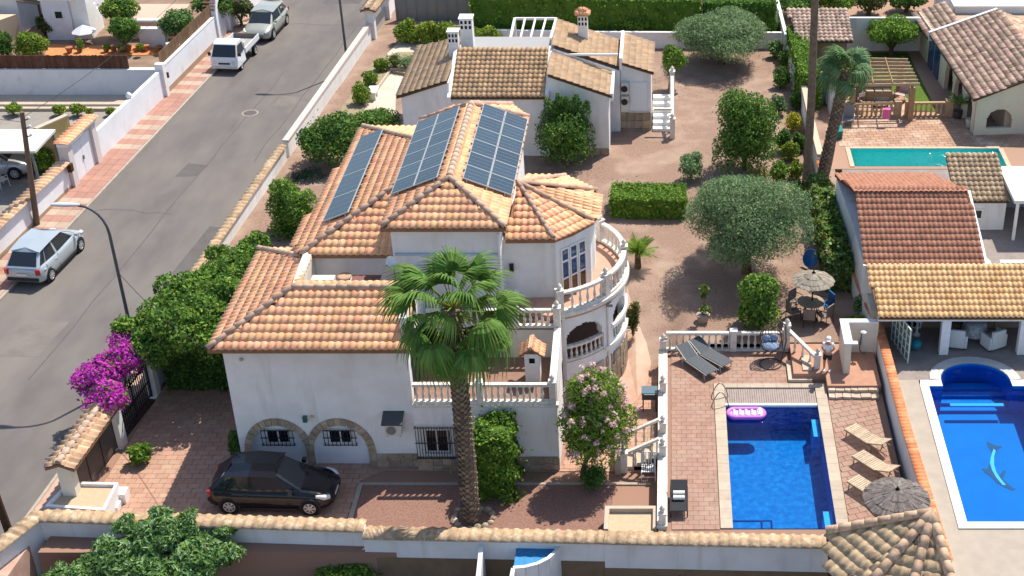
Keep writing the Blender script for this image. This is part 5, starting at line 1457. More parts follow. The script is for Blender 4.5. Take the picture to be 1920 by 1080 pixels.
# white arch over a gate
ar = thing("garden_arch", "round white arch with red tile strip over a pavement gate", "arch", street(81.4,-33.75,0))
A0_, A1_ = 80.25, 82.55; mid = (A0_+A1_)/2; hw = (A1_-A0_)/2
nseg = 16
outer = [(mid-hw*math.cos(math.pi*i/nseg), 1.75+1.15*math.sin(math.pi*i/nseg)) for i in range(nseg+1)]
inner = [(mid-(hw-.30)*math.cos(math.pi*i/nseg), 1.75+.85*math.sin(math.pi*i/nseg)) for i in range(nseg+1)]
O = [(A0_,0)]+outer+[(A1_,0)]; I = [(A0_+.30,0)]+inner+[(A1_-.30,0)]
mb = MB()
for a, b, c, d in zip(O[:-1],O[1:],I[1:],I[:-1]):
    vs = [street(s_,-33.55,z_) for s_,z_ in (a,b,c,d)]+[street(s_,-33.95,z_) for s_,z_ in (a,b,c,d)]
    mb.add(vs, [(0,1,2,3),(7,6,5,4),(0,4,5,1),(2,6,7,3)])
mb.build("arch", WBLUE, ar)
for i in range(2,8):
    (s0_,z0_),(s1_,z1_) = outer[i-1], outer[i]
    a, b = street(s0_,-34.0,z0_+.05), street(s1_,-34.0,z1_+.05)
    MB().bar((a+b)/2+V(-.32,0,0), (a+b)/2+V(.42,0,0), .22, .07).build("tile", REDT, ar)
stbox(MB(), A0_+.32, A1_-.32, -33.78, -33.72, .1, 1.9).build("gate_panel", M("gate_pale",(.62,.63,.66),rough=.6), ar)
# cross wall between the two left plots, with wooden screen
cw_ = thing("cross_wall", "long white wall topped by a dark brown wooden slat screen between the two left plots", "wall", (-37,74.6,0))
xa = street(72.0,-34).x
MB().box((-58,74.5,0),(xa-.1,74.75,1.5)).build("wall", WBLUE, cw_); MB().box((-58,74.44,1.5),(xa-.1,74.8,1.56)).build("cap", WHITE, cw_)
smm = MB().box((-.045,-.02,0),(.045,.02,.78)).mesh("screen_slat", M("screen_wood",(.16,.075,.05),(.115,.055,.038),scale=4,rough=.9,rand=.25))
for i in range(110): put("screen_slat", smm, cw_, (-40.6+.098*i, 74.62, 1.56+rnd.uniform(-.03,.02)))
wl = MB().tube([(-37.4,74.4,1.7),(-37.4,74.25,1.62)], .12, 10); wl.build("wall_lamp", M("lamp_blue",(.25,.45,.65),rough=.3), cw_)
# ================================================================ VEHICLES
TYRE = M("tyre_rubber", (.02,.02,.02), rough=.85); RIM = M("alloy_rim", (.55,.55,.56), rough=.35, metal=.5)
GLASSC = M("car_glass", (.018,.022,.028), rough=.04, spec=.7); LAMPW = M("headlight_clear", (.62,.62,.60), rough=.12, spec=.7)
LAMPR = M("tail_light_red", (.45,.02,.02), rough=.15, spec=.6); BUMP = M("bumper_black", (.025,.025,.028), rough=.6)
PLATE = M("licence_plate_white", (.7,.7,.68), rough=.5)
def bil(q, u, v): return q[0].lerp(q[1],u).lerp(q[3].lerp(q[2],u), v)
def pane_on(parent, name, mat, q, u0, u1, v0, v1, off=.008, u0t=None, u1t=None):
    """plate lying on a quad (corners in order), lifted a little off it"""
    q = [Vector(p) for p in q]; n = (q[1]-q[0]).cross(q[3]-q[0]).normalized()
    c = [bil(q,u0,v0), bil(q,u1,v0), bil(q,u1 if u1t is None else u1t,v1), bil(q,u0 if u0t is None else u0t,v1)]
    a = [p+n*off for p in c]; b = [p-n*.02 for p in c]
    return MB().add(a+b, [(0,1,2,3),(4,5,1,0),(5,6,2,1),(6,7,3,2),(7,4,0,3)]).build(name, mat, parent)
def wheel_parts(t, x, y, r, w, side, spokes=7):
    tm = MB(); prof = [(r*.66,-w/2),(r*.92,-w/2),(r,-w*.36),(r,w*.36),(r*.92,w/2),(r*.66,w/2)]
    vs, fs = [], []; n = 22
    for rr, yy in prof:
        for k in range(n):
            a = 2*math.pi*k/n; vs.append((x+rr*math.cos(a), y+yy, r+rr*math.sin(a)))
    for i in range(len(prof)-1):
        for k in range(n):
            k2 = (k+1)%n; fs.append((i*n+k,i*n+k2,(i+1)*n+k2,(i+1)*n+k))
    tm.add(vs, fs, True); wh = tm.build("wheel", TYRE, t)
    MB().tube([(x,y-w*.3,r),(x,y+w*.3,r)], r*.66, 22).build("brake_disc", IRON, wh)
    rm_ = MB(); yo = y+side*w*.42
    ring = [(x+r*.62*math.cos(2*math.pi*k/20), yo, r+r*.62*math.sin(2*math.pi*k/20)) for k in range(21)]
    rm_.tube(ring, r*.06, 6, caps=False); rm_.tube([(x,yo-.02,r),(x,yo+.02,r)], r*.14, 10)
    for k in range(spokes):
        a = 2*math.pi*k/spokes; rm_.bar((x,yo,r), (x+r*.6*math.cos(a),yo,r+r*.6*math.sin(a)), r*.17, .03, up=(0,1,0))
    rm_.build("rim", RIM, wh)
def car(label, paint, loc, rz, L=4.2, W=1.76, H=1.5, wb=2.7, r=.31, prof=None, cab=None, name="parked_car", group=None):
    """front along +x. prof: stations (x, bottom, belt, half width factor); cab: windscreen foot, windscreen head, roof rear, rear foot"""
    t = thing(name, label, "car", (0,0,0), group)
    h = L/2
    prof = prof or [(-h,.42,.78,.80),(-h+.06,.30,.93,.90),(-h+.35,.22,.98,.98),(-h+.9,.19,.97,1.0),(0,.19,.95,1.0),(h-1.25,.19,.93,1.0),(h-.75,.20,.88,.985),(h-.35,.22,.80,.94),(h-.12,.27,.70,.84),(h,.36,.58,.68)]
    cab = cab or (h-.98,h-1.88,-h+.66,-h+.08)
    mb = MB(); rings = []
    for x, zb, zt, k in prof:
        w = W/2*k; d = zt-zb
        half = [(w*.88,zb),(w*.985,zb+d*.16),(w,zb+d*.42),(w*.985,zb+d*.70),(w*.93,zb+d*.93),(w*.80,zt),(w*.40,zt+.03),(0,zt+.04)]
        pts = [(x,-a,b) for a,b in half]+[(x,a,b) for a,b in half[-2::-1]]
        rings.append(pts)
    n = len(rings[0]); vs = [p for rg in rings for p in rg]; fs = []
    for i in range(len(rings)-1):
        for k in range(n-1): fs.append((i*n+k,(i+1)*n+k,(i+1)*n+k+1,i*n+k+1))
        fs.append((i*n+n-1,(i+1)*n+n-1,(i+1)*n,i*n))
    mb.add(vs, fs, True); mb.add(rings[0], [tuple(range(n))]); mb.add(rings[-1], [tuple(range(n-1,-1,-1))])
    body = mb.build("body", paint, t)
    zb_, wbs, wt = .90, W/2*.92, W/2*.72
    x1, x2, x3, x4 = cab
    Bs = [V(x1,-wbs*.93,zb_),V(x1,wbs*.93,zb_),V(x4,wbs*.94,zb_+.06),V(x4,-wbs*.94,zb_+.06)]
    Ts = [V(x2,-wt*.97,H-.05),V(x2,wt*.97,H-.05),V(x3,wt*.95,H-.07),V(x3,-wt*.95,H-.07)]
    xm = (x2+x3)/2; Bm = [V(xm+.05,-wbs,zb_),V(xm+.05,wbs,zb_)]; Tm = [V(xm,-wt,H-.01),V(xm,wt,H-.01)]
    mb = MB(); vs = [Bs[0],Bs[1],Bm[1],Bs[2],Bs[3],Bm[0],Ts[0],Ts[1],Tm[1],Ts[2],Ts[3],Tm[0], V(x2,0,H-.01),V(xm,0,H+.02),V(x3,0,H-.03)]
    mb.add(vs, [(0,6,12,7,1)[::-1],(1,7,8,2)[::-1],(2,8,9,3)[::-1],(3,9,14,10,4)[::-1],(4,10,11,5)[::-1],(5,11,6,0)[::-1],(6,11,13,12),(11,10,14,13),(12,13,8,7),(13,14,9,8)])
    cb_ = mb.build("cabin", paint, t); bv = cb_.modifiers.new("round","BEVEL"); bv.width = .10; bv.segments = 3; bv.limit_method = 'ANGLE'; bv.angle_limit = math.radians(25)
    pane_on(t, "windscreen", GLASSC, [Bs[0],Bs[1],Ts[1],Ts[0]], .04,.96,.06,.94)
    pane_on(t, "rear_window", GLASSC, [Bs[2],Bs[3],Ts[3],Ts[2]], .06,.94,.12,.90)
    for sg, q1, q2 in ((-1,[Bm[0],Bs[0],Ts[0],Tm[0]],[Bs[3],Bm[0],Tm[0],Ts[3]]),(1,[Bs[1],Bm[1],Tm[1],Ts[1]],[Bm[1],Bs[2],Ts[2],Tm[1]])):
        if sg < 0:
            pane_on(t,"side_window",GLASSC,q1,.05,.84,.08,.90,u1t=.93); pane_on(t,"side_window",GLASSC,q2,.42,.95,.08,.90); pane_on(t,"side_window",GLASSC,q2,.10,.38,.10,.88,u0t=.16)
        else:
            pane_on(t,"side_window",GLASSC,q1,.16,.95,.08,.90,u0t=.07); pane_on(t,"side_window",GLASSC,q2,.05,.58,.08,.90); pane_on(t,"side_window",GLASSC,q2,.62,.90,.10,.88,u1t=.84)
        y = sg*(W/2*.985)
        MB().obox((x1-.30,sg*(W/2+.06),zb_+.10),(.07,.09,.06),Matrix.Identity(3)).build("wing_mirror", paint, t)
        for xx in (xm-.02, xm-1.0): MB().obox((xx-.12,sg*(W/2*.985),zb_-.12),(.09,.02,.015),Matrix.Identity(3)).build("door_handle", paint, t)
        for xx, z0, z1 in ((xm+.06,.30,.90),(xm-.92,.45,.90),(x1-.02,.34,.86)):
            MB().bar((xx,sg*(W/2*.998),z0),(xx,sg*(W/2*.955),z1),.012,.012).build("door_gap", BUMP, t)
        MB().bar((-wb/2+.42,sg*(W/2*.97),.24),(wb/2-.42,sg*(W/2*.97),.24),.05,.10).build("sill", BUMP, t)
        q = [V(h-.14,sg*W*.40,.66),V(h-.62,sg*W*.475,.74)]
        MB().tube([V(h-.10,sg*W*.34,.63),V(h-.24,sg*W*.41,.68),V(h-.50,sg*W*.455,.76)], [.085,.10,.05], 10).build("headlight", LAMPW, t)
        MB().obox((-h+.06,sg*W*.40,.80),(.06,.10,.12),Matrix.Rotation(sg*-.5,3,'Z')).build("tail_light", LAMPR, t)
        for xx in (-wb/2, wb/2):
            MB().tube([(xx,sg*(W/2-.25),r+.01),(xx,sg*(W/2*.992),r+.01)], r*1.17, 22, smooth=False).build("wheel_arch", BUMP, t)
            wheel_parts(t, xx, sg*(W/2-.075), r, .19, sg)
    MB().obox((-h+.02,0,.46),(.06,W*.40,.06),Matrix.Identity(3)).build("bumper_strip", BUMP, t)
    MB().obox((h-.05,0,.40),(.05,W*.27,.07),Matrix.Identity(3)).build("grille", BUMP, t)
    MB().obox((h-.005,0,.47),(.012,.24,.05),Matrix.Identity(3)).build("licence_plate", PLATE, t); MB().obox((-h-.01,0,.68),(.012,.24,.05),Matrix.Identity(3)).build("licence_plate", PLATE, t)
    t.location = loc; t.rotation_euler = (0,0,rz)
    return t
BLACKP = M("car_paint_black", (.006,.006,.010), rough=.18, spec=.35, coat=.25)
SILVP = M("car_paint_silver_blue", (.44,.49,.52), rough=.28, metal=.35, coat=.4)
SAGEP = M("car_paint_sage", (.37,.385,.33), rough=.3, metal=.35, coat=.4)
WHITEP = M("car_paint_white", (.74,.75,.76), rough=.35, coat=.3)
a, b = at(435,962), at(585,965)
d = (b-a).normalized(); c = (a+b)/2+V(-d.y,d.x,0)*.80
car("shiny black five door hatchback parked beside the garage arches", BLACKP, (c.x-.02,c.y,.0), math.atan2(d.y,d.x), 4.2, 1.74, 1.52, (b-a).length, .315)
a, b = at(97,527), at(152,470)
d = (b-a).normalized(); c = (a+b)/2+V(-d.y,d.x,0)*.80
h = 2.1
car("silver blue people carrier parked at the left kerb with its tail to us", SILVP, c, math.atan2(d.y,d.x), 4.25, 1.74, 1.60, 2.72, .31,
    prof=[(-h,.40,.80,.84),(-h+.05,.30,.96,.92),(-h+.35,.22,1.0,.98),(-h+.9,.19,.99,1.0),(0,.19,.97,1.0),(h-1.15,.19,.98,1.0),(h-.7,.20,.90,.98),(h-.32,.22,.80,.93),(h-.1,.27,.68,.82),(h+.02,.36,.56,.66)], cab=(h-.70,h-1.75,-h+.62,-h+.03))
c = street(82.6,-31.4,0)
car("sage grey estate car parked behind the white pickup truck", SAGEP, c, math.atan2(-RD.y,-RD.x), 4.3, 1.76, 1.50, 2.6, .33, cab=(2.15-.95,2.15-1.75,-2.15+.62,-2.15+.06))
c = at(15,343,0)
car("dark windowed silver car half hidden under the white carport", M("car_paint_grey",(.45,.46,.48),rough=.3,metal=.4,coat=.3), (c.x-1.1,c.y+1.15,0), 0.06, 4.1, 1.72, 1.5, 2.6, .31)
# white pickup truck
t = thing("pickup_truck", "small white forward cab pickup truck with an empty drop side bed", "truck", (0,0,0))
prof = [(1.95,.36,.62,.80),(1.90,.30,.80,.93)]
mb = MB()
W = 1.55
def ringx(x, zb, zt, w): return [(x,-w,zb),(x,-w,zt),(x,w,zt),(x,w,zb)]
cabp = [(.55,.35),(.55,1.62),(.70,1.70),(1.35,1.70),(1.48,1.62),(1.92,.98),(2.0,.80),(2.0,.35)]
vs = [(x,-W/2*(.88 if z>1.1 else 1),z) for x,z in cabp]+[(x,W/2*(.88 if z>1.1 else 1),z) for x,z in cabp]; n = len(cabp)
mb.add(vs, [tuple(range(n)), tuple(range(2*n-1,n-1,-1))]+[(n+i,n+(i+1)%n,(i+1)%n,i) for i in range(n)])
mb.build("cab", WHITEP, t)
q = [V(1.92,-W/2,.98),V(1.92,W/2,.98),V(1.48,W/2*.88,1.62),V(1.48,-W/2*.88,1.62)]
pane_on(t,"windscreen",GLASSC,q,.04,.96,.02,.95)
for sg in (-1,1):
    q = [V(.62,sg*W/2*1.0,1.0),V(1.84,sg*W/2*1.0,1.0),V(1.46,sg*W/2*.885,1.58),V(.62,sg*W/2*.885,1.58)]
    if sg > 0: q = [q[1],q[0],q[3],q[2]]
    pane_on(t,"side_window",GLASSC,q,.06,.94,.05,.92)
    MB().tube([(2.01,sg*.55,.70),(1.97,sg*.55,.70)],.12,14).build("headlight",LAMPW,t)
    MB().obox((1.75,sg*(W/2+.12),1.12),(.05,.07,.10),Matrix.Identity(3)).build("wing_mirror",BUMP,t)
    MB().obox((-.72,sg*(W/2+.0),.90),(1.2,.02,.16),Matrix.Identity(3)).build("side_board",WHITEP,t)
    for xx in (1.30,-1.15): wheel_parts(t,xx,sg*(W/2-.10),.28,.18,sg,5)
    MB().obox((-1.93,sg*.62,.62),(.02,.07,.08),Matrix.Identity(3)).build("tail_light",LAMPR,t)
MB().box((-1.92,-W/2+.03,.66),(.50,W/2-.03,.74)).build("load_bed",LGREY,t)
for i in range(8): MB().box((-1.90,-W/2+.05+i*.18,.745),(.46,-W/2+.21+i*.18,.76)).build("bed_board",M("bed_board_grey",(.40,.38,.35),(.32,.30,.28),scale=6,rough=.8,rand=.1),t)
MB().box((-1.95,-W/2,.74),(-1.91,W/2,1.04)).build("tailgate",M("tailgate_grey",(.16,.15,.14),rough=.7),t); MB().box((.47,-W/2+.02,.74),(.53,W/2-.02,1.42)).build("headboard",WHITEP,t)
MB().box((-1.9,-.35,.38),(1.2,.35,.6)).build("chassis",BUMP,t)
MB().box((1.99,-.34,.58),(2.02,.34,.68)).build("grille",BUMP,t); MB().box((1.985,-W/2+.02,.34),(2.05,W/2-.02,.46)).build("bumper",LGREY,t); MB().box((2.05,-.22,.40),(2.06,.22,.5)).build("licence_plate",PLATE,t)
t.location = street(77.5,-31.55,0); t.rotation_euler = (0,0,math.atan2(-RD.y,-RD.x))

# ================================================================ STREET FURNITURE
LAMPG = M("lamp_post_grey", (.10,.105,.11), (.07,.075,.08), scale=3, rough=.5)
def street_lamp(label, base, lean):
    t = thing("street_lamp", label, "street lamp", base, "street lamps on the right pavement")
    b = Vector(base)
    pts = [b+V(0,0,.1), b+V(0,0,4), b+V(.0,0,6.2)]+[b+lean*(.95*(1-math.cos(a)))+V(0,0,6.2+1.15*math.sin(a)) for a in [math.pi/2*i/6 for i in range(1,7)]]
    MB().tube(pts, [.075,.065,.058]+[.05]*6, 10).build("pole", LAMPG, t)
    e = pts[-1]
    MB().tube([b,b+V(0,0,.55)], .10, 12).build("base", LAMPG, t)
    hd = MB(); vs = []
    s_ = V(-lean.y,lean.x,0).normalized(); f = lean.normalized()
    sec = [(-.1,.05,.05),(.1,.09,.07),(.45,.14,.09),(.8,.13,.08),(1.0,.06,.04)]
    for u, w, hh in sec:
        for k in range(8):
            a = 2*math.pi*k/8; vs.append(e+f*u+s_*(w*math.cos(a))+V(0,0,hh*math.sin(a)*.8+.02))
    fs = [(i*8+k,i*8+(k+1)%8,(i+1)*8+(k+1)%8,(i+1)*8+k) for i in range(len(sec)-1) for k in range(8)]
    hd.add(vs, fs, True); hd.add(vs[-8:], [tuple(range(8))]); hd.build("lamp_head", M("lamp_head_grey",(.46,.50,.53),rough=.4), t)
    return t
lean = (at(100,375,7.45)-at(262,697,0)); lean.z = 0; lean = lean.normalized()
street_lamp("grey street lamp leaning over the road beside the purple bougainvillea", at(264,702,0), lean)
street_lamp("grey street lamp standing beside the white street wall of the bungalow", at(653,134,0), -RN)
wp1 = thing("utility_pole", "brown wooden pole with insulators standing at the left pavement's tile topped wall", "pole", at(70,425,0))
q = at(41,210,5.75); p = at(70,425,0)
MB().tube([p,q], [.14,.10], 10).build("pole", WOODP, wp1)
for k in range(3):
    c = p.lerp(q,.93-.07*k); MB().tube([c,c+V(.28,0,.06)], .03, 6).build("bracket", IRON, wp1); MB().lathe(c+V(.28,0,.05), [(.05,0),(.07,.05),(.04,.12)], 8).build("insulator", WHITE, wp1)
wp2 = thing("utility_pole", "dark wooden pole at the bottom left edge by the roadside", "pole", at(20,1010,0))
p = at(22,1012,0); MB().tube([p,p+V(-.30,.0,6.5)], [.14,.10], 10).build("pole", WOODD, wp2)
c = p+V(-.28,0,6.1); MB().tube([c,c+V(.25,0,.05)], .03, 6).build("bracket", IRON, wp2)
wp3 = thing("utility_pole", "dark metal post beside the last white wall at the top of the street", "pole", at(471,38,0))
p = at(471,38,0); MB().tube([p,p+V(-.1,0,6)], .09, 8).build("pole", M("post_dark",(.09,.075,.06),rough=.7), wp3)
c = p+V(-.1,0,5.8); MB().tube([c,c+V(-.3,0,0)], .03, 6).build("bracket", IRON, wp3)

# ================================================================ ROOFTOP AND FACADE FITTINGS
ac = thing("air_conditioner", "grey air conditioner under a dark hood on the shaded front wall", "air conditioner", (-9.5,40.4,2))
MB().box((-9.78,40.18,1.62),(-9.22,40.5,2.10)).build("case", LGREY, ac)
MB().tube([(-9.57,40.178,1.85),(-9.57,40.16,1.85)], .17, 14).build("fan_grille", GREYM, ac)
MB().prism([(-9.86,40.02),(-9.14,40.02),(-9.14,40.6),(-9.86,40.6)], lambda p: 2.16+.30*(p[1]-40.02), lambda p: 2.22+.30*(p[1]-40.02)).build("hood", M("hood_dark",(.07,.075,.08),rough=.6), ac)
for x_ in (-9.72,-9.28): MB().bar((x_,40.2,1.6),(x_,40.6,1.6),.04).build("bracket", IRON, ac)
ac2 = thing("air_conditioner", "cream outdoor air conditioner standing on the little roof terrace", "air conditioner", (-12.2,43.6,4.95))
MB().box((-12.55,43.5,5.05),(-11.75,43.85,5.95)).build("case", LGREY, ac2)
MB().tube([(-12.15,43.498,5.55),(-12.15,43.47,5.55)], .28, 16).build("fan_grille", M("fan_tan",(.30,.23,.14),rough=.7), ac2)
for x_ in (-12.45,-11.85): MB().box((x_-.05,43.5,4.95),(x_+.05,43.85,5.05)).build("foot", IRON, ac2)
wt_ = thing("terrace_table", "dark red topped table with white edge on the roof terrace", "table", (-10.8,43.8,4.95))
MB().box((-11.3,43.5,5.58),(-10.2,44.4,5.63)).build("edge", WHITE, wt_); MB().box((-11.26,43.54,5.631),(-10.24,44.36,5.66)).build("tabletop", M("table_maroon",(.20,.095,.08),rough=.6), wt_)
for x_ in (-11.2,-10.3):
    for y_ in (43.6,44.3): MB().box((x_-.03,y_-.03,4.95),(x_+.03,y_+.03,5.58)).build("leg", WHITE, wt_)
wc = thing("terrace_stool", "round cane stool beside the air conditioner on the roof terrace", "stool", (-11.55,44.2,4.95))
MB().lathe((-11.55,44.25,5.62), [(.24,0),(.27,.03),(.27,.06),(.20,.085)], 16).build("seat", M("cane",(.45,.30,.20),rough=.8), wc)
for k in range(4): a = math.pi/4+k*math.pi/2; MB().tube([(-11.55+.2*math.cos(a),44.25+.2*math.sin(a),4.95),(-11.55+.17*math.cos(a),44.25+.17*math.sin(a),5.63)], .02, 6).build("leg", _MATS["cane"], wc)
ds = thing("satellite_dish", "white satellite dish on a thin mast above the roof terrace", "satellite dish", (-9.75,43.7,4.95))
dc = V(-9.72,43.75,6.55)
MB().tube([(-9.65,43.85,4.95),(-9.65,43.85,6.6)], .025, 8).build("mast", GREYM, ds)
dm = MB(); f = V(-.25,-.9,.35).normalized(); sx = f.cross(V(0,0,1)).normalized(); sy = sx.cross(f)
vs = [dc-f*.06]; fs = []
for j, (r_, o_) in enumerate(((.08,-.05),(.145,-.03),(.195,.01))):
    for k in range(18): a = 2*math.pi*k/18; vs.append(dc+sx*(r_*math.cos(a))+sy*(r_*1.08*math.sin(a))+f*o_)
for k in range(18): fs.append((0,1+k,1+(k+1)%18))
for j in range(2):
    for k in range(18): fs.append((1+j*18+k,1+(j+1)*18+k,1+(j+1)*18+(k+1)%18,1+j*18+(k+1)%18))
dm.add(vs, fs, True); dm.build("dish", M("dish_pale_blue",(.60,.66,.70),rough=.4), ds)
MB().tube([dc+V(0,-.02,-.28),dc+f*.34+V(0,0,-.1)], .012, 6).build("arm", GREYM, ds); MB().box(tuple(dc+f*.34+V(-.03,-.03,-.13)),tuple(dc+f*.34+V(.03,.03,-.05))).build("receiver", GREYM, ds)

# ================================================================ POOL DECK FURNITURE
def frame_dir(H, F): d = (F-H); d.z = 0; d.normalize(); return d, V(-d.y,d.x,0)
def lounger(label, H, F, mat, frm, w=.58, back=.72, rise=.42, slat=None, group=None, zf=None):
    """H: hinge, F: foot end (both at seat height), headrest the other way"""
    z0 = zf if zf is not None else DZ
    t = thing("sun_lounger", label, "sun lounger", (H.x,H.y,z0), group)
    d, s = frame_dir(H, F); B = H-d*back+V(0,0,rise)
    m = lambda p, q: Matrix(((q-p).normalized(), s, (q-p).normalized().cross(s))).transposed()
    if slat is None:
        for nm, p, q in (("seat",H,F),("backrest",B,H)):
            MB().obox((p+q)/2, ((q-p).length/2, w/2-.02, .012), m(p,q)).build(nm, mat, t)
    else:
        for nm, p, q in (("seat_slat",H,F),("back_slat",B,H)):
            n = max(3,int((q-p).length/.085)); m3 = m(p,q)
            me = MB().obox((0,0,0), ((q-p).length/n/2-.008, w/2, .012), m3).mesh(nm, mat)
            for i in range(n): put(nm, me, t, p.lerp(q,(i+.5)/n))
    fm = MB()
    for sg in (-1,1):
        fm.tube([F+s*sg*w/2-V(0,0,.03), H+s*sg*w/2-V(0,0,.03), H-d*back*.9+s*sg*w/2-V(0,0,.03)], .022, 6)
        fm.tube([H+s*sg*(w/2-.01), B+s*sg*(w/2-.01)], .02, 6)
    fm.build("frame", frm, t)
    for sg in (-1,1):
        for p in (H.lerp(F,.88), H-d*back*.35):
            q = p+s*sg*w/2; MB().tube([(q.x,q.y,H.z-.03),(q.x+d.x*.04,q.y+d.y*.04,z0)], .02, 6).build("leg", frm, t)
    p = H-d*.30+V(0,0,rise*.38); MB().tube([p-V(0,0,.02), H-d*back*.85-V(0,0,.03)], .018, 6).build("prop", frm, t)
    return t
SLING = M("sling_grey", (.085,.095,.105), (.11,.12,.13), scale=20, rough=.8)
ALU = M("aluminium", (.50,.48,.45), rough=.4, metal=.4)
G_ = "grey sling loungers behind the pool"
lounger("nearer grey sling sun lounger left of its twin on the pool deck", at(1297,671,DZ+.30), at(1336,698,DZ+.30), SLING, ALU, .60, .62, .34, group=G_)
lounger("farther grey sling sun lounger closest to the stone balustrade", at(1323,659,DZ+.30), at(1365,682,DZ+.30), SLING, ALU, .60, .62, .34, group=G_)
dk = lounger("dark grey lounger holding two rolled white towels at the front of the deck", at(1273,926,DZ+.32), at(1273,958,DZ+.32), M("sling_dark",(.035,.037,.042),rough=.8), IRON, .56, .50, .20)
for k in range(2):
    tw = thing("towel", ("rolled white towel nearer the foot of the dark lounger","rolled white towel nearer the head of the dark lounger")[k], "towel", (.36,37.55+.2*k,DZ+.4), "rolled towels")
    c = at(1273,933-9*k,DZ+.42); MB().tube([c-V(.19,0,0),c+V(.19,0,0)], .075, 12).build("roll", M("towel_white",(.78,.76,.72),(.70,.68,.64),scale=30,rough=.95), tw)
    MB().tube([c-V(.195,0,-.004),c+V(.195,0,.004)], .035, 10).build("fold", M("towel_fold",(.62,.60,.57),rough=.95), tw)
WOODS = M("bleached_wood", (.55,.43,.30), (.44,.34,.24), scale=9, rough=.85, rand=.12)
WOODF = M("lounger_frame_wood", (.30,.21,.14), (.22,.15,.10), scale=8, rough=.85)
G_ = "slatted wooden loungers right of the pool"
for lab, dx, dy in (("weathered slatted wooden lounger farthest from the thatched parasol",0,0),("weathered slatted wooden lounger between the two others beside the pool",14,50),("weathered slatted wooden lounger partly under the big thatched parasol",5,97)):
    lounger(lab, at(1637+dx,826+dy,DZ+.36), at(1594+dx,799+dy,DZ+.34), WOODS, WOODF, .58, .62, .30, slat=True, group=G_)
def parasol(label, base, ztop_, r, drop, group=None):
    t = thing("parasol", label, "parasol", base, group); b = Vector(base)
    TH = M("thatch_grey", (.125,.108,.10), (.21,.185,.17), scale=9, rough=.95, rand=.28) if r > 1 else M("thatch_beige", (.25,.215,.17), (.36,.32,.26), scale=9, rough=.95, rand=.22)
    rg = np.random.default_rng(int(r*100)); vs, fs = [], []
    ns = 420                                   # straw strands, each its own thin strip
    for k in range(ns):
        a = 2*math.pi*k/ns*1.0+rg.normal(0,.01); lay = k % 3
        r0, r1 = (.02,.36,.66)[lay]*r, (.46,.78,1.0)[lay]*r*(1+rg.normal(0,.018))
        w0, w1 = .02+.5*r0*.05, .030*r+.035
        f = lambda rr, o=0: V(b.x+rr*math.cos(a), b.y+rr*math.sin(a), ztop_-drop*(rr/r)**1.15+.012*(2-lay)+o)
        s_ = V(-math.sin(a),math.cos(a),0); p0, p1 = f(r0,.01), f(r1, rg.normal(0,.008))
        i = len(vs); tw = V(0,0,rg.normal(0,.014)); vs += [p0-s_*w0, p0+s_*w0, p1+s_*w1+tw, p1-s_*w1-tw]; fs.append((i,i+1,i+2,i+3))
    MB().add(vs, fs).build("thatch", TH, t, kind='stuff')
    MB().lathe((b.x,b.y,0), [(0.01,ztop_+.01),(r*.5,ztop_-drop*.46),(r*.97,ztop_-drop*.985),(r*.9,ztop_-drop*1.06),(r*.4,ztop_-drop*.55),(0.01,ztop_-.08)], 32, True, False).build("canopy", TH, t)
    MB().tube([(b.x,b.y,b.z),(b.x,b.y,ztop_)], .03, 8).build("pole", WOODD, t)
    MB().lathe((b.x,b.y,ztop_-.02), [(.10,0),(.07,.06),(.03,.10),(.02,.16)], 8).build("finial", DARK, t)
    MB().lathe(b, [(.22,0),(.22,.06),(.05,.10)], 14).build("base", GREYM, t)
    for k in range(8):
        a = 2*math.pi*k/8+.2; MB().tube([(b.x,b.y,ztop_-.14),(b.x+r*.9*math.cos(a),b.y+r*.9*math.sin(a),ztop_-drop-.03)], .012, 5).build("rib", WOODD, t)
    return t
pb_ = at(1683,917,2.45)
parasol("big round grey thatched parasol over the wooden loungers at the front", (pb_.x,pb_.y,DZ), 2.42, 1.07, .34)
pb_ = at(1521,592,1.0)
parasol("grey thatched parasol over the round garden table and dark chairs", (pb_.x,pb_.y,1.0), 2.98, .83, .34)
# round table and chairs
tb = thing("garden_table", "round pale topped garden table under the grey parasol", "table", (pb_.x,pb_.y-.0,1.0))
MB().lathe((pb_.x-.05,pb_.y-.02,1.66), [(.52,0),(.55,.02),(.52,.04)], 24).build("tabletop", M("table_mosaic",(.36,.28,.20),(.26,.20,.15),scale=8,rough=.7), tb)
for k in range(4): a = .6+k*math.pi/2; MB().tube([(pb_.x-.05+.4*math.cos(a),pb_.y+.4*math.sin(a),1.0),(pb_.x-.05+.15*math.cos(a),pb_.y+.15*math.sin(a),1.66)], .02, 6).build("leg", IRON, tb)
def chair_(name, label, cat, x, y, z, rz, mat, seat=None, w=.46, h=.40, bh=.46, group=None, arms=True):
    t = thing(name, label, cat, (0,0,0), group)
    MB().box((-w/2,-w/2,h-.03),(w/2,w/2,h)).build("seat", seat or mat, t)
    b = MB(); b.prism([(-w/2,w/2-.02),(w/2,w/2-.02),(w/2,w/2+.03),(-w/2,w/2+.03)], h, h+bh); b.build("backrest", seat or mat, t)
    for sx in (-1,1):
        for sy in (-1,1): MB().tube([(sx*w*.46,sy*w*.46,h-.02),(sx*w*.5,sy*w*.52,0)], .016, 6).build("leg", mat, t)
        if arms: MB().tube([(sx*w*.5,w*.5,h+.22),(sx*w*.54,-w*.42,h+.20),(sx*w*.52,-w*.45,h-.02)], .018, 6).build("armrest", mat, t)
    t.location = (x,y,z); t.rotation_euler = (0,0,rz); return t
DKF = M("wicker_dark", (.03,.028,.027), rough=.7); CUSH = M("cushion_taupe",(.24,.20,.18),(.18,.15,.135),scale=6,rough=.95)
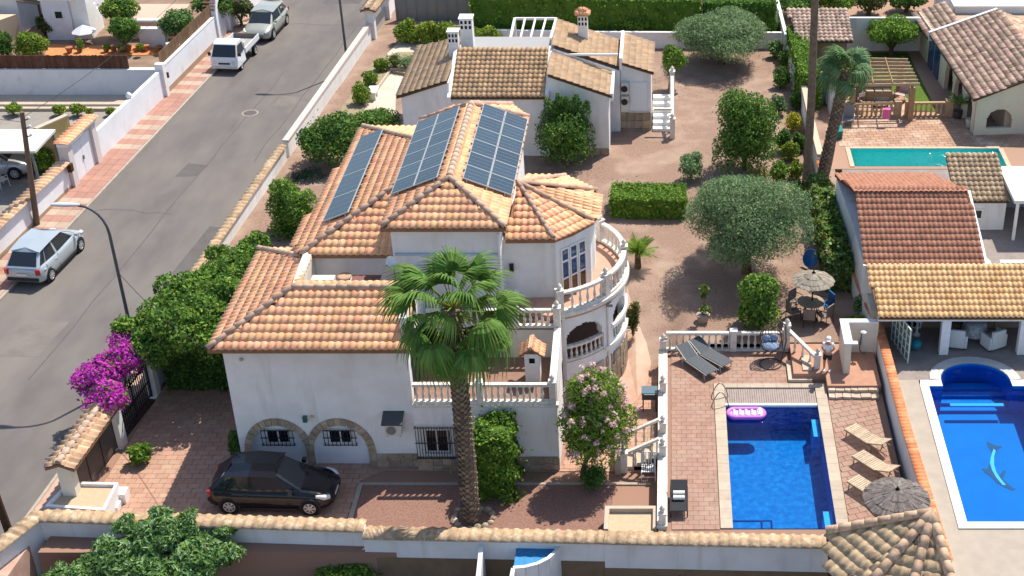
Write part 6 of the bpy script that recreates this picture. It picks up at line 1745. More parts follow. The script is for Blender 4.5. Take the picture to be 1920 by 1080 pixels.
for k, (dg, lab) in enumerate(((200,"dark garden chair left of the round table under the parasol"),(262,"dark garden chair in front of the round table under the parasol"),(318,"dark garden chair front right of the round table under the parasol"),(25,"dark garden chair with blue cushion right of the round table"),(135,"dark garden chair behind the round table under the parasol"))):
    a = math.radians(dg); x_, y_ = pb_.x-.05+.74*math.cos(a), pb_.y+.74*math.sin(a)
    chair_("garden_chair", lab, "chair", x_, y_, 1.0, a-math.pi/2, DKF, M("cushion_blue",(.04,.13,.30),rough=.9) if k == 3 else CUSH, group="chairs round the garden table")
# blue round tub leaning on the ivy
bt = thing("paddling_pool", "blue round plastic paddling pool leaning upright against the ivy", "paddling pool", (0,0,0))
mb = MB(); mb.lathe((0,0,0), [(.0,.03),(.52,.03),(.60,.16),(.63,.16),(.56,-.01),(.0,0)], 24); mb.build("shell", M("tub_blue",(.01,.10,.36),(.015,.13,.42),scale=3,rough=.4), bt)
mb = MB(); mb.tube([V(.62*math.cos(2*math.pi*k/24),.62*math.sin(2*math.pi*k/24),.16) for k in range(25)], .03, 6, caps=False); mb.build("rim", M("tub_rim",(.015,.13,.42),rough=.4), bt)
p = at(1516,503,1.0); bt.location = (p.x+.12,p.y+.1,1.42); bt.rotation_euler = (math.radians(62),0,math.radians(-50)); bt.scale = (.62,.62,.62)
# egg chair
eg = thing("egg_chair", "hanging wicker egg chair with blue cushions on a curved stand", "egg chair", (3.95,46.3,DZ))
ec = V(3.95,46.45,DZ+.95); WK = M("wicker_grey_brown",(.13,.10,.085),(.09,.07,.06),scale=9,rough=.8)
mb = MB()
for k in range(14):
    a = math.radians(-20+k*220/13); 
    mb.tube([ec+V(.44*math.sin(p_)*math.cos(a), .44*math.sin(p_)*math.sin(a), .58*math.cos(p_)) for p_ in [math.pi*(.04+.92*i/9) for i in range(10)]], .013, 5)
for zc in (-.42,-.25,-.05,.15,.33,.48):
    rr = .44*math.sqrt(max(0,1-(zc/.58)**2)); mb.tube([ec+V(rr*math.cos(math.radians(-20+220*i/14)), rr*math.sin(math.radians(-20+220*i/14)), zc) for i in range(15)], .012, 5)
mb.build("basket", WK, eg)
CB = M("cushion_pale_blue",(.30,.38,.50),(.20,.27,.40),scale=6,rough=.95)
MB().lathe(ec+V(0,.02,-.40), [(.05,0),(.30,.02),(.36,.10),(.30,.17),(.05,.19)], 16).build("cushion", CB, eg)
for p_ in ((-.16,.2,-.1),(.15,.22,-.08)): MB().lathe(ec+V(*p_), [(.03,-.15),(.14,-.1),(.17,0),(.14,.1),(.03,.15)], 10, sx=1,sy=.6).build("pillow", CB, eg)
MB().tube([V(3.95+.42*math.cos(2*math.pi*k/20),46.1+.40*math.sin(2*math.pi*k/20),DZ+.025) for k in range(21)], .025, 6, caps=False).build("stand_ring", WK, eg)
MB().tube([V(4.38,46.3,DZ+.03),V(4.55,46.5,DZ+.8),V(4.5,46.5,DZ+1.5),V(4.25,46.47,DZ+1.78),V(3.95,46.45,DZ+1.62),V(3.95,46.45,DZ+1.5)], .028, 7).build("stand_pole", WK, eg)
# dark barbecue, white metal chair, in the courtyard
bq = thing("barbecue", "dark blue grey barbecue with a flat lid beside the deck steps", "barbecue", at(1218,765,0))
p = at(1218,768,.05); MB().box((p.x-.28,p.y-.1,.55),(p.x+.28,p.y+.35,.80)).build("body", M("bbq_body",(.045,.055,.065),rough=.45), bq); MB().box((p.x-.30,p.y-.12,.801),(p.x+.30,p.y+.37,.87)).build("lid", M("bbq_lid",(.10,.16,.19),rough=.35), bq)
MB().tube([(p.x-.2,p.y-.15,.83),(p.x+.2,p.y-.15,.83)], .015, 6).build("handle", ALU, bq)
for sx in (-.24,.24):
    for sy in (-.06,.31): MB().box((p.x+sx-.02,p.y+sy-.02,0),(p.x+sx+.02,p.y+sy+.02,.55)).build("leg", IRON, bq)
p = at(1216,905,0)
wm = thing("garden_chair", "white metal slatted garden chair standing in the courtyard beside the deck wall", "chair", (p.x,p.y,0))
for i in range(7): MB().bar((p.x-.22+.073*i,p.y+.05,.42),(p.x-.22+.073*i,p.y+.5,.43),.05,.015).build("seat_slat", WHITE, wm)
for i in range(5): MB().bar((p.x-.20+.1*i,p.y+.5,.43),(p.x-.20+.1*i,p.y+.62,.88),.03,.015).build("back_slat", WHITE, wm)
for sx in (-.24,.24):
    for sy in (.05,.48): MB().tube([(p.x+sx,p.y+sy,0),(p.x+sx,p.y+sy,.42)], .018, 6).build("leg", WHITE, wm)
    MB().tube([(p.x+sx,p.y+.62,.88),(p.x+sx,p.y+.5,.43)], .018, 6).build("back_post", WHITE, wm)
MB().bar((p.x-.24,p.y+.05,.2),(p.x+.24,p.y+.05,.2),.02).build("stretcher", WHITE, wm); MB().bar((p.x-.24,p.y+.62,.88),(p.x+.24,p.y+.62,.88),.03).build("top_rail", WHITE, wm)
# white bench in bungalow yard, potted plant stand
p = at(700,182,1.1); wb_ = thing("stone_bench", "white stone bench between the round green shrubs by the street wall", "bench", (p.x,p.y,1.1))
MB().box((p.x-.25,p.y-.5,1.45),(p.x+.25,p.y+.5,1.55)).build("seat", WHITE, wb_); MB().box((p.x-.2,p.y-.4,1.05),(p.x+.2,p.y-.2,1.45)).build("support", WHITE, wb_); MB().box((p.x-.2,p.y+.2,1.05),(p.x+.2,p.y+.4,1.45)).build("support", WHITE, wb_)

# ================================================================ NEIGHBOUR'S PORCH
p = at(1680,690,NZ)
tr = thing("trellis_screen", "pale green white trellis screen standing beside the orange topped wall", "trellis", (p.x,p.y,NZ))
P0, P1 = V(8.75,47.4,NZ), V(9.15,45.7,NZ)
TW = M("trellis_pale",(.60,.66,.60),rough=.7)
for i in range(6): MB().bar(P0.lerp(P1,i/5), P0.lerp(P1,i/5)+V(0,0,1.5), .04).build("upright", TW, tr)
for z_ in (.1,.45,.8,1.15,1.5): MB().bar(P0+V(0,0,z_), P1+V(0,0,z_), .035).build("lath", TW, tr)
MB().bar(P0+V(.05,0,.75), P1+V(.05,0,.75), .02, 1.5).build("backing", M("trellis_mesh",(.16,.22,.18),rough=.9), tr)
p = at(1722,640,NZ); ps = thing("plant_stand", "white plant stand holding a pink flowering pot on the porch", "plant stand", (p.x,p.y+.5,NZ))
MB().lathe((p.x,p.y+.5,NZ), [(.16,0),(.05,.1),(.05,.6),(.18,.65),(.24,.95),(.21,.95)], 12).build("pedestal", WHITE, ps)
p = at(1716,655,NZ); bl = thing("ball", "teal blue ball lying on the shaded grey patio", "ball", (p.x,p.y,NZ))
mb = MB(); mb.lathe((p.x,p.y,NZ+.24), [(.24*math.cos(t_),.24*math.sin(t_)) for t_ in [math.pi*(-.5+i/10) for i in range(11)]], 16, caps=False); mb.build("shell", M("ball_teal",(.01,.16,.22),(.02,.21,.28),scale=3,rough=.35), bl)
MB().tube([(p.x,p.y,NZ+.47),(p.x,p.y,NZ+.49)], .04, 8).build("valve", M("valve_dark",(.02,.06,.08),rough=.5), bl)
WKW = M("wicker_white",(.62,.62,.60),(.54,.54,.53),scale=14,rough=.8)
def armchair(label, x, y, rz, group):
    t = thing("wicker_armchair", label, "armchair", (0,0,0), group)
    MB().box((-.30,-.28,.08),(.30,.26,.42)).build("seat", WKW, t); MB().box((-.30,.22,.08),(.30,.32,.86)).build("backrest", WKW, t)
    for sx in (-1,1): MB().box((sx*.36-.05,-.28,.08),(sx*.36+.05,.30,.62)).build("armrest", WKW, t)
    for sx in (-1,1):
        for sy in (-.22,.24): MB().box((sx*.32-.03,sy-.03,0),(sx*.32+.03,sy+.03,.08)).build("foot", IRON, t)
    MB().box((-.27,-.26,.421),(.27,.2,.50)).build("cushion", M("cushion_cream",(.55,.52,.46),rough=.95), t)
    t.location = (x,y,NZ); t.rotation_euler = (0,0,rz)
p = at(1793,650,NZ); armchair("white wicker armchair with its back to us left of the flowered table", p.x, p.y+.1, 2.95, "wicker armchairs on the porch")
p = at(1862,652,NZ); armchair("white wicker armchair turned towards the flowered table on its right", p.x, p.y+.1, 3.6, "wicker armchairs on the porch")
p = at(1828,640,NZ); ft = thing("porch_table", "round table under a flowered pastel cloth on the porch", "table", (p.x,p.y+.3,NZ))
mb = MB(); mb.lathe((p.x,p.y+.35,NZ), [(.52,.20),(.50,.45),(.46,.72),(.02,.725)], 20); mb.build("tablecloth", M("cloth_flowered",(.55,.56,.58),(.16,.30,.26),scale=11,rough=.9,col3=(.52,.22,.32),scale3=9,thr3=(.55,.62)), ft)
MB().tube([(p.x,p.y+.35,NZ),(p.x,p.y+.35,NZ+.7)], .05, 8).build("leg", WHITE, ft)
for k, (px, py, lab) in enumerate(((1795,622,"dark chair with patterned cushion behind the flowered table on the left"),(1850,618,"dark chair with blue cushion behind the flowered table on the right"))):
    p = at(px,py,NZ); chair_("porch_chair", lab, "chair", p.x, p.y+.2, NZ, math.radians((-30,20)[k]), DKF, (CUSH,_MATS["cushion_blue"])[k], group="chairs behind the porch table")

# ================================================================ UPPER RIGHT GARDEN FURNITURE
pg = thing("wooden_pergola", "brown wooden pergola with open rafters over a seating group", "pergola", (11.3,70.8,NZ))
zr = 3.0
Pa, Pb, Pc, Pd = at(1600,160,zr), at(1712,158,zr), at(1690,112,zr), at(1600,110,zr)
BW_ = M("pergola_wood",(.34,.23,.14),(.26,.17,.10),scale=6,rough=.85)
for k in range(8): a, b = Pa.lerp(Pd,k/7), Pb.lerp(Pc,k/7); e = (b-a).normalized()*.35; MB().bar(a-e,b+e,.06,.14).build("rafter", M("rafter_wood",(.46,.34,.22),(.38,.27,.17),scale=6,rough=.85), pg)
for a, b in ((Pa,Pd),(Pb,Pc)): MB().bar(a-V(0,0,.14),b-V(0,0,.14),.09,.16).build("beam", BW_, pg)
for u in (.33,.66): MB().bar(Pa.lerp(Pb,u)+V(0,0,.1), Pd.lerp(Pc,u)+V(0,0,.1),.05,.05).build("batten", BW_, pg)
for a in (Pa,Pb,Pc,Pd): MB().box((a.x-.14,a.y-.14,NZ),(a.x+.14,a.y+.14,zr-.2)).build("post", M("post_stone_brown",(.40,.24,.14),(.30,.18,.10),scale=5,rough=.9), pg)
MB().prism([(Pa.x-.3,Pa.y-.2),(Pb.x+.3,Pb.y-.2),(Pc.x+.3,Pc.y+.2),(Pd.x-.3,Pd.y+.2)], NZ, NZ+.06).build("pergola_floor", TERR2, None, kind='structure')
OCB = M("stone_ochre",(.50,.36,.21),(.42,.29,.17),scale=6,rough=.9,rand=.06)
b1 = thing("balustrade", "ochre stone balustrade left of the gap in front of the wooden pergola", "balustrade", (10.3,69.3,NZ))
balustrade(b1, [at(1568,221,NZ),at(1682,219,NZ)], .82, .255, [at(1568,221,NZ),at(1682,219,NZ)], mat=OCB, finial=False, r=.08, part="rails", post_w=.34)
b2 = thing("balustrade", "ochre stone balustrade right of the gap beside the cream house", "balustrade", (13.5,69.3,NZ))
balustrade(b2, [at(1702,219,NZ),at(1778,218,NZ)], .82, .255, [at(1702,219,NZ),at(1778,218,NZ)], mat=OCB, finial=False, r=.08, part="rails", post_w=.34)
for k, (px, py, rz, lab) in enumerate(((1610,190,.3,"dark rattan chair at the left under the wooden pergola"),(1690,188,-.6,"pale cushioned chair at the right under the wooden pergola"))):
    p = at(px,py,NZ+.06); chair_("patio_chair", lab, "chair", p.x, p.y, NZ+.06, rz, DKF, (CUSH, M("cushion_pinkish",(.50,.36,.32),rough=.9))[k], .6, .4, .5, group="chairs under the pergola")
p = at(1648,192,NZ+.06); so = thing("patio_sofa", "brown cushioned sofa under the middle of the wooden pergola", "sofa", (p.x,p.y+.5,NZ+.06))
MB().box((p.x-.75,p.y+.3,NZ+.06),(p.x+.75,p.y+.95,NZ+.46)).build("seat", M("sofa_tan",(.36,.27,.17),rough=.95), so); MB().box((p.x-.75,p.y+.8,NZ+.46),(p.x+.75,p.y+1.0,NZ+.9)).build("backrest", _MATS["sofa_tan"], so)
for k in range(3): MB().box((p.x-.68+.47*k,p.y+.35,NZ+.461),(p.x-.26+.47*k,p.y+.8,NZ+.56)).build("cushion", M("sofa_cushion",(.45,.36,.25),rough=.95), so)
p = at(1652,200,NZ+.06); ctb = thing("coffee_table", "low dark coffee table in front of the patio sofa", "table", (p.x,p.y,NZ+.06))
MB().box((p.x-.4,p.y-.1,NZ+.42),(p.x+.4,p.y+.3,NZ+.46)).build("tabletop", IRON, ctb)
for sx in (-.35,.35): MB().box((p.x+sx-.03,p.y,NZ+.06),(p.x+sx+.03,p.y+.2,NZ+.42)).build("leg", IRON, ctb)
p = at(1662,206,NZ+.86); pk_ = thing("beach_towel", "bright pink beach towel hanging over the ochre balustrade", "towel", (p.x,p.y,NZ+.86))
MB().grid(lambda u,v: (p.x-.2+.4*u+.02*math.sin(9*v), p.y-.13+.02*math.sin(7*u), NZ+.93-.5*v), 6, 6).build("front_fold", M("towel_pink",(.70,.17,.36),(.60,.12,.30),scale=7,rough=.95), pk_)
MB().grid(lambda u,v: (p.x-.2+.4*u, p.y-.13+.28*v, NZ+.935+.02*math.sin(3*v)), 5, 3).build("top_fold", _MATS["towel_pink"], pk_)
p = at(1590,235,NZ); chair_("deck_chair", "grey reclining deck chair in front of the ochre balustrade", "chair", p.x, p.y, NZ, -.2, ALU, M("sling_mid",(.22,.22,.22),rough=.9), .55,.35,.7)
p = at(1567,262,NZ); gb = thing("storage_box", "teal green storage box at the corner of the turquoise pool terrace", "box", (p.x,p.y,NZ))
MB().box((p.x-.3,p.y,NZ+.02),(p.x+.33,p.y+.75,NZ+.40)).build("body", M("box_teal",(.01,.12,.10),rough=.5), gb); MB().box((p.x-.33,p.y-.03,NZ+.401),(p.x+.36,p.y+.78,NZ+.47)).build("lid", M("box_lid_teal",(.02,.20,.18),rough=.45), gb)
for px, py, lab in ((1795,222,"tall palm plant pot beside the cream arcade"),(1818,238,"pale stone pot at the corner of the cream house")):
    p = at(px,py,NZ); t = thing("plant_pot", lab, "plant pot", (p.x,p.y,NZ), "pots by the cream house")
    MB().lathe((p.x,p.y,NZ), [(.16,0),(.24,.3),(.25,.45),(.21,.45)], 14).build("pot", (M("pot_dark",(.06,.05,.045),rough=.7),M("pot_pale",(.55,.50,.42),rough=.9))[px>1800], t)
    MB().lathe((p.x,p.y,NZ+.40), [(.205,0),(.0,.02)], 12, caps=False).build("soil", EARTH, t)
gs_ = thing("glass_screen", "blue green glass screen wall beside the leaning palm trunk", "screen", (8.0,70,NZ))
MB().bar((7.5,71.0,1.9),(8.45,70.9,1.9),.03,1.6).build("pane", M("screen_glass",(.13,.24,.26),(.17,.29,.30),scale=2,rough=.15), gs_)
for x_ in (7.48,8.47): MB().box((x_-.05,70.85,NZ),(x_+.05,71.05,2.8)).build("post", WHITE, gs_)
MB().bar((7.4,70.96,2.78),(8.55,70.94,2.78),.14,.1).build("cap", SANDP, gs_)

# ================================================================ LEFT TOP PLOT
MB().prism([(-58,74.8),(-29.2,74.8),(-28.7,92),(-58,92)], -2.4, .10).build("upper_yard", M("yard_brown",(.20,.13,.09),(.28,.20,.15),scale=.8,rough=.95), kind='structure')
o4 = [at(*p,.12)[:2] for p in ((84,105),(140,105),(300,103),(312,86),(240,86),(120,84),(88,82))]
MB().prism(o4, .0, .13).build("orange_terrace", M("terrace_orange",(.60,.26,.11),(.52,.21,.09),scale=2,rough=.9), kind='structure')
um = thing("parasol", "faded white garden umbrella above the orange terrace", "parasol", at(162,82,.1))
b = at(162,82,.1); zt_ = ztop(162,82,.1,46); rad = (at(184,60,zt_-.3)-at(138,60,zt_-.3)).length/2
for k in range(8):
    a0, a1 = 2*math.pi*k/8, 2*math.pi*(k+1)/8
    q0, q1 = V(b.x+rad*math.cos(a0),b.y+rad*math.sin(a0),zt_-.42), V(b.x+rad*math.cos(a1),b.y+rad*math.sin(a1),zt_-.42); tp_ = V(b.x,b.y,zt_)
    MB().add([q0,q1,tp_,q0-V(0,0,.03),q1-V(0,0,.03),tp_-V(0,0,.03)], [(0,1,2),(5,4,3),(3,4,1,0)]).build("canopy_panel", M("umbrella_white",(.66,.66,.68),(.58,.58,.61),scale=3,rough=.9,rand=.06), um)
MB().tube([b,V(b.x,b.y,zt_)], .03, 8).build("pole", ALU, um)
wc_ = M("white_house_cool",(.70,.70,.73),(.62,.62,.66),scale=2,rough=.9)
wh = thing("white_house", "white two storey house with outside stairs at the top left", "house", (-39,87,0))
zz = [at(92,78,0), at(142,78,0)]
MB().box((zz[0].x,zz[0].y,0),(zz[1].x,zz[1].y+6,2.6)).build("wall", wc_, wh)
MB().box((zz[0].x+.2,zz[0].y+1.8,2.62),(zz[1].x,zz[1].y+6,6.0)).build("upper_wall", wc_, wh)
MB().box((zz[0].x-.1,zz[0].y-.08,2.601),(zz[1].x+.4,zz[0].y+1.78,2.75)).build("balcony_slab", WHITE, wh)
MB().box((zz[0].x+.75,zz[0].y-.03,1.5),(zz[0].x+1.15,zz[0].y+.001,1.9)).build("window", GLASSD, wh)
MB().box((zz[0].x+.4,zz[0].y+1.76,3.3),(zz[0].x+1.0,zz[0].y+1.801,3.9)).build("window", GLASSD, wh)
for k in range(7): MB().box((zz[1].x+.02,zz[1].y+.2+.3*k,0),(zz[1].x+1.0,zz[1].y+.5+.3*k,3.1-.38*k+.3)).build("stair_step", WHITE, wh)
fr_ = thing("grey_house", "low house with wide pale flat roof at the top left corner", "house", (-43,86,0))
q = [at(0,62,2.6), at(5,24,2.6), at(84,28,2.6), at(50,64,2.6)]
c4 = [at(0,36,2.6),at(16,36,2.6)]
MB().prism([(-60,84.2),(-39.4,84.0),(-38.3,88.6),(-60,88.6)], 2.45, 2.65).build("roof", M("flat_roof_pale",(.56,.54,.50),(.50,.48,.44),scale=2,rough=.9), fr_)
MB().prism([(-60,84.6),(-39.9,84.4),(-38.9,88.3),(-60,88.3)], 0, 2.44).build("wall", WBLUE, fr_)
MB().prism([(-60,86.9),(-40.2,86.9),(-40.2,92),(-60,92)], 2.651, 5.4).build("upper_wall", wc_, fr_)
MB().prism([(-60,80.6),(-41.2,80.6),(-39.6,83.4),(-60,83.6)], 0, 1.6).build("porch_roof", M("porch_beige",(.56,.44,.31),rough=.9), fr_)
pgv = thing("slat_canopy", "dark slatted canopy beside the pale flat roof", "canopy", (-38.6,84,0))
for k in range(9): MB().bar((-39.3+.06*k,83.2+.32*k,2.5),(-38.0+.06*k,83.1+.32*k,2.35),.08).build("slat", WOODP, pgv)
for x_, y_ in ((-38.0,83.1),(-37.6,85.6)): MB().box((x_-.05,y_-.05,0),(x_+.05,y_+.05,2.32)).build("post", WOODD, pgv)
bx_ = thing("planter_wall", "salmon garden terrace wall with white coping above the clipped trees", "wall", (-33,87,0))
a, b = at(222,40,1.2), at(330,38,1.2)
MB().box((a.x,a.y,0),(b.x,b.y+3,1.2)).build("wall", M("salmon_wall",(.55,.38,.30),rough=.9), bx_); MB().box((a.x,a.y-.15,1.201),(b.x,a.y+.25,1.32)).build("coping", WHITE, bx_)
a, b = at(260,66,.9), at(310,64,.9); MB().box((a.x,a.y,0),(b.x,a.y+.4,1.3)).build("step_wall", WHITE, bx_)
sh2 = thing("sail_canopy", "small white cloth sail beside the street wall's brown screen", "canopy", at(330,92,0))
q = [at(310,80,1.9), at(342,74,2.0), at(336,84,1.9), at(318,94,1.8)]
MB().slab(q, .03).build("cloth", _MATS["umbrella_white"], sh2)
for p in (q[0],q[3]): MB().tube([p,(p.x,p.y,0)], .03, 6).build("post", ALU, sh2)
TP = M("pot_terracotta",(.40,.17,.09),(.34,.14,.07),scale=6,rough=.9)
pt_ = thing("plant_pot", "terracotta plant pot, first from the left of the main row", "plant pot", (0,0,0), "terracotta pots on the orange terrace")
MB().lathe((0,0,0), [(.13,0),(.20,.30),(.22,.30),(.22,.36),(.18,.36)], 12).build("pot", TP, pt_); MB().lathe((0,0,.31), [(.17,0),(0,.01)], 10, caps=False).build("soil", EARTH, pt_)
spots = [(200,97),(214,97),(227,97),(242,96),(262,95),(275,95),(150,98),(300,97),(131,99)]
for i, s_ in enumerate(spots):
    o = pt_ if i == 0 else dup(pt_, (0,0,0), None, "terracotta plant pot, "+("","second from the left of the main row","third from the left of the main row","in the middle of the orange terrace row","right of the middle of the terrace row","second from the right end of the row","standing alone near the umbrella pole","at the right end of the orange terrace row","alone at the left end of the orange terrace")[i]); p = at(*s_,.13); o.location = (p.x,p.y,.13)
# carport and yard bits on the left
cpn = thing("carport", "white flat carport roof on posts over the half hidden silver car", "carport", at(60,340,0))
q = [at(0,243,2.3), at(104,243,2.3), at(66,284,2.3), at(0,284,2.3)]
mb = MB(); mb.prism([(-60,q[0].y),(q[1].x,q[1].y),(q[2].x,q[2].y),(-60,q[3].y)], 2.2, 2.32); mb.build("roof", M("carport_white",(.68,.65,.60),(.60,.57,.52),scale=1.5,rough=.9), cpn)
for p in (q[1],q[2]): MB().box((p.x-.25,p.y+.0,0),(p.x-.15,p.y+.1,2.2)).build("post", GREYM, cpn)
MB().box((-60,q[0].y+.1,0),(q[1].x-.3,q[0].y+.25,2.1)).build("back_wall", TANWALL, cpn)
tw_ = thing("garden_wall", "ochre yellow wall behind the small leafy shrub by the carport", "wall", at(110,300,0))
a, b = at(78,290,.0), at(132,268,.0); MB().bar(V(a.x,a.y,.7),V(b.x,b.y+.3,.7),.2,1.4).build("wall", M("wall_yellow",(.52,.38,.16),rough=.9), tw_); MB().bar(V(a.x,a.y,1.44),V(b.x,b.y+.3,1.44),.3,.08).build("cap", SANDP, tw_)
p = at(8,347,0); chair_("garden_chair", "white plastic chair beside the silver car at the left edge", "chair", p.x, p.y-.2, 0, 2.6, WHITE, WHITE, .5,.42,.5)
k1 = at(0,207,0); MB().box((-60,k1.y-.12,0),(-30.0,k1.y+.16,.16)).build("yard_kerb", SANDP, kind='structure')
k2 = at(0,196,0); MB().box((-60,k2.y-.1,0),(-30.0,k2.y+1.6,.05)).build("yard_strip", SANDP, kind='structure')
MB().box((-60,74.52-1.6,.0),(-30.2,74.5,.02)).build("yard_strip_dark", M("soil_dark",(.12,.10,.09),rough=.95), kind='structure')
sc = thing("garden_statue", "white stone figure among the plants behind the tile topped wall", "statue", at(88,305,0))
p = at(88,310,0); MB().lathe((p.x,p.y,0), [(.2,0),(.2,.5),(.12,.55),(.2,.9),(.16,1.2),(.08,1.3),(.12,1.45),(.05,1.55)], 12).build("figure", WHITE, sc)
MB().box((p.x-.26,p.y-.26,0),(p.x+.26,p.y+.26,.25)).build("plinth", SANDP, sc)

# ================================================================ PERSON
def skin_chain(name, verts, edges, radii, mat, parent, sub=2):
    me = bpy.data.meshes.new(name); me.from_pydata([tuple(v) for v in verts], edges, []); me.materials.append(mat)
    o = bpy.data.objects.new(name, me); COL.objects.link(o); o.parent = parent
    md = o.modifiers.new("skin", 'SKIN'); md.use_smooth_shade = True
    for i, r in enumerate(radii):
        sv = me.skin_vertices[0].data[i]; rr = r if isinstance(r, tuple) else (r, r); sv.radius = rr; sv.use_root = (i == 0)
    s = o.modifiers.new("sub", 'SUBSURF'); s.levels = sub; s.render_levels = sub
    return o
SKINM = M("skin",(.42,.24,.16),rough=.6); SHIRT = M("shirt_white",(.74,.75,.78),rough=.9); SHORT = M("shorts_dark",(.045,.04,.04),rough=.9)
pe = thing("person", "person in white polo shirt, dark shorts and white cap looking down at the steps", "person", (0,0,0))
k = 1.0
# upright, head bowed, forearms folded across the belly; faces -y
verts = [(0,0,.82),(0,.01,.98),(0,.0,1.14),(0,-.01,1.26),(0,-.03,1.34),
         (.09,0,.78),(.10,-.01,.42),(.10,.02,.07),(.11,-.10,.03),(-.09,0,.78),(-.11,-.03,.42),(-.11,.02,.07),(-.13,-.09,.03),
         (.17,.0,1.24),(.24,.01,1.02),(.10,-.16,.95),(-.17,0,1.24),(-.24,.01,1.02),(-.08,-.17,.93)]
edges = [(0,1),(1,2),(2,3),(3,4),(0,5),(5,6),(6,7),(7,8),(0,9),(9,10),(10,11),(11,12),(3,13),(13,14),(14,15),(3,16),(16,17),(17,18)]
radii = [(.13,.10),(.13,.10),(.145,.105),(.12,.09),(.05,.05),.085,.062,.040,.035,.085,.062,.040,.035,.06,.045,.032,.06,.045,.032]
skin_chain("body", verts, edges, radii, SKINM, pe)
skin_chain("polo_shirt", [(0,0,.84),(0,.01,1.0),(0,0,1.15),(0,-.01,1.27),(.17,0,1.25),(.225,.01,1.09),(-.17,0,1.25),(-.225,.01,1.09)], [(0,1),(1,2),(2,3),(3,4),(4,5),(3,6),(6,7)], [(.155,.125),(.155,.125),(.165,.125),(.125,.10),.075,.068,.075,.068], SHIRT, pe)
skin_chain("shorts", [(0,0,.84),(.09,0,.74),(.105,-.01,.48),(-.09,0,.74),(-.115,-.03,.48)], [(0,1),(1,2),(0,3),(3,4)], [(.15,.12),.10,.088,.10,.088], SHORT, pe)
hd = MB(); hd.lathe((0,-.055,1.46), [(.045,-.125),(.078,-.08),(.092,-.02),(.094,.04),(.075,.10),(.03,.125)], 14, sy=1.12); hd.build("head", SKINM, pe)
MB().add([(-.015,-.155,1.45),(.015,-.155,1.45),(0,-.185,1.42),(0,-.15,1.48)], [(0,2,3),(1,3,2),(0,1,2)]).build("nose", SKINM, pe)
for sx in (-1,1):
    MB().lathe((sx*.035,-.148,1.475), [(.0,-.012),(.013,0),(0,.012)], 6).build("eye", DARK, pe); MB().lathe((sx*.096,-.05,1.45), [(.0,-.035),(.02,0),(0,.035)], 6).build("ear", SKINM, pe)
    MB().obox((sx*.115,-.06,.03),(.045,.11,.035),Matrix.Identity(3)).build("shoe", WHITE, pe)
mb = MB(); mb.lathe((0,-.05,1.50), [(.103,-.02),(.105,.03),(.088,.085),(.04,.11),(0,.115)], 14, sy=1.12); mb.prism([(-.085,-.13),(.085,-.13),(.06,-.24),(-.06,-.24)], 1.475, lambda p: 1.50); mb.build("cap", WHITE, pe)
for sx in (-1,1):
    for j in range(5):
        bx2 = (.085 if sx>0 else -.065); a0 = V(bx2-sx*.02*j*.6,-.185,.955-.012*j); MB().tube([a0,a0+V(-sx*.045,-.012,-.004),a0+V(-sx*.07,.004,-.012)], [.010,.009,.007], 6).build("finger", SKINM, pe)
p = at(1550,694,1.0); pe.location = (p.x,p.y,1.0); pe.rotation_euler = (0,0,-.15); pe.scale = (.95,.95,.95)

# ---- overhead cables
CAB = M("cable_black",(.03,.03,.03),rough=.7)
def cable(label, a, b, sag):
    t = thing("power_cable", label, "cable", Vector(a), "overhead cables")
    a, b = Vector(a), Vector(b); n = 14
    MB().tube([a.lerp(b,i/n)-V(0,0,sag*4*(i/n)*(1-i/n)) for i in range(n+1)], .012, 5).build("wire", CAB, t)
cable("thin cable from the villa eave to the street lamp", (-15.3,40.3,5.0), at(262,700,0)+V(0,0,4.6), .35)
cable("thin cable along the left pavement between the wooden pole and the far post", at(41,210,5.75)+V(0,0,-.25), at(471,38,0)+V(-.1,0,5.6), .8)
cable("thin cable running left from the wooden pole over the carport", at(41,210,5.75)+V(0,0,-.5), at(41,210,5.75)+V(-22,9,.2), .6)
# ================================================================ VEGETATION
def leafmat(name, c, c2, rand=.34, hue=.02, trans=.28, rough=.55):
    return M(name, c, c2, scale=1.6, rough=rough, rand=rand, hue=hue, trans=trans, spec=.10, thr=(.38,.62))
GREEN = leafmat("leaf_green", (.105,.205,.036), (.150,.265,.050))
DEEP = leafmat("leaf_deep_green", (.055,.130,.032), (.085,.180,.045))
BRIGHT = leafmat("leaf_bright", (.175,.300,.040), (.235,.360,.055))
YELG = leafmat("leaf_yellow_green", (.33,.36,.045), (.24,.31,.04))
OLIVE = leafmat("leaf_olive", (.185,.295,.125), (.265,.375,.185), rand=.30)
PALEG = leafmat("leaf_pale_green", (.27,.40,.19), (.165,.30,.115), rand=.30)
HEDGE = leafmat("leaf_hedge", (.100,.200,.026), (.135,.245,.036), rand=.26)
BROWNL = leafmat("leaf_brown_green", (.13,.095,.035), (.085,.085,.028), rand=.3)
MAGENTA = leafmat("bract_magenta", (.52,.035,.42), (.62,.085,.52), rand=.28, hue=.012)
PINKF = leafmat("petal_pale_pink", (.72,.47,.47), (.80,.62,.58), rand=.12, hue=.01)
YELF = leafmat("petal_yellow", (.62,.45,.03), (.50,.40,.03), rand=.2)
PURPF = leafmat("petal_purple", (.18,.10,.42), (.25,.15,.50), rand=.2)
FROND = leafmat("frond_green", (.090,.190,.036), (.155,.265,.056), rand=.30)
FRONDY = leafmat("frond_yellow_green", (.28,.33,.075), (.18,.26,.05), rand=.2)
DRY = leafmat("frond_dry", (.34,.26,.15), (.26,.19,.10), rand=.2)
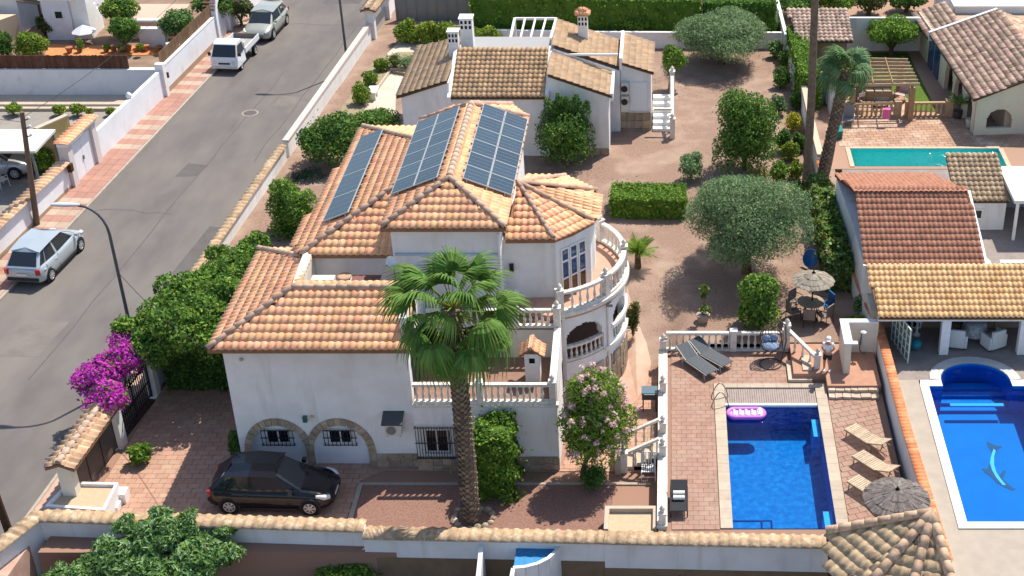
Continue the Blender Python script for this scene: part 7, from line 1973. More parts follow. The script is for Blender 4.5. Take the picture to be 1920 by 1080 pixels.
def leaf_quads(P, Nrm, size, aspect, rng, fold=.25):
    """one bent leaf (two faces) for each point"""
    n = len(P)
    t = rng.normal(size=(n,3)); t -= (t*Nrm).sum(1)[:,None]*Nrm; t /= np.linalg.norm(t,axis=1)[:,None]+1e-9
    b = np.cross(Nrm, t)
    L = (size*rng.uniform(.65,1.35,n))[:,None]; w = L/aspect
    v = np.stack([P-t*L*.5, P+b*w*.5-Nrm*L*fold*.1, P+t*L*.5-Nrm*L*fold*.5, P-b*w*.5-Nrm*L*fold*.1], axis=1)
    return v.reshape(-1,3)
def crown_mesh(name, V4, mats, mi):
    n = len(V4)//4
    return fast_mesh(name, V4, np.full(n,4), np.arange(n*4), mats, mi, False)
def blob_points(blobs, n, rng, shell=.16, under=.45):
    A = np.array([b[1][0]*b[1][1]+b[1][0]*b[1][2]+b[1][1]*b[1][2] for b in blobs]); A = A/A.sum()
    k = rng.choice(len(blobs), n, p=A)
    d = rng.normal(size=(n,3)); d /= np.linalg.norm(d,axis=1)[:,None]
    low = d[:,2] < -.25; flip = low & (rng.random(n) > under); d[flip,2] *= -1
    c = np.array([b[0][:] for b in blobs])[k]; r = np.array([b[1] for b in blobs])[k]
    f = 1-np.abs(rng.normal(0,shell,n)); f = np.clip(f+rng.normal(0,.045,n), .2, 1.15); stray = rng.random(n) < .035; f[stray] += rng.uniform(.05,.28,stray.sum())
    nr = d/r; nr /= np.linalg.norm(nr,axis=1)[:,None]
    return c+d*r*f[:,None], nr
def crown(name, parent, blobs, n, size, mats, w=None, seed=1, aspect=2.0, jitter=.75, shell=.16, zmin=None, core=.62, up=0.0):
    rng = np.random.default_rng(seed); base = np.array(wpos(parent)) if parent is not None else np.zeros(3)
    P, N = blob_points(blobs, n, rng, shell)
    if zmin is not None: P[:,2] = np.maximum(P[:,2], zmin+rng.uniform(0,.1,n))
    N = N+rng.normal(0,jitter,(n,3)); N[:,2] += up; N /= np.linalg.norm(N,axis=1)[:,None]
    if core and len(blobs) > 4:           # broad inner leaves close the heart of the crown
        m = max(60, n//7); P2, N2 = blob_points(blobs, m, rng, .03); c0 = np.array([sum(b[0][i] for b in blobs)/len(blobs) for i in range(3)])
        P2 = c0+(P2-c0)*core; 
        if zmin is not None: P2[:,2] = np.maximum(P2[:,2], zmin+.1)
        P = np.concatenate([P,P2]); N = np.concatenate([N,N2]); n += m
        sz = np.concatenate([np.full(n-m,1.0),np.full(m,2.6)])
    else: sz = np.ones(n)
    Vv = leaf_quads(P, N, size*sz, aspect, rng)-base
    mi = rng.choice(len(mats), n, p=w) if w is not None else rng.integers(0,len(mats),n)
    me = crown_mesh(name, Vv, mats, mi)
    o = bpy.data.objects.new(name, me); COL.objects.link(o)
    if parent is not None: o.parent = parent
    return o
def lumps(c, r, k, seed, rr=(.34,.52), keep=True):
    """an ellipsoid broken into lobes so that its outline is uneven"""
    g = random.Random(seed); c = Vector(c); out = [(c, tuple(x*.80 for x in r))] if keep else []
    for i in range(k):
        th = 2*math.pi*(i*.618034 % 1)+g.uniform(-.3,.3); z = g.uniform(-.45,.95); q = math.sqrt(max(0,1-z*z))
        f = g.uniform(.52,.74); s = g.uniform(*rr)
        out.append((V(c.x+r[0]*f*q*math.cos(th), c.y+r[1]*f*q*math.sin(th), c.z+r[2]*f*z), (r[0]*s, r[1]*s, r[2]*s)))
    return out
def skirt_lobes(P, c, r, seed, k=7):
    """lobes that bring the leaves down to the ground"""
    g = random.Random(seed+500); z = P.z+.28*(c.z-P.z)+.12
    return [(V(c.x+r[0]*.58*math.cos(2*math.pi*i/k+g.uniform(-.3,.3)), c.y+r[1]*.58*math.sin(2*math.pi*i/k), z+g.uniform(0,.2)*r[2]), (r[0]*.42,r[1]*.42,max(.15,(c.z-P.z)*.38))) for i in range(k)]
def place(base, z0, bbox):
    """trunk foot, crown centre and half sizes from where the plant stands and how large it shows"""
    P = at(*base, z0); x0, y0, x1, y1 = bbox
    c = onY((x0+x1)/2, (y0+y1)/2, P.y)
    zc = (c-CAMP).dot(_fw); k = zc/FPX
    rx = (x1-x0)/2*k; ry = (y1-y0)/2*k
    th = math.atan2(CAMH-c.z, c.y)
    rz = math.sqrt(max((ry*.4)**2, ry*ry-(rx*math.sin(th))**2))/math.cos(th)
    return P, c, (rx, rx, rz)
def limbs(parent, P, c, r, rad, n=4, seed=0, mat=BARK, split=.45):
    g = random.Random(seed); mb = MB(); P = Vector(P); h = c.z-r[2]*.5-P.z; f = P+V(0,0,max(.15,h*split))+V((c.x-P.x)*.3,(c.y-P.y)*.3,0)
    mb.tube([P-V(0,0,.1), P.lerp(f,.5)+V(g.uniform(-.05,.05),0,0), f], [rad*1.25,rad,rad*.92], 9)
    for i in range(n):
        a = 2*math.pi*i/n+g.uniform(-.4,.4); e = c+V(r[0]*.55*math.cos(a), r[1]*.55*math.sin(a), r[2]*g.uniform(-.2,.3))
        m = f.lerp(e,.5)+V(0,0,-.08); mb.tube([f-V(0,0,.05), m, e], [rad*.7,rad*.48,rad*.2], 7)
    return mb.build("trunk", mat, parent)
def tree(name, label, cat, base, z0, bbox, n, size, mats, w=None, k=12, rad=.12, seed=1, aspect=2.0, group=None, trunk=True, part="crown", ry=1.0, low=False, **kw):
    P, c, r = place(base, z0, bbox); r = (r[0],r[1]*ry,r[2])
    t = thing(name, label, cat, P, group)
    if trunk: limbs(t, P, c, r, rad, seed=seed)
    lb_ = lumps(c, r, k, seed)
    if low: lb_ += skirt_lobes(P, c, r, seed)
    crown(part, t, lb_, n, size, mats, w, seed, aspect, zmin=z0, **kw)
    return t
def shrub(label, base, z0, bbox, n, size, mats, w=None, k=7, seed=1, name="shrub", cat="shrub", group=None, aspect=2.0, **kw):
    P, c, r = place(base, z0, bbox); t = thing(name, label, cat, P, group)
    g = random.Random(seed); mb = MB()
    for i in range(4):
        a = 2*math.pi*i/4+g.random(); e = c+V(r[0]*.4*math.cos(a), r[1]*.4*math.sin(a), 0); mb.tube([P-V(0,0,.05), P.lerp(e,.5), e], [.035,.025,.012], 6)
    mb.build("stem", BARK, t)
    crown("foliage", t, lumps(c, r, k, seed)+skirt_lobes(P, c, r, seed, 6), n, size, mats, w, seed, aspect, zmin=z0, **kw)
    return t
def box_hedge(name, label, cat, poly, z0, z1, n, size, mats, w=None, seed=1, round_=.12, inset=.10, group=None, aspect=1.6, wave=.05):
    """clipped hedge: leaf shell on a solid prism of foliage"""
    rng = np.random.default_rng(seed); P2 = [Vector((*p[:2],0)) for p in poly]
    ar = sum(P2[i].x*P2[(i+1)%len(P2)].y-P2[(i+1)%len(P2)].x*P2[i].y for i in range(len(P2)))
    if ar < 0: P2 = P2[::-1]
    c = sum(P2, V(0,0,0))/len(P2)
    t = thing(name, label, cat, (c.x,c.y,z0), group)
    ins = [c+(p-c)*max(.3,1-inset/((p-c).length)*1.6) for p in P2]
    MB().prism([(p.x,p.y) for p in ins], z0, z1-inset).build("inner_growth", mats[0], t)
    pts, nrm = [], []
    per = [(P2[i],P2[(i+1)%len(P2)]) for i in range(len(P2))]
    la = [ (b-a).length*(z1-z0) for a,b in per]; at_ = abs(ar)/2; tot = sum(la)+at_
    for (a,b), s_ in zip(per, la):
        m = int(n*s_/tot); u = rng.random(m); z = z0+(z1-z0)*rng.random(m); d = (b-a).normalized(); nn = np.array((d.y,-d.x,0))
        q = np.array(a)[None]+np.outer(u, np.array(b-a)); q[:,2] = z; bul = wave*np.sin(q[:,0]*5.1+q[:,2]*3.7)*np.sin(q[:,1]*4.3+1+q[:,2]*2.9)
        q += nn*(bul+rng.exponential(.05,m)*(rng.random(m)<.12)*2-np.abs(rng.normal(0,.05,m))-round_*np.clip((z-(z1-.25))/.25,0,1)**2)[:,None]
        pts.append(q); nrm.append(np.tile(nn,(m,1)))
    m = int(n*at_/tot); xs = [p.x for p in P2]; ys = [p.y for p in P2]; q = []
    while len(q) < m:
        x, y = rng.uniform(min(xs),max(xs)), rng.uniform(min(ys),max(ys))
        if inside([(p.x,p.y) for p in P2], x, y): q.append((x,y,z1-abs(rng.normal(0,.04))+(rng.exponential(.09) if rng.random()<.10 else 0)+wave*math.sin(x*4.7)*math.sin(y*5.3)))
    pts.append(np.array(q).reshape(-1,3)); nrm.append(np.tile((0,0,1.),(len(q),1)))
    P = np.concatenate(pts); N = np.concatenate(nrm)+rng.normal(0,.55,(len(P),3)); N /= np.linalg.norm(N,axis=1)[:,None]
    Vv = leaf_quads(P, N, size, aspect, rng)-np.array((c.x,c.y,z0))
    mi = rng.choice(len(mats), len(P), p=w) if w is not None else rng.integers(0,len(mats),len(P))
    o = bpy.data.objects.new("foliage", crown_mesh("foliage", Vv, mats, mi)); COL.objects.link(o); o.parent = t
    return t
# ---- palms
def fan_frond(R=.80, stem=.85, nl=24, droop=.55, seed=0, mat=None, spread=4.6):
    """fan leaf: stalk along +x, blade of folded leaflets, tips hanging"""
    g = random.Random(seed); vs, fs, mi = [], [], []
    b = MB(); b.cur = 1
    b.tube([(0,0,0),(stem*.5,0,.05),(stem,0,0)], [.030,.020,.014], 5)
    b.cur = 0
    for i in range(nl):
        a = -spread/2+spread*i/(nl-1); L = R*(1-.20*abs(a)/(spread/2))*g.uniform(.9,1.08)
        d = V(math.cos(a),math.sin(a),0); s = V(-math.sin(a),math.cos(a),0)
        pts = []
        for j, u in enumerate((0,.30,.62,.86,1.0)):
            dz = -droop*L*max(0,u-.35)**1.7*1.9 + .10*math.sin(math.pi*u)*R*(1 if i%2 else .8) - .16*abs(math.sin(a))*u*R
            pts.append(V(stem,0,0)+d*(L*u*(1-.18*droop*u*u))+V(0,0,dz))
        ws = (.012,.044,.036,.016,.003)
        o = []
        for p, w_ in zip(pts, ws): o += [p-s*w_, p+V(0,0,.016), p+s*w_]
        for j in range(4):
            o_ = 3*j; fs_ = [(o_,o_+1,o_+4,o_+3),(o_+1,o_+2,o_+5,o_+4)]
            fs += [tuple(len(vs)+x for x in f) for f in fs_]
        vs += o
    b.add(vs, fs)
    return b
def feather_frond(L=1.2, n=22, droop=.5, lw=.34, seed=0, wd=.035):
    b = MB(); b.cur = 1
    f = lambda u: V(L*u*(1-.12*droop*u), 0, L*(.28*u-droop*u*u))
    b.tube([f(i/6) for i in range(7)], [.022-.0028*i for i in range(7)], 5); b.cur = 0
    for i in range(n):
        u = .14+.86*i/(n-1); p = f(u); l = lw*math.sin(math.pi*min(.95,.18+.80*u))
        for s in (-1,1):
            e = p+V(l*.55,s*l,-.14*l-.05); b.add([p+V(-wd/2,0,0),p+V(wd/2,0,0),e+V(wd*.1,0,0),e-V(wd*.1,0,0)],[(0,1,2,3)])
    return b
def palm(label, foot, top, r0, r1, fronds, R, stem, boots=True, seed=1, mats=None, skirt=0, group=None, name="palm_tree", spread=4.6):
    t = thing(name, label, "palm", foot, group); g = random.Random(seed)
    foot, top = Vector(foot), Vector(top); n = 12
    pts = [foot.lerp(top,i/n)+V(.05*math.sin(i*.5),0,0)*(1 if 0<i<n else 0) for i in range(n+1)]
    TR = M("palm_trunk",(.20,.155,.115),(.125,.095,.07),scale=7,rough=.95,bump=.5,bscale=20)
    MB().tube([foot-V(0,0,.1)]+pts, [r0*1.15]+[r0+(r1-r0)*(i/n)+.0*(i%2) for i in range(n+1)], 12).build("trunk", TR, t)
    if boots:
        mb = MB(); H = (top-foot).length; k = 0; z = .12; ax = (top-foot).normalized()
        while z < H-.1:
            for j in range(7):
                a = 2*math.pi*j/7+k*.47; c = foot+ax*z; rr = r0+(r1-r0)*z/H
                d = V(math.cos(a),math.sin(a),0); s = V(-math.sin(a),math.cos(a),0); w = rr*.40
                up = g.uniform(.13,.19); o = g.uniform(.035,.075)
                p0 = c+d*(rr*.96); q = c+d*(rr+o)+V(0,0,up)
                mb.add([p0-s*w,p0+s*w,q+s*w*.35,q-s*w*.35,c+d*(rr*.9)+V(0,0,up*.95)],[(0,1,2,3),(3,2,4),(0,3,4),(1,4,2)])
            z += .105; k += 1
        mb.build("leaf_bases", M("palm_boots",(.30,.235,.175),(.17,.125,.09),scale=6,rough=.95,rand=.30), t, kind='stuff')
    ms = {}
    for i, (az, el, sc) in enumerate(fronds):
        kind = (0 if el > 35 else 1 if el > -5 else 2, i % 3)
        if kind not in ms:
            mat = mats or [FROND, FRONDY]
            ms[kind] = fan_frond(R, stem, 26, (.52,.80,1.0)[kind[0]], seed*7+kind[1]*3+kind[0], spread=spread).mesh("frond", mat)
        o = put("frond", ms[kind], t, top+V(0,0,g.uniform(-.22,.08)), None)
        q = Euler((g.uniform(-.8,.8),0,0)).to_matrix(); q = Matrix.Rotation(math.radians(az),3,'Z') @ Matrix.Rotation(math.radians(-el),3,'Y') @ q
        o.rotation_euler = q.to_euler(); o.scale = (sc,sc,sc)
    if skirt:
        dm = fan_frond(R*.8, stem*.8, 16, .9, 99).mesh("dry_frond", [DRY, DRY])
        for i in range(skirt):
            o = put("dry_frond", dm, t, top-V(0,0,.35)); o.rotation_euler = (Matrix.Rotation(2*math.pi*i/skirt+.3,3,'Z') @ Matrix.Rotation(math.radians(62),3,'Y')).to_euler()
    return t
g_ = random.Random(21); fr = []
for i in range(9): fr.append((i*40+g_.uniform(-18,18), g_.uniform(46,76), g_.uniform(.85,1.08)))
for i in range(12): fr.append((i*30+g_.uniform(-13,13), g_.uniform(8,42), g_.uniform(.9,1.2)))
for i in range(11): fr.append((i*32.7+20+g_.uniform(-14,14), g_.uniform(-34,-2), g_.uniform(.9,1.25)))
for i in range(12): fr.append((i*30+g_.uniform(-14,14), g_.uniform(-80,-40), g_.uniform(.85,1.1)))
pf_ = at(884,976,.0); zt0 = ztop(884,976,0,578)
palm("large fan palm with shaggy green crown in front of the villa terrace", pf_, V(pf_.x,pf_.y,zt0), .28, .235, fr, .92, 1.30, seed=4, spread=3.5, skirt=5)
# stones round its foot
st0 = thing("stone_ring", "rough stones and dry litter ringing the foot of the large fan palm", "stones", (pf_.x,pf_.y,0))
for i in range(16):
    a = 2*math.pi*i/16; r_ = .62+rnd.uniform(-.05,.12); mb = MB(); s_ = rnd.uniform(.10,.17)
    mb.lathe((pf_.x+r_*math.cos(a),pf_.y+.1+r_*.8*math.sin(a),0), [(s_,0),(s_*.95,s_*.5),(s_*.5,s_*.9),(0,s_)], 7, False, sx=rnd.uniform(.8,1.2)); mb.build("stone", CLAD, st0)
p1 = at(1509,368,1.0)
palm("tall bare palm trunk rising out of the top of the picture", p1, V(p1.x+.05,p1.y,14.2), .20, .15, [(i*36+g_.uniform(-8,8), g_.uniform(-25,70), 1) for i in range(14)], .85, .9, boots=False, seed=8)
p2_ = at(1537,358,1.0); z2 = ztop(1537,358,1.0,128)
palm("leaning fan palm with a pale green crown beside the clipped hedge", p2_, V(p2_.x+.95,p2_.y+.6,z2-.3), .27, .19, [(i*22+g_.uniform(-8,8), g_.uniform(-30,70), g_.uniform(.85,1.05)) for i in range(26)], .80, .75, seed=9, mats=[leafmat("frond_pale",(.10,.20,.07),(.17,.26,.12)), FRONDY])
for k, (bx, by, tx, ty, lab) in enumerate(((1577,205,1583,135,"short palm behind the ochre balustrade left of the pergola"),(1600,200,1604,130,"second short palm touching the left corner of the pergola"))):
    p = at(bx,by,NZ); zz_ = ztop(bx,by,NZ,ty)
    palm(lab, p, V(p.x+.1,p.y,zz_), .14, .11, [(i*27+g_.uniform(-8,8), g_.uniform(-20,65), g_.uniform(.8,1.0)) for i in range(13)], .62, .55, seed=12+k, mats=[_MATS["frond_pale"], FRONDY], boots=False)
# cycad-like feather palm by the tower
p = at(1196,505,.95); cyd = thing("cycad", "cycad with arching feather leaves beside the round balustraded terrace", "cycad", p)
fm_ = [feather_frond(1.05,22,dr,.30,k).mesh("frond",[BRIGHT,FRONDY]) for k,dr in enumerate((.42,.62,.25))]
MB().tube([p-V(0,0,.1),p+V(0,0,.75)], [.16,.12], 9).build("trunk", BARK, cyd)
for i in range(26):
    o = put("frond", fm_[i%3], cyd, p+V(0,0,.75)); el = g_.uniform(5,72)
    o.rotation_euler = (Matrix.Rotation(math.radians(i*137.5),3,'Z') @ Matrix.Rotation(math.radians(-el),3,'Y')).to_euler(); s_ = g_.uniform(.8,1.05); o.scale = (s_,s_,s_)
# ---- trees of the gravel garden
tree("citrus_tree", "round dark glossy citrus tree standing alone on the gravel", "tree", (1396,318), 1, (1333,172,1462,314), 12500, .14, [GREEN,DEEP,BRIGHT], [.5,.33,.17], k=20, rad=.12, seed=3, aspect=1.9, low=True)
tree("olive_tree", "large round grey green olive tree casting shade over the gravel", "tree", (1400,512), 1, (1282,326,1514,506), 75000, .125, [OLIVE,leafmat("leaf_olive_dark",(.115,.160,.075),(.165,.205,.105))], [.74,.26], k=26, rad=.2, seed=5, aspect=3.4, shell=.13)
tree("olive_tree", "spreading grey green olive tree by the back wall", "tree", (1353,120), 1, (1266,18,1440,116), 38000, .15, [OLIVE,_MATS["leaf_olive_dark"]], [.75,.25], k=20, rad=.2, seed=6, aspect=3.2, shell=.2)
tree("young_tree", "small bright leaved tree beside the white entrance steps", "tree", (1256,166), 1, (1236,82,1290,140), 2200, .16, [GREEN,BRIGHT], k=8, rad=.09, seed=7)
tree("bay_tree", "upright dark green bay tree against the white bungalow wall", "tree", (1062,304), 1, (1004,196,1118,306), 7500, .15, [DEEP,GREEN,BRIGHT], [.50,.36,.14], k=18, rad=.1, seed=8, aspect=2.2, low=True)
P_, c_, r_ = place((1062,304),1,(1004,196,1118,306))
sp = [(V(c_.x+dx*r_[0],c_.y+.2*dx,c_.z+r_[2]*.9+dz),(.20,.20,.55)) for dx,dz in ((-.55,.1),(-.2,.35),(.05,.1),(.38,.25),(.7,-.1))]
t = bpy.data.objects["bay_tree"]; crown("leading_shoots", t, sp, 900, .15, [DEEP,GREEN], None, 4)
tree("street_tree", "glossy dark tree with two thin trunks between road wall and solar roof", "tree", (632,322), .6, (560,205,676,318), 8500, .17, [DEEP,GREEN,YELG], [.55,.40,.05], k=14, rad=.07, seed=9)
shrub("mixed green hedge of loose leaves behind the villa's back roof", (705,268), .8, (640,198,755,268), 5200, .16, [GREEN,DEEP,BRIGHT], [.4,.4,.2], 12, 10, ry=1) if False else shrub("mixed loose green hedge behind the back of the villa roof", (705,268), .8, (640,198,755,268), 5200, .16, [GREEN,DEEP,BRIGHT], [.4,.4,.2], 12, 10)
shrub("tall upright bright green shrub inside the street wall beside the long solar array", (545,455), .4, (495,335,592,452), 6500, .16, [BRIGHT,GREEN,DEEP], [.35,.45,.2], 14, 11, aspect=2.6)
shrub("low dark blue green plants under the street tree", (580,345), .6, (535,318,625,350), 1800, .2, [leafmat("leaf_blue_green",(.03,.075,.06),(.05,.10,.075)),DEEP], None, 6, 12, aspect=3.5)
# hibiscus hedge along the street
hb = thing("hibiscus_hedge", "tall loose hibiscus hedge bulging over the street wall beside the lamp post", "hedge", street(50,-22.6,0))
spots0 = [(258,640,2.0,1.0),(300,598,2.1,1.1),(345,566,2.1,1.15),(392,542,2.0,1.1),(430,515,1.9,1.0),(462,492,1.8,.85),(330,628,2.2,1.1),(380,596,2.2,1.1),(425,560,2.0,1.05),(290,652,1.6,.95),(395,640,1.9,.9),(478,462,1.6,.7),(410,480,1.5,.6)]
spots = [(px, py, z_+((1.15 if px > 285 else .2) if py > 550 else .6), r_) for px,py,z_,r_ in spots0]
bl_ = []
for i, (px, py, z_, r_) in enumerate(spots):
    c = at(px,py,z_); bl_ += lumps(c, (r_,r_*1.05,r_*.95), 6, 30+i)
crown("foliage", hb, bl_, 28000, .17, [GREEN,DEEP,BRIGHT], [.54,.22,.24], 31, 1.8, zmin=.1)
mb = MB()
for i, (px, py, z_, r_) in enumerate(spots):
    c = at(px,py,z_)
    if c.y > 46.4: mb.tube([(c.x,c.y,.0),(c.x+.1,c.y,z_*.6),(c.x,c.y,z_)], [.05,.035,.02], 6)
mb.build("stem", BARK, hb)
fz = thing("feathery_shrub", "feathery yellow green shrub spilling over the wall next to the lamp post", "shrub", at(238,640,1))
c = at(238,632,1.6); crown("foliage", fz, lumps(c,(.75,.7,.8),8,44), 1500, .26, [YELG,GREEN,BROWNL], [.4,.4,.2], 44, 6.5, shell=.4); MB().tube([(c.x,c.y,0),(c.x,c.y,1.5)], .04, 6).build("stem", BARK, fz)
box_hedge("clipped_hedge", "dark clipped hedge closing the shaded end of the driveway", "hedge", [(-19.15,45.3),(-15.35,45.3),(-15.35,47.6),(-18.9,47.6)], 0, 3.3, 13000, .15, [DEEP,GREEN], [.7,.3], 13)
bo = thing("bougainvillea", "magenta bougainvillea tumbling over the gateway by the road", "bougainvillea", at(225,765,0))
bl_ = []
for i, (px, py, z_, r_) in enumerate(((190,705,1.9,.95),(225,680,2.0,.95),(175,725,1.6,.75),(238,650,1.9,.70),(252,668,2.1,.6),(205,740,1.9,.6),(160,715,1.3,.55),(185,752,1.4,.6),(215,755,1.8,.55))):
    bl_ += lumps(at(px,py,z_+.45), (r_,r_,r_*.85), 6, 60+i)
crown("bracts", bo, bl_, 9500, .13, [MAGENTA,GREEN,BROWNL], [.78,.15,.07], 61, 1.5, shell=.22)
mb = MB()
for dx in (-.3,0,.25): q = at(232,765,0); mb.tube([(q.x+dx*.3,q.y,0),(q.x+dx,q.y+.1,1.2),(q.x+dx*2,q.y,1.9)], [.06,.045,.02], 6)
mb.build("stem", BARK, bo)
# ---- around the villa
xa, xb = at(893,945,0).x, at(962,945,0).x
box_hedge("ivy_column", "tall clipped ivy block against the front wall right of the palm", "hedge", [(xa,38.7),(xb,38.55),(xb+.05,40.28),(xa-.02,40.28)], 0, 2.55, 9500, .12, [HEDGE,BRIGHT,DEEP], [.5,.32,.18], 14, wave=.22, round_=.35)
P_, c_, r_ = place((1092,893),0,(1046,694,1190,872))
ol = thing("oleander", "oleander tree covered in pale pink blossom beside the villa terrace", "tree", P_)
limbs(ol, P_, c_, r_, .09, 5, 3)
lb = lumps(c_, r_, 16, 15)+[(V(c_.x+r_[0]*.5*math.cos(a),c_.y+r_[1]*.5*math.sin(a),c_.z-r_[2]*.62),(r_[0]*.40,r_[1]*.40,r_[2]*.34)) for a in (.3,1.5,2.7,3.9,5.1)]
crown("crown", ol, lb, 12500, .17, [GREEN,BRIGHT,YELG], [.45,.42,.13], 15, 3.6, zmin=.3)
g2 = random.Random(5); rng_ = np.random.default_rng(8)
FP, FN = blob_points(lb, 210, rng_, .06, .3)
fb = [(Vector(p)+Vector(n_)*.03, (g2.uniform(.07,.15),)*3) for p, n_ in zip(FP, FN)]
crown("blossom", ol, fb, 6500, .075, [PINKF], None, 16, 1.2, shell=.3)
shrub("small dark green shrub at the foot of the oleander", (1110,915), 0, (1086,868,1138,916), 1700, .11, [DEEP,GREEN], None, 6, 17, aspect=3)
shrub("brownish upright conifer bush at the edge of the tiled path", (1187,628), .6, (1172,560,1200,628), 1700, .11, [BROWNL,GREEN], [.7,.3], 7, 18, aspect=3)
shrub("small conifer in the shade at the left corner of the garage", (441,860), 0, (425,800,456,858), 1300, .12, [DEEP,GREEN], None, 6, 19, aspect=3)
shrub("small leafy plant in the sun beside the driveway gate", (261,868), 0, (241,828,282,866), 800, .2, [GREEN,BRIGHT], None, 5, 20, aspect=2.4)
# ---- rear garden
box_hedge("clipped_hedge", "low square clipped box hedge on the gravel behind the tower", "hedge", [(-2.62,57.7),(.82,57.5),(.85,59.3),(-2.60,59.4)], 1.0, 2.0, 9500, .11, [HEDGE,BRIGHT], [.7,.3], 22)
shrub("small grey green shrub on the gravel near the citrus tree", (1296,336), 1, (1270,282,1322,334), 1700, .13, [PALEG,OLIVE], None, 8, 23)
shrub("round fresh green bush in front of the large olive tree", (1422,612), 1, (1380,512,1467,610), 4200, .17, [BRIGHT,GREEN,DEEP], [.35,.45,.2], 11, 24)
ag = thing("agave_clump", "clump of spiky yellow green leaves beside the olive tree", "agave", at(1425,338,1))
am = MB(); am.add([(0,-.05,0),(0,.05,0),(.5,.045,.25),(.5,-.045,.25),(.95,0,.18)],[(0,1,2,3),(3,2,4)]); am = am.mesh("leaf",[YELG])
for i in range(34):
    p = at(1425,336,1); o = put("leaf", am, ag, p+V(g_.uniform(-.45,.45),g_.uniform(-.2,.2),.05)); o.rotation_euler = (0,-math.radians(g_.uniform(5,60)),i*2.39); s_ = g_.uniform(.55,.95); o.scale = (s_,s_,s_)
iv = box_hedge("ivy_wall", "thick flowering ivy covering the boundary wall beside the red roof", "ivy", [(6.55,51.0),(7.55,51.2),(7.28,59.3),(6.55,59.2)], 1.0, 2.55, 11000, .17, [GREEN,PALEG,DEEP,YELG,leafmat("leaf_reddish",(.32,.16,.08),(.38,.26,.14))], [.36,.22,.24,.10,.08], 25, wave=.22, inset=.25)
pp = at(1318,602,1); po_ = thing("potted_plant", "thin twiggy plant in a low pot in the shade of the olive tree", "potted plant", pp)
MB().lathe(pp, [(.20,0),(.27,.28),(.29,.30),(.25,.30)], 14).build("pot", M("pot_stone",(.42,.36,.30),rough=.9), po_); MB().lathe(pp+V(0,0,.27), [(.245,0),(0,.01)], 12, caps=False).build("soil", EARTH, po_)
MB().tube([pp+V(0,0,.2),pp+V(.03,0,.9),pp+V(.06,0,1.5)], [.03,.02,.01], 6).build("stem", BARK, po_)
crown("foliage", po_, [(pp+V(.05,0,1.5),(.22,.22,.2)),(pp+V(0,0,1.15),(.2,.2,.15)),(pp+V(.1,0,.5),(.25,.25,.2))], 420, .14, [BROWNL,GREEN], None, 26, 2.5, shell=.5)
G_ = "plants along the strip by the boundary wall"
for i, (bx, by, bb, mats, lab) in enumerate((
    (1487,245,(1470,205,1506,246),[YELF,YELG],"yellow flowering shrub in the strip beside the beige topped wall"),
    (1480,300,(1462,262,1500,300),[GREEN,YELG],"loose green shrub below the yellow flowering one"),
    (1492,335,(1474,298,1510,336),[YELG,GREEN],"yellow green shrub at the foot of the tall palm trunk"),
    (1460,345,(1440,300,1478,346),[GREEN,BRIGHT],"fresh green shrub left of the tall palm trunk's foot"),
    (1498,285,(1484,246,1512,286),[DEEP,GREEN],"dark leafy shrub against the wall below the yellow flowers"),
    (1470,285,(1452,240,1486,284),[GREEN,DEEP],"loose dark shrub in the middle of the boundary strip"),
    (1458,215,(1440,176,1476,214),[DEEP,OLIVE],"olive green shrub on the gravel side of the boundary strip"),
    (1472,128,(1456,92,1490,128),[DEEP,GREEN],"dark shrub at the foot of the narrow clipped hedge"),
    (1448,72,(1432,38,1466,72),[GREEN,DEEP],"green shrub in the far corner beside the spreading olive"),
    (1500,372,(1478,336,1520,374),[GREEN,YELG,DEEP],"tangled shrub between the two palm trunks' feet"),
    (1462,165,(1448,128,1482,166),[DEEP,GREEN],"dark shrub in the strip next to the far white garden wall"),
    (1452,108,(1440,72,1470,108),[GREEN,PALEG],"pale leaved shrub near the far end of the boundary wall"),
    (1494,205,(1480,170,1508,206),[DEEP,GREEN],"dark shrub wedged against the white wall above the yellow flowers"),
    (1605,616,(1582,588,1632,618),[BRIGHT,YELG],"bright yellow green plants behind the shower enclosure"),
    (1618,590,(1600,550,1634,592),[DEEP,PALEG],"climbing plant on the shaded white wall behind the shower"),
    (1572,420,(1535,350,1585,420),[GREEN,PALEG],"leafy shrub at the far end of the ivy wall"))):
    shrub(lab, (bx,by), 1, bb, 900, .15, mats, None, 6, 70+i, group=G_)
# ---- bungalow yard
G_ = "round shrubs along the bungalow's street wall"
for i, (bx, by, bb, lab) in enumerate(((676,196,(658,156,694,194),"round bright shrub nearest the villa along the bungalow's street wall"),(692,160,(680,132,708,160),"middle round bright shrub along the bungalow's street wall"),(712,134,(700,106,728,134),"farthest round bright shrub along the bungalow's street wall"))):
    shrub(lab, (bx,by), 1.05, bb, 1300, .14, [BRIGHT,YELG,GREEN], [.45,.3,.25], 7, 80+i, group=G_)
for i, (bx, by, bb, mats, lab) in enumerate(((740,128,(722,98,756,128),[BROWNL,GREEN],"reddish succulent at the left of the cactus bed"),(760,130,(746,100,780,130),[PALEG,OLIVE],"grey green cactus cluster in the middle of the bed"),(786,124,(770,94,802,124),[DEEP,BROWNL],"dark spiky plant at the right of the cactus bed"))):
    shrub(lab, (bx,by), 1.15, bb, 700, .12, mats, None, 8, 84+i, aspect=3.2, group="plants in the cactus bed")
G_ = "yellow green shrubs before the panel fence"
for i, (px, lab) in enumerate(((762,"yellow green shrub at the left end before the panel fence"),(800,"second yellow green shrub from the left before the panel fence"),(838,"third yellow green shrub from the left before the panel fence"),(876,"fourth yellow green shrub from the left before the panel fence"),(915,"yellow green shrub just left of the white pergola frame"))):
    shrub(lab, (px,80+i*2), 1, (px-24,34+i*3,px+26,82+i*2), 2600, .18, [YELG,BRIGHT,GREEN], [.45,.35,.2], 9, 90+i, group=G_)
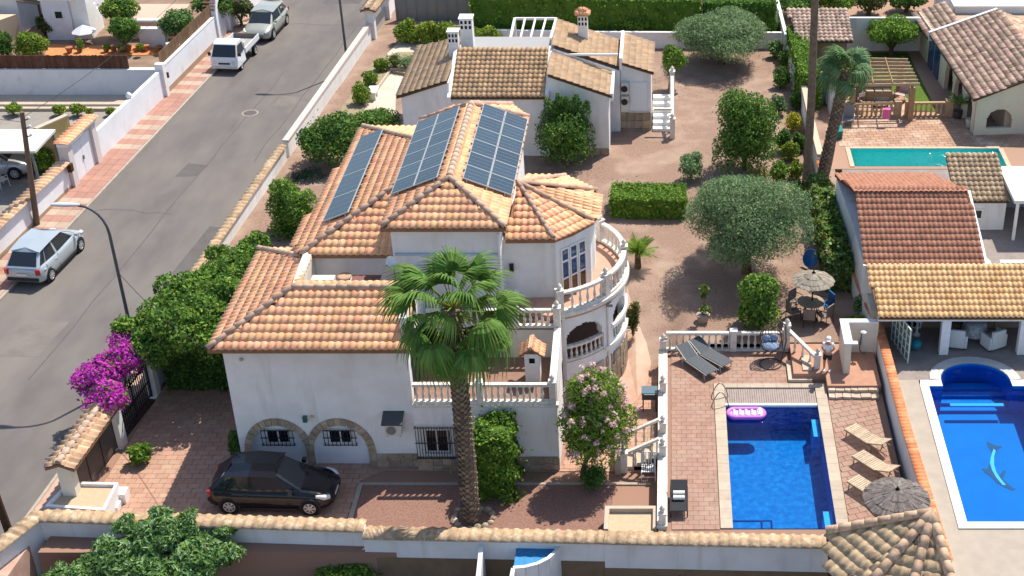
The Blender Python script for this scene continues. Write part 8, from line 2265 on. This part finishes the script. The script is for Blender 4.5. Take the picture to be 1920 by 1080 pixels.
shrub("upright bright green cactus like bush in front of the tall back hedge", (1191,76), 1, (1160,24,1220,74), 2600, .17, [BRIGHT,GREEN], None, 9, 96, aspect=3)
box_hedge("back_hedge", "very tall clipped hedge along the back behind the bungalow", "hedge", [(-11.6,80.7),(1.9,80.2),(1.9,82.6),(-11.6,83.0)], 1.0, 3.55, 17000, .19, [HEDGE,BRIGHT], [.7,.3], 97)
box_hedge("back_hedge", "tall clipped hedge behind the far spreading olive tree", "hedge", [(2.1,80.3),(6.3,80.2),(6.3,82.6),(2.1,82.7)], 1.0, 3.4, 6000, .19, [HEDGE,DEEP], [.6,.4], 98)
# ---- upper right gardens
box_hedge("clipped_hedge", "long narrow clipped hedge leading towards the tiled shed", "hedge", [(6.95,70.2),(8.05,70.2),(7.75,77.6),(6.75,77.6)], 1.0, 2.95, 12000, .15, [HEDGE,BRIGHT], [.6,.4], 99)
tree("topiary_tree", "flat clipped oval tree in front of the shaded white wall", "tree", (1672,104), 1, (1622,28,1720,90), 8000, .15, [BRIGHT,HEDGE], None, k=14, rad=.14, seed=100, shell=.10)
p = at(1795,222,NZ); pl = thing("potted_palm", "feathery potted palm beside the arches of the cream house", "potted plant", p+V(0,0,.42))
fm2 = feather_frond(.8,16,.5,.22,5).mesh("frond",[GREEN,FRONDY]); MB().tube([p+V(0,0,.4),p+V(0,0,.8)], .04, 6).build("stem", BARK, pl)
for i in range(14): o = put("frond", fm2, pl, p+V(0,0,.8)); o.rotation_euler = (Matrix.Rotation(i*2.39,3,'Z') @ Matrix.Rotation(-math.radians(g_.uniform(20,75)),3,'Y')).to_euler()
p = at(1722,640,NZ); pk2 = thing("flowering_plant", "pink flowering plant on the white stand on the porch", "potted plant", (p.x,p.y+.5,NZ+.93))
crown("foliage", pk2, [(V(p.x,p.y+.5,NZ+1.1),(.34,.3,.28)),(V(p.x+.15,p.y+.4,NZ+.9),(.25,.2,.25))], 700, .12, [GREEN,PINKF,DEEP], [.5,.2,.3], 101); MB().tube([(p.x,p.y+.5,NZ+.93),(p.x,p.y+.5,NZ+1.1)], .03, 6).build("stem", BARK, pk2)
for i, (bx, by, bb, mats, lab) in enumerate((
    (1495,32,(1450,-22,1545,30),[DEEP,GREEN],"dark broad tree above the tiled shed's left end"),
    (1560,32,(1535,-25,1600,30),[GREEN,BRIGHT],"mid green tree above the tiled shed"),
    (1628,28,(1600,-25,1665,26),[DEEP,BROWNL],"dark tree behind the shaded white wall"),
    (1700,22,(1668,-30,1735,22),[DEEP,GREEN],"dark tree at the top beside the cream house roof"),
    (1395,20,(1330,-20,1450,18),[BRIGHT,GREEN],"bright trees behind the hedge near the spreading olive"),
    (1800,5,(1760,-40,1850,6),[GREEN,YELG],"green tree top behind the cream house roof"))):
    tree("garden_tree", lab, "tree", (bx,by), 1, bb, 2600, .24, mats, None, k=10, rad=.14, seed=110+i, group="trees at the far right gardens")
# ---- left top plot
shrub("round yellow green bush at the end of the brown slat screen", (56,106), .1, (26,56,86,106), 3600, .16, [BRIGHT,YELG,GREEN], None, 9, 120)
tree("garden_tree", "rounded dark green tree in front of the salmon terrace wall", "tree", (235,98), .1, (204,30,262,82), 4200, .17, [DEEP,GREEN,BRIGHT], [.4,.4,.2], k=12, rad=.09, seed=121)
tree("garden_tree", "bigger loose green tree right behind the umbrella", "tree", (226,70), .1, (186,-8,262,52), 4200, .19, [GREEN,YELG,DEEP], [.5,.2,.3], k=13, rad=.12, seed=122)
tree("garden_tree", "wide grey green tree left of the white arch", "tree", (335,88), .1, (300,16,368,74), 4200, .18, [DEEP,OLIVE,GREEN], None, k=13, rad=.12, seed=123)
tree("garden_tree", "dark green tree behind the white arch", "tree", (398,60), .1, (362,-22,436,40), 4200, .19, [DEEP,GREEN], None, k=12, rad=.12, seed=124)
tree("garden_tree", "pinkish flowering bougainvillea tree along the far street wall", "tree", (452,48), .1, (424,-12,474,40), 2600, .17, [GREEN,DEEP,leafmat("bract_pink",(.34,.06,.16),(.42,.12,.22))], [.4,.35,.25], k=9, rad=.09, seed=125)
shrub("dark spiky shrub at the left edge above the slat screen", (6,108), .1, (-22,52,22,108), 1600, .26, [DEEP,GREEN], None, 7, 126, aspect=4)
for i, (px, py, sc_, lab) in enumerate(((25,213,1.1,"bright weed tuft at the left end of the yard kerb"),(110,214,1.0,"bright weed tuft beneath the top of the wooden pole"),(145,214,1.0,"bright weed tuft right of the one above the pole"),(168,215,.5,"tiny weed tuft towards the right of the yard kerb"),(206,214,.65,"small weed tuft at the right end of the yard kerb"))):
    shrub(lab, (px,py), .1, (px-14*sc_,py-20*sc_,px+14*sc_,py+2), int(700*sc_), .13, [BRIGHT,GREEN,YELG], None, 5, 130+i, name="weed_tuft", cat="weed", group="weeds along the yard kerb")
shrub("leafy yellow flowered shrub beside the carport", (78,322), 0, (56,272,102,322), 2200, .15, [GREEN,YELG,BRIGHT], [.5,.25,.25], 9, 136)
for i, s_ in enumerate(((200,97),(227,97),(262,95),(150,98))):
    shrub(("small green plant in the leftmost pots of the orange terrace row","small green plant in the middle of the orange terrace row","small green plant near the right of the orange terrace row","taller green plant near the umbrella pole on the orange terrace")[i], s_, .45, (s_[0]-8,s_[1]-(16 if i<3 else 30),s_[0]+8,s_[1]-2), 260, .1, [GREEN,YELG], None, 4, 140+i, name="pot_plant", cat="plant", group="plants on the orange terrace")
tree("garden_tree", "dark shrubby tree beside the white house wall", "tree", (95,72), .1, (70,22,104,70), 1500, .17, [DEEP,BROWNL], None, k=8, rad=.07, seed=150)
# ---- front neighbour's bushes
P_, c_, r_ = place((270,1125),-1.25,(80,940,458,1150))
fb_ = thing("oleander_bush", "big pale green bush filling the bottom left in front of the long wall", "bush", (c_.x,34.6,-1.25))
bl_ = []
for i, (px, py, z_, rr) in enumerate(((225,1045,.3,.85),(300,1010,.7,.80),(345,985,.9,.55),(300,965,1.15,.42),(380,1035,.4,.75),(425,1040,.2,.55),(170,1075,0,.7),(110,1085,-.3,.55),(280,1075,.1,.9),(360,1080,0,.85),(235,985,.9,.45),(420,1000,.5,.4))):
    c = at(px,py,z_); bl_ += lumps(c, (rr,rr,rr*.85), 7, 160+i)
crown("foliage", fb_, bl_, 15000, .19, [PALEG,GREEN,DEEP], [.52,.28,.20], 161, 3.0, jitter=.7, zmin=-1.2, up=.25)
mb = MB()
for b in bl_[::8]: mb.tube([(c_.x,34.6,-1.3),tuple(b[0])], [.07,.02], 6)
mb.build("stem", BARK, fb_)
shrub("small bright bush at the bottom edge below the striped coping shadow", (648,1090), -1.2, (586,1040,712,1096), 2600, .15, [BRIGHT,GREEN], None, 9, 170)
P_, c_, r_ = place((1276,1085),-1.2,(1248,1046,1308,1090))
lv = thing("flowering_plant", "leafy plant with one purple flower spike against the front wall", "plant", P_)
crown("foliage", lv, lumps(c_,r_,7,171), 1300, .14, [GREEN,OLIVE,DEEP], None, 171, 3)
q = at(1273,1048,-.3); MB().tube([(q.x,q.y,-1.2),(q.x,q.y,.35)], .015, 6).build("stem", BARK, lv); crown("flower_spike", lv, [(V(q.x,q.y,.30),(.07,.07,.18))], 220, .06, [PURPF], None, 172, 1.3, shell=.4)

# fallen leaves and small weeds on the gravel
def litter(label_mats, areas, n, size, seed):
    rng = np.random.default_rng(seed); P = []
    for (cx, cy, r) in areas:
        k = n//len(areas); a = rng.uniform(0,2*math.pi,k); q = r*np.sqrt(rng.random(k)); P.append(np.stack([cx+q*np.cos(a), cy+q*np.sin(a)],1))
    P = np.concatenate(P); z = np.array([gz(x,y) for x,y in P])+.035
    P = np.concatenate([P, z[:,None]],1); N = np.tile((0,0,1.),(len(P),1))+rng.normal(0,.25,(len(P),3)); N /= np.linalg.norm(N,axis=1)[:,None]
    Vv = leaf_quads(P, N, size, 2.0, rng); o = bpy.data.objects.new("leaf_litter", crown_mesh("leaf_litter", Vv, label_mats, rng.integers(0,len(label_mats),len(P)))); COL.objects.link(o)
    o['kind'] = 'stuff'; o['label'] = "dry fallen leaves scattered over the gravel under the trees"; o['category'] = "leaf litter"
litter([DRY,BROWNL,M("leaf_dead",(.13,.085,.05),rough=.9,rand=.3)], [(3.4,52.6,3.0),(3.2,77,3.2),(3.7,63.3,2.4),(-.5,73,1.8),(5.5,58,2.2),(-5,63,2.0),(6.3,66,1.2)], 1700, .07, 5)
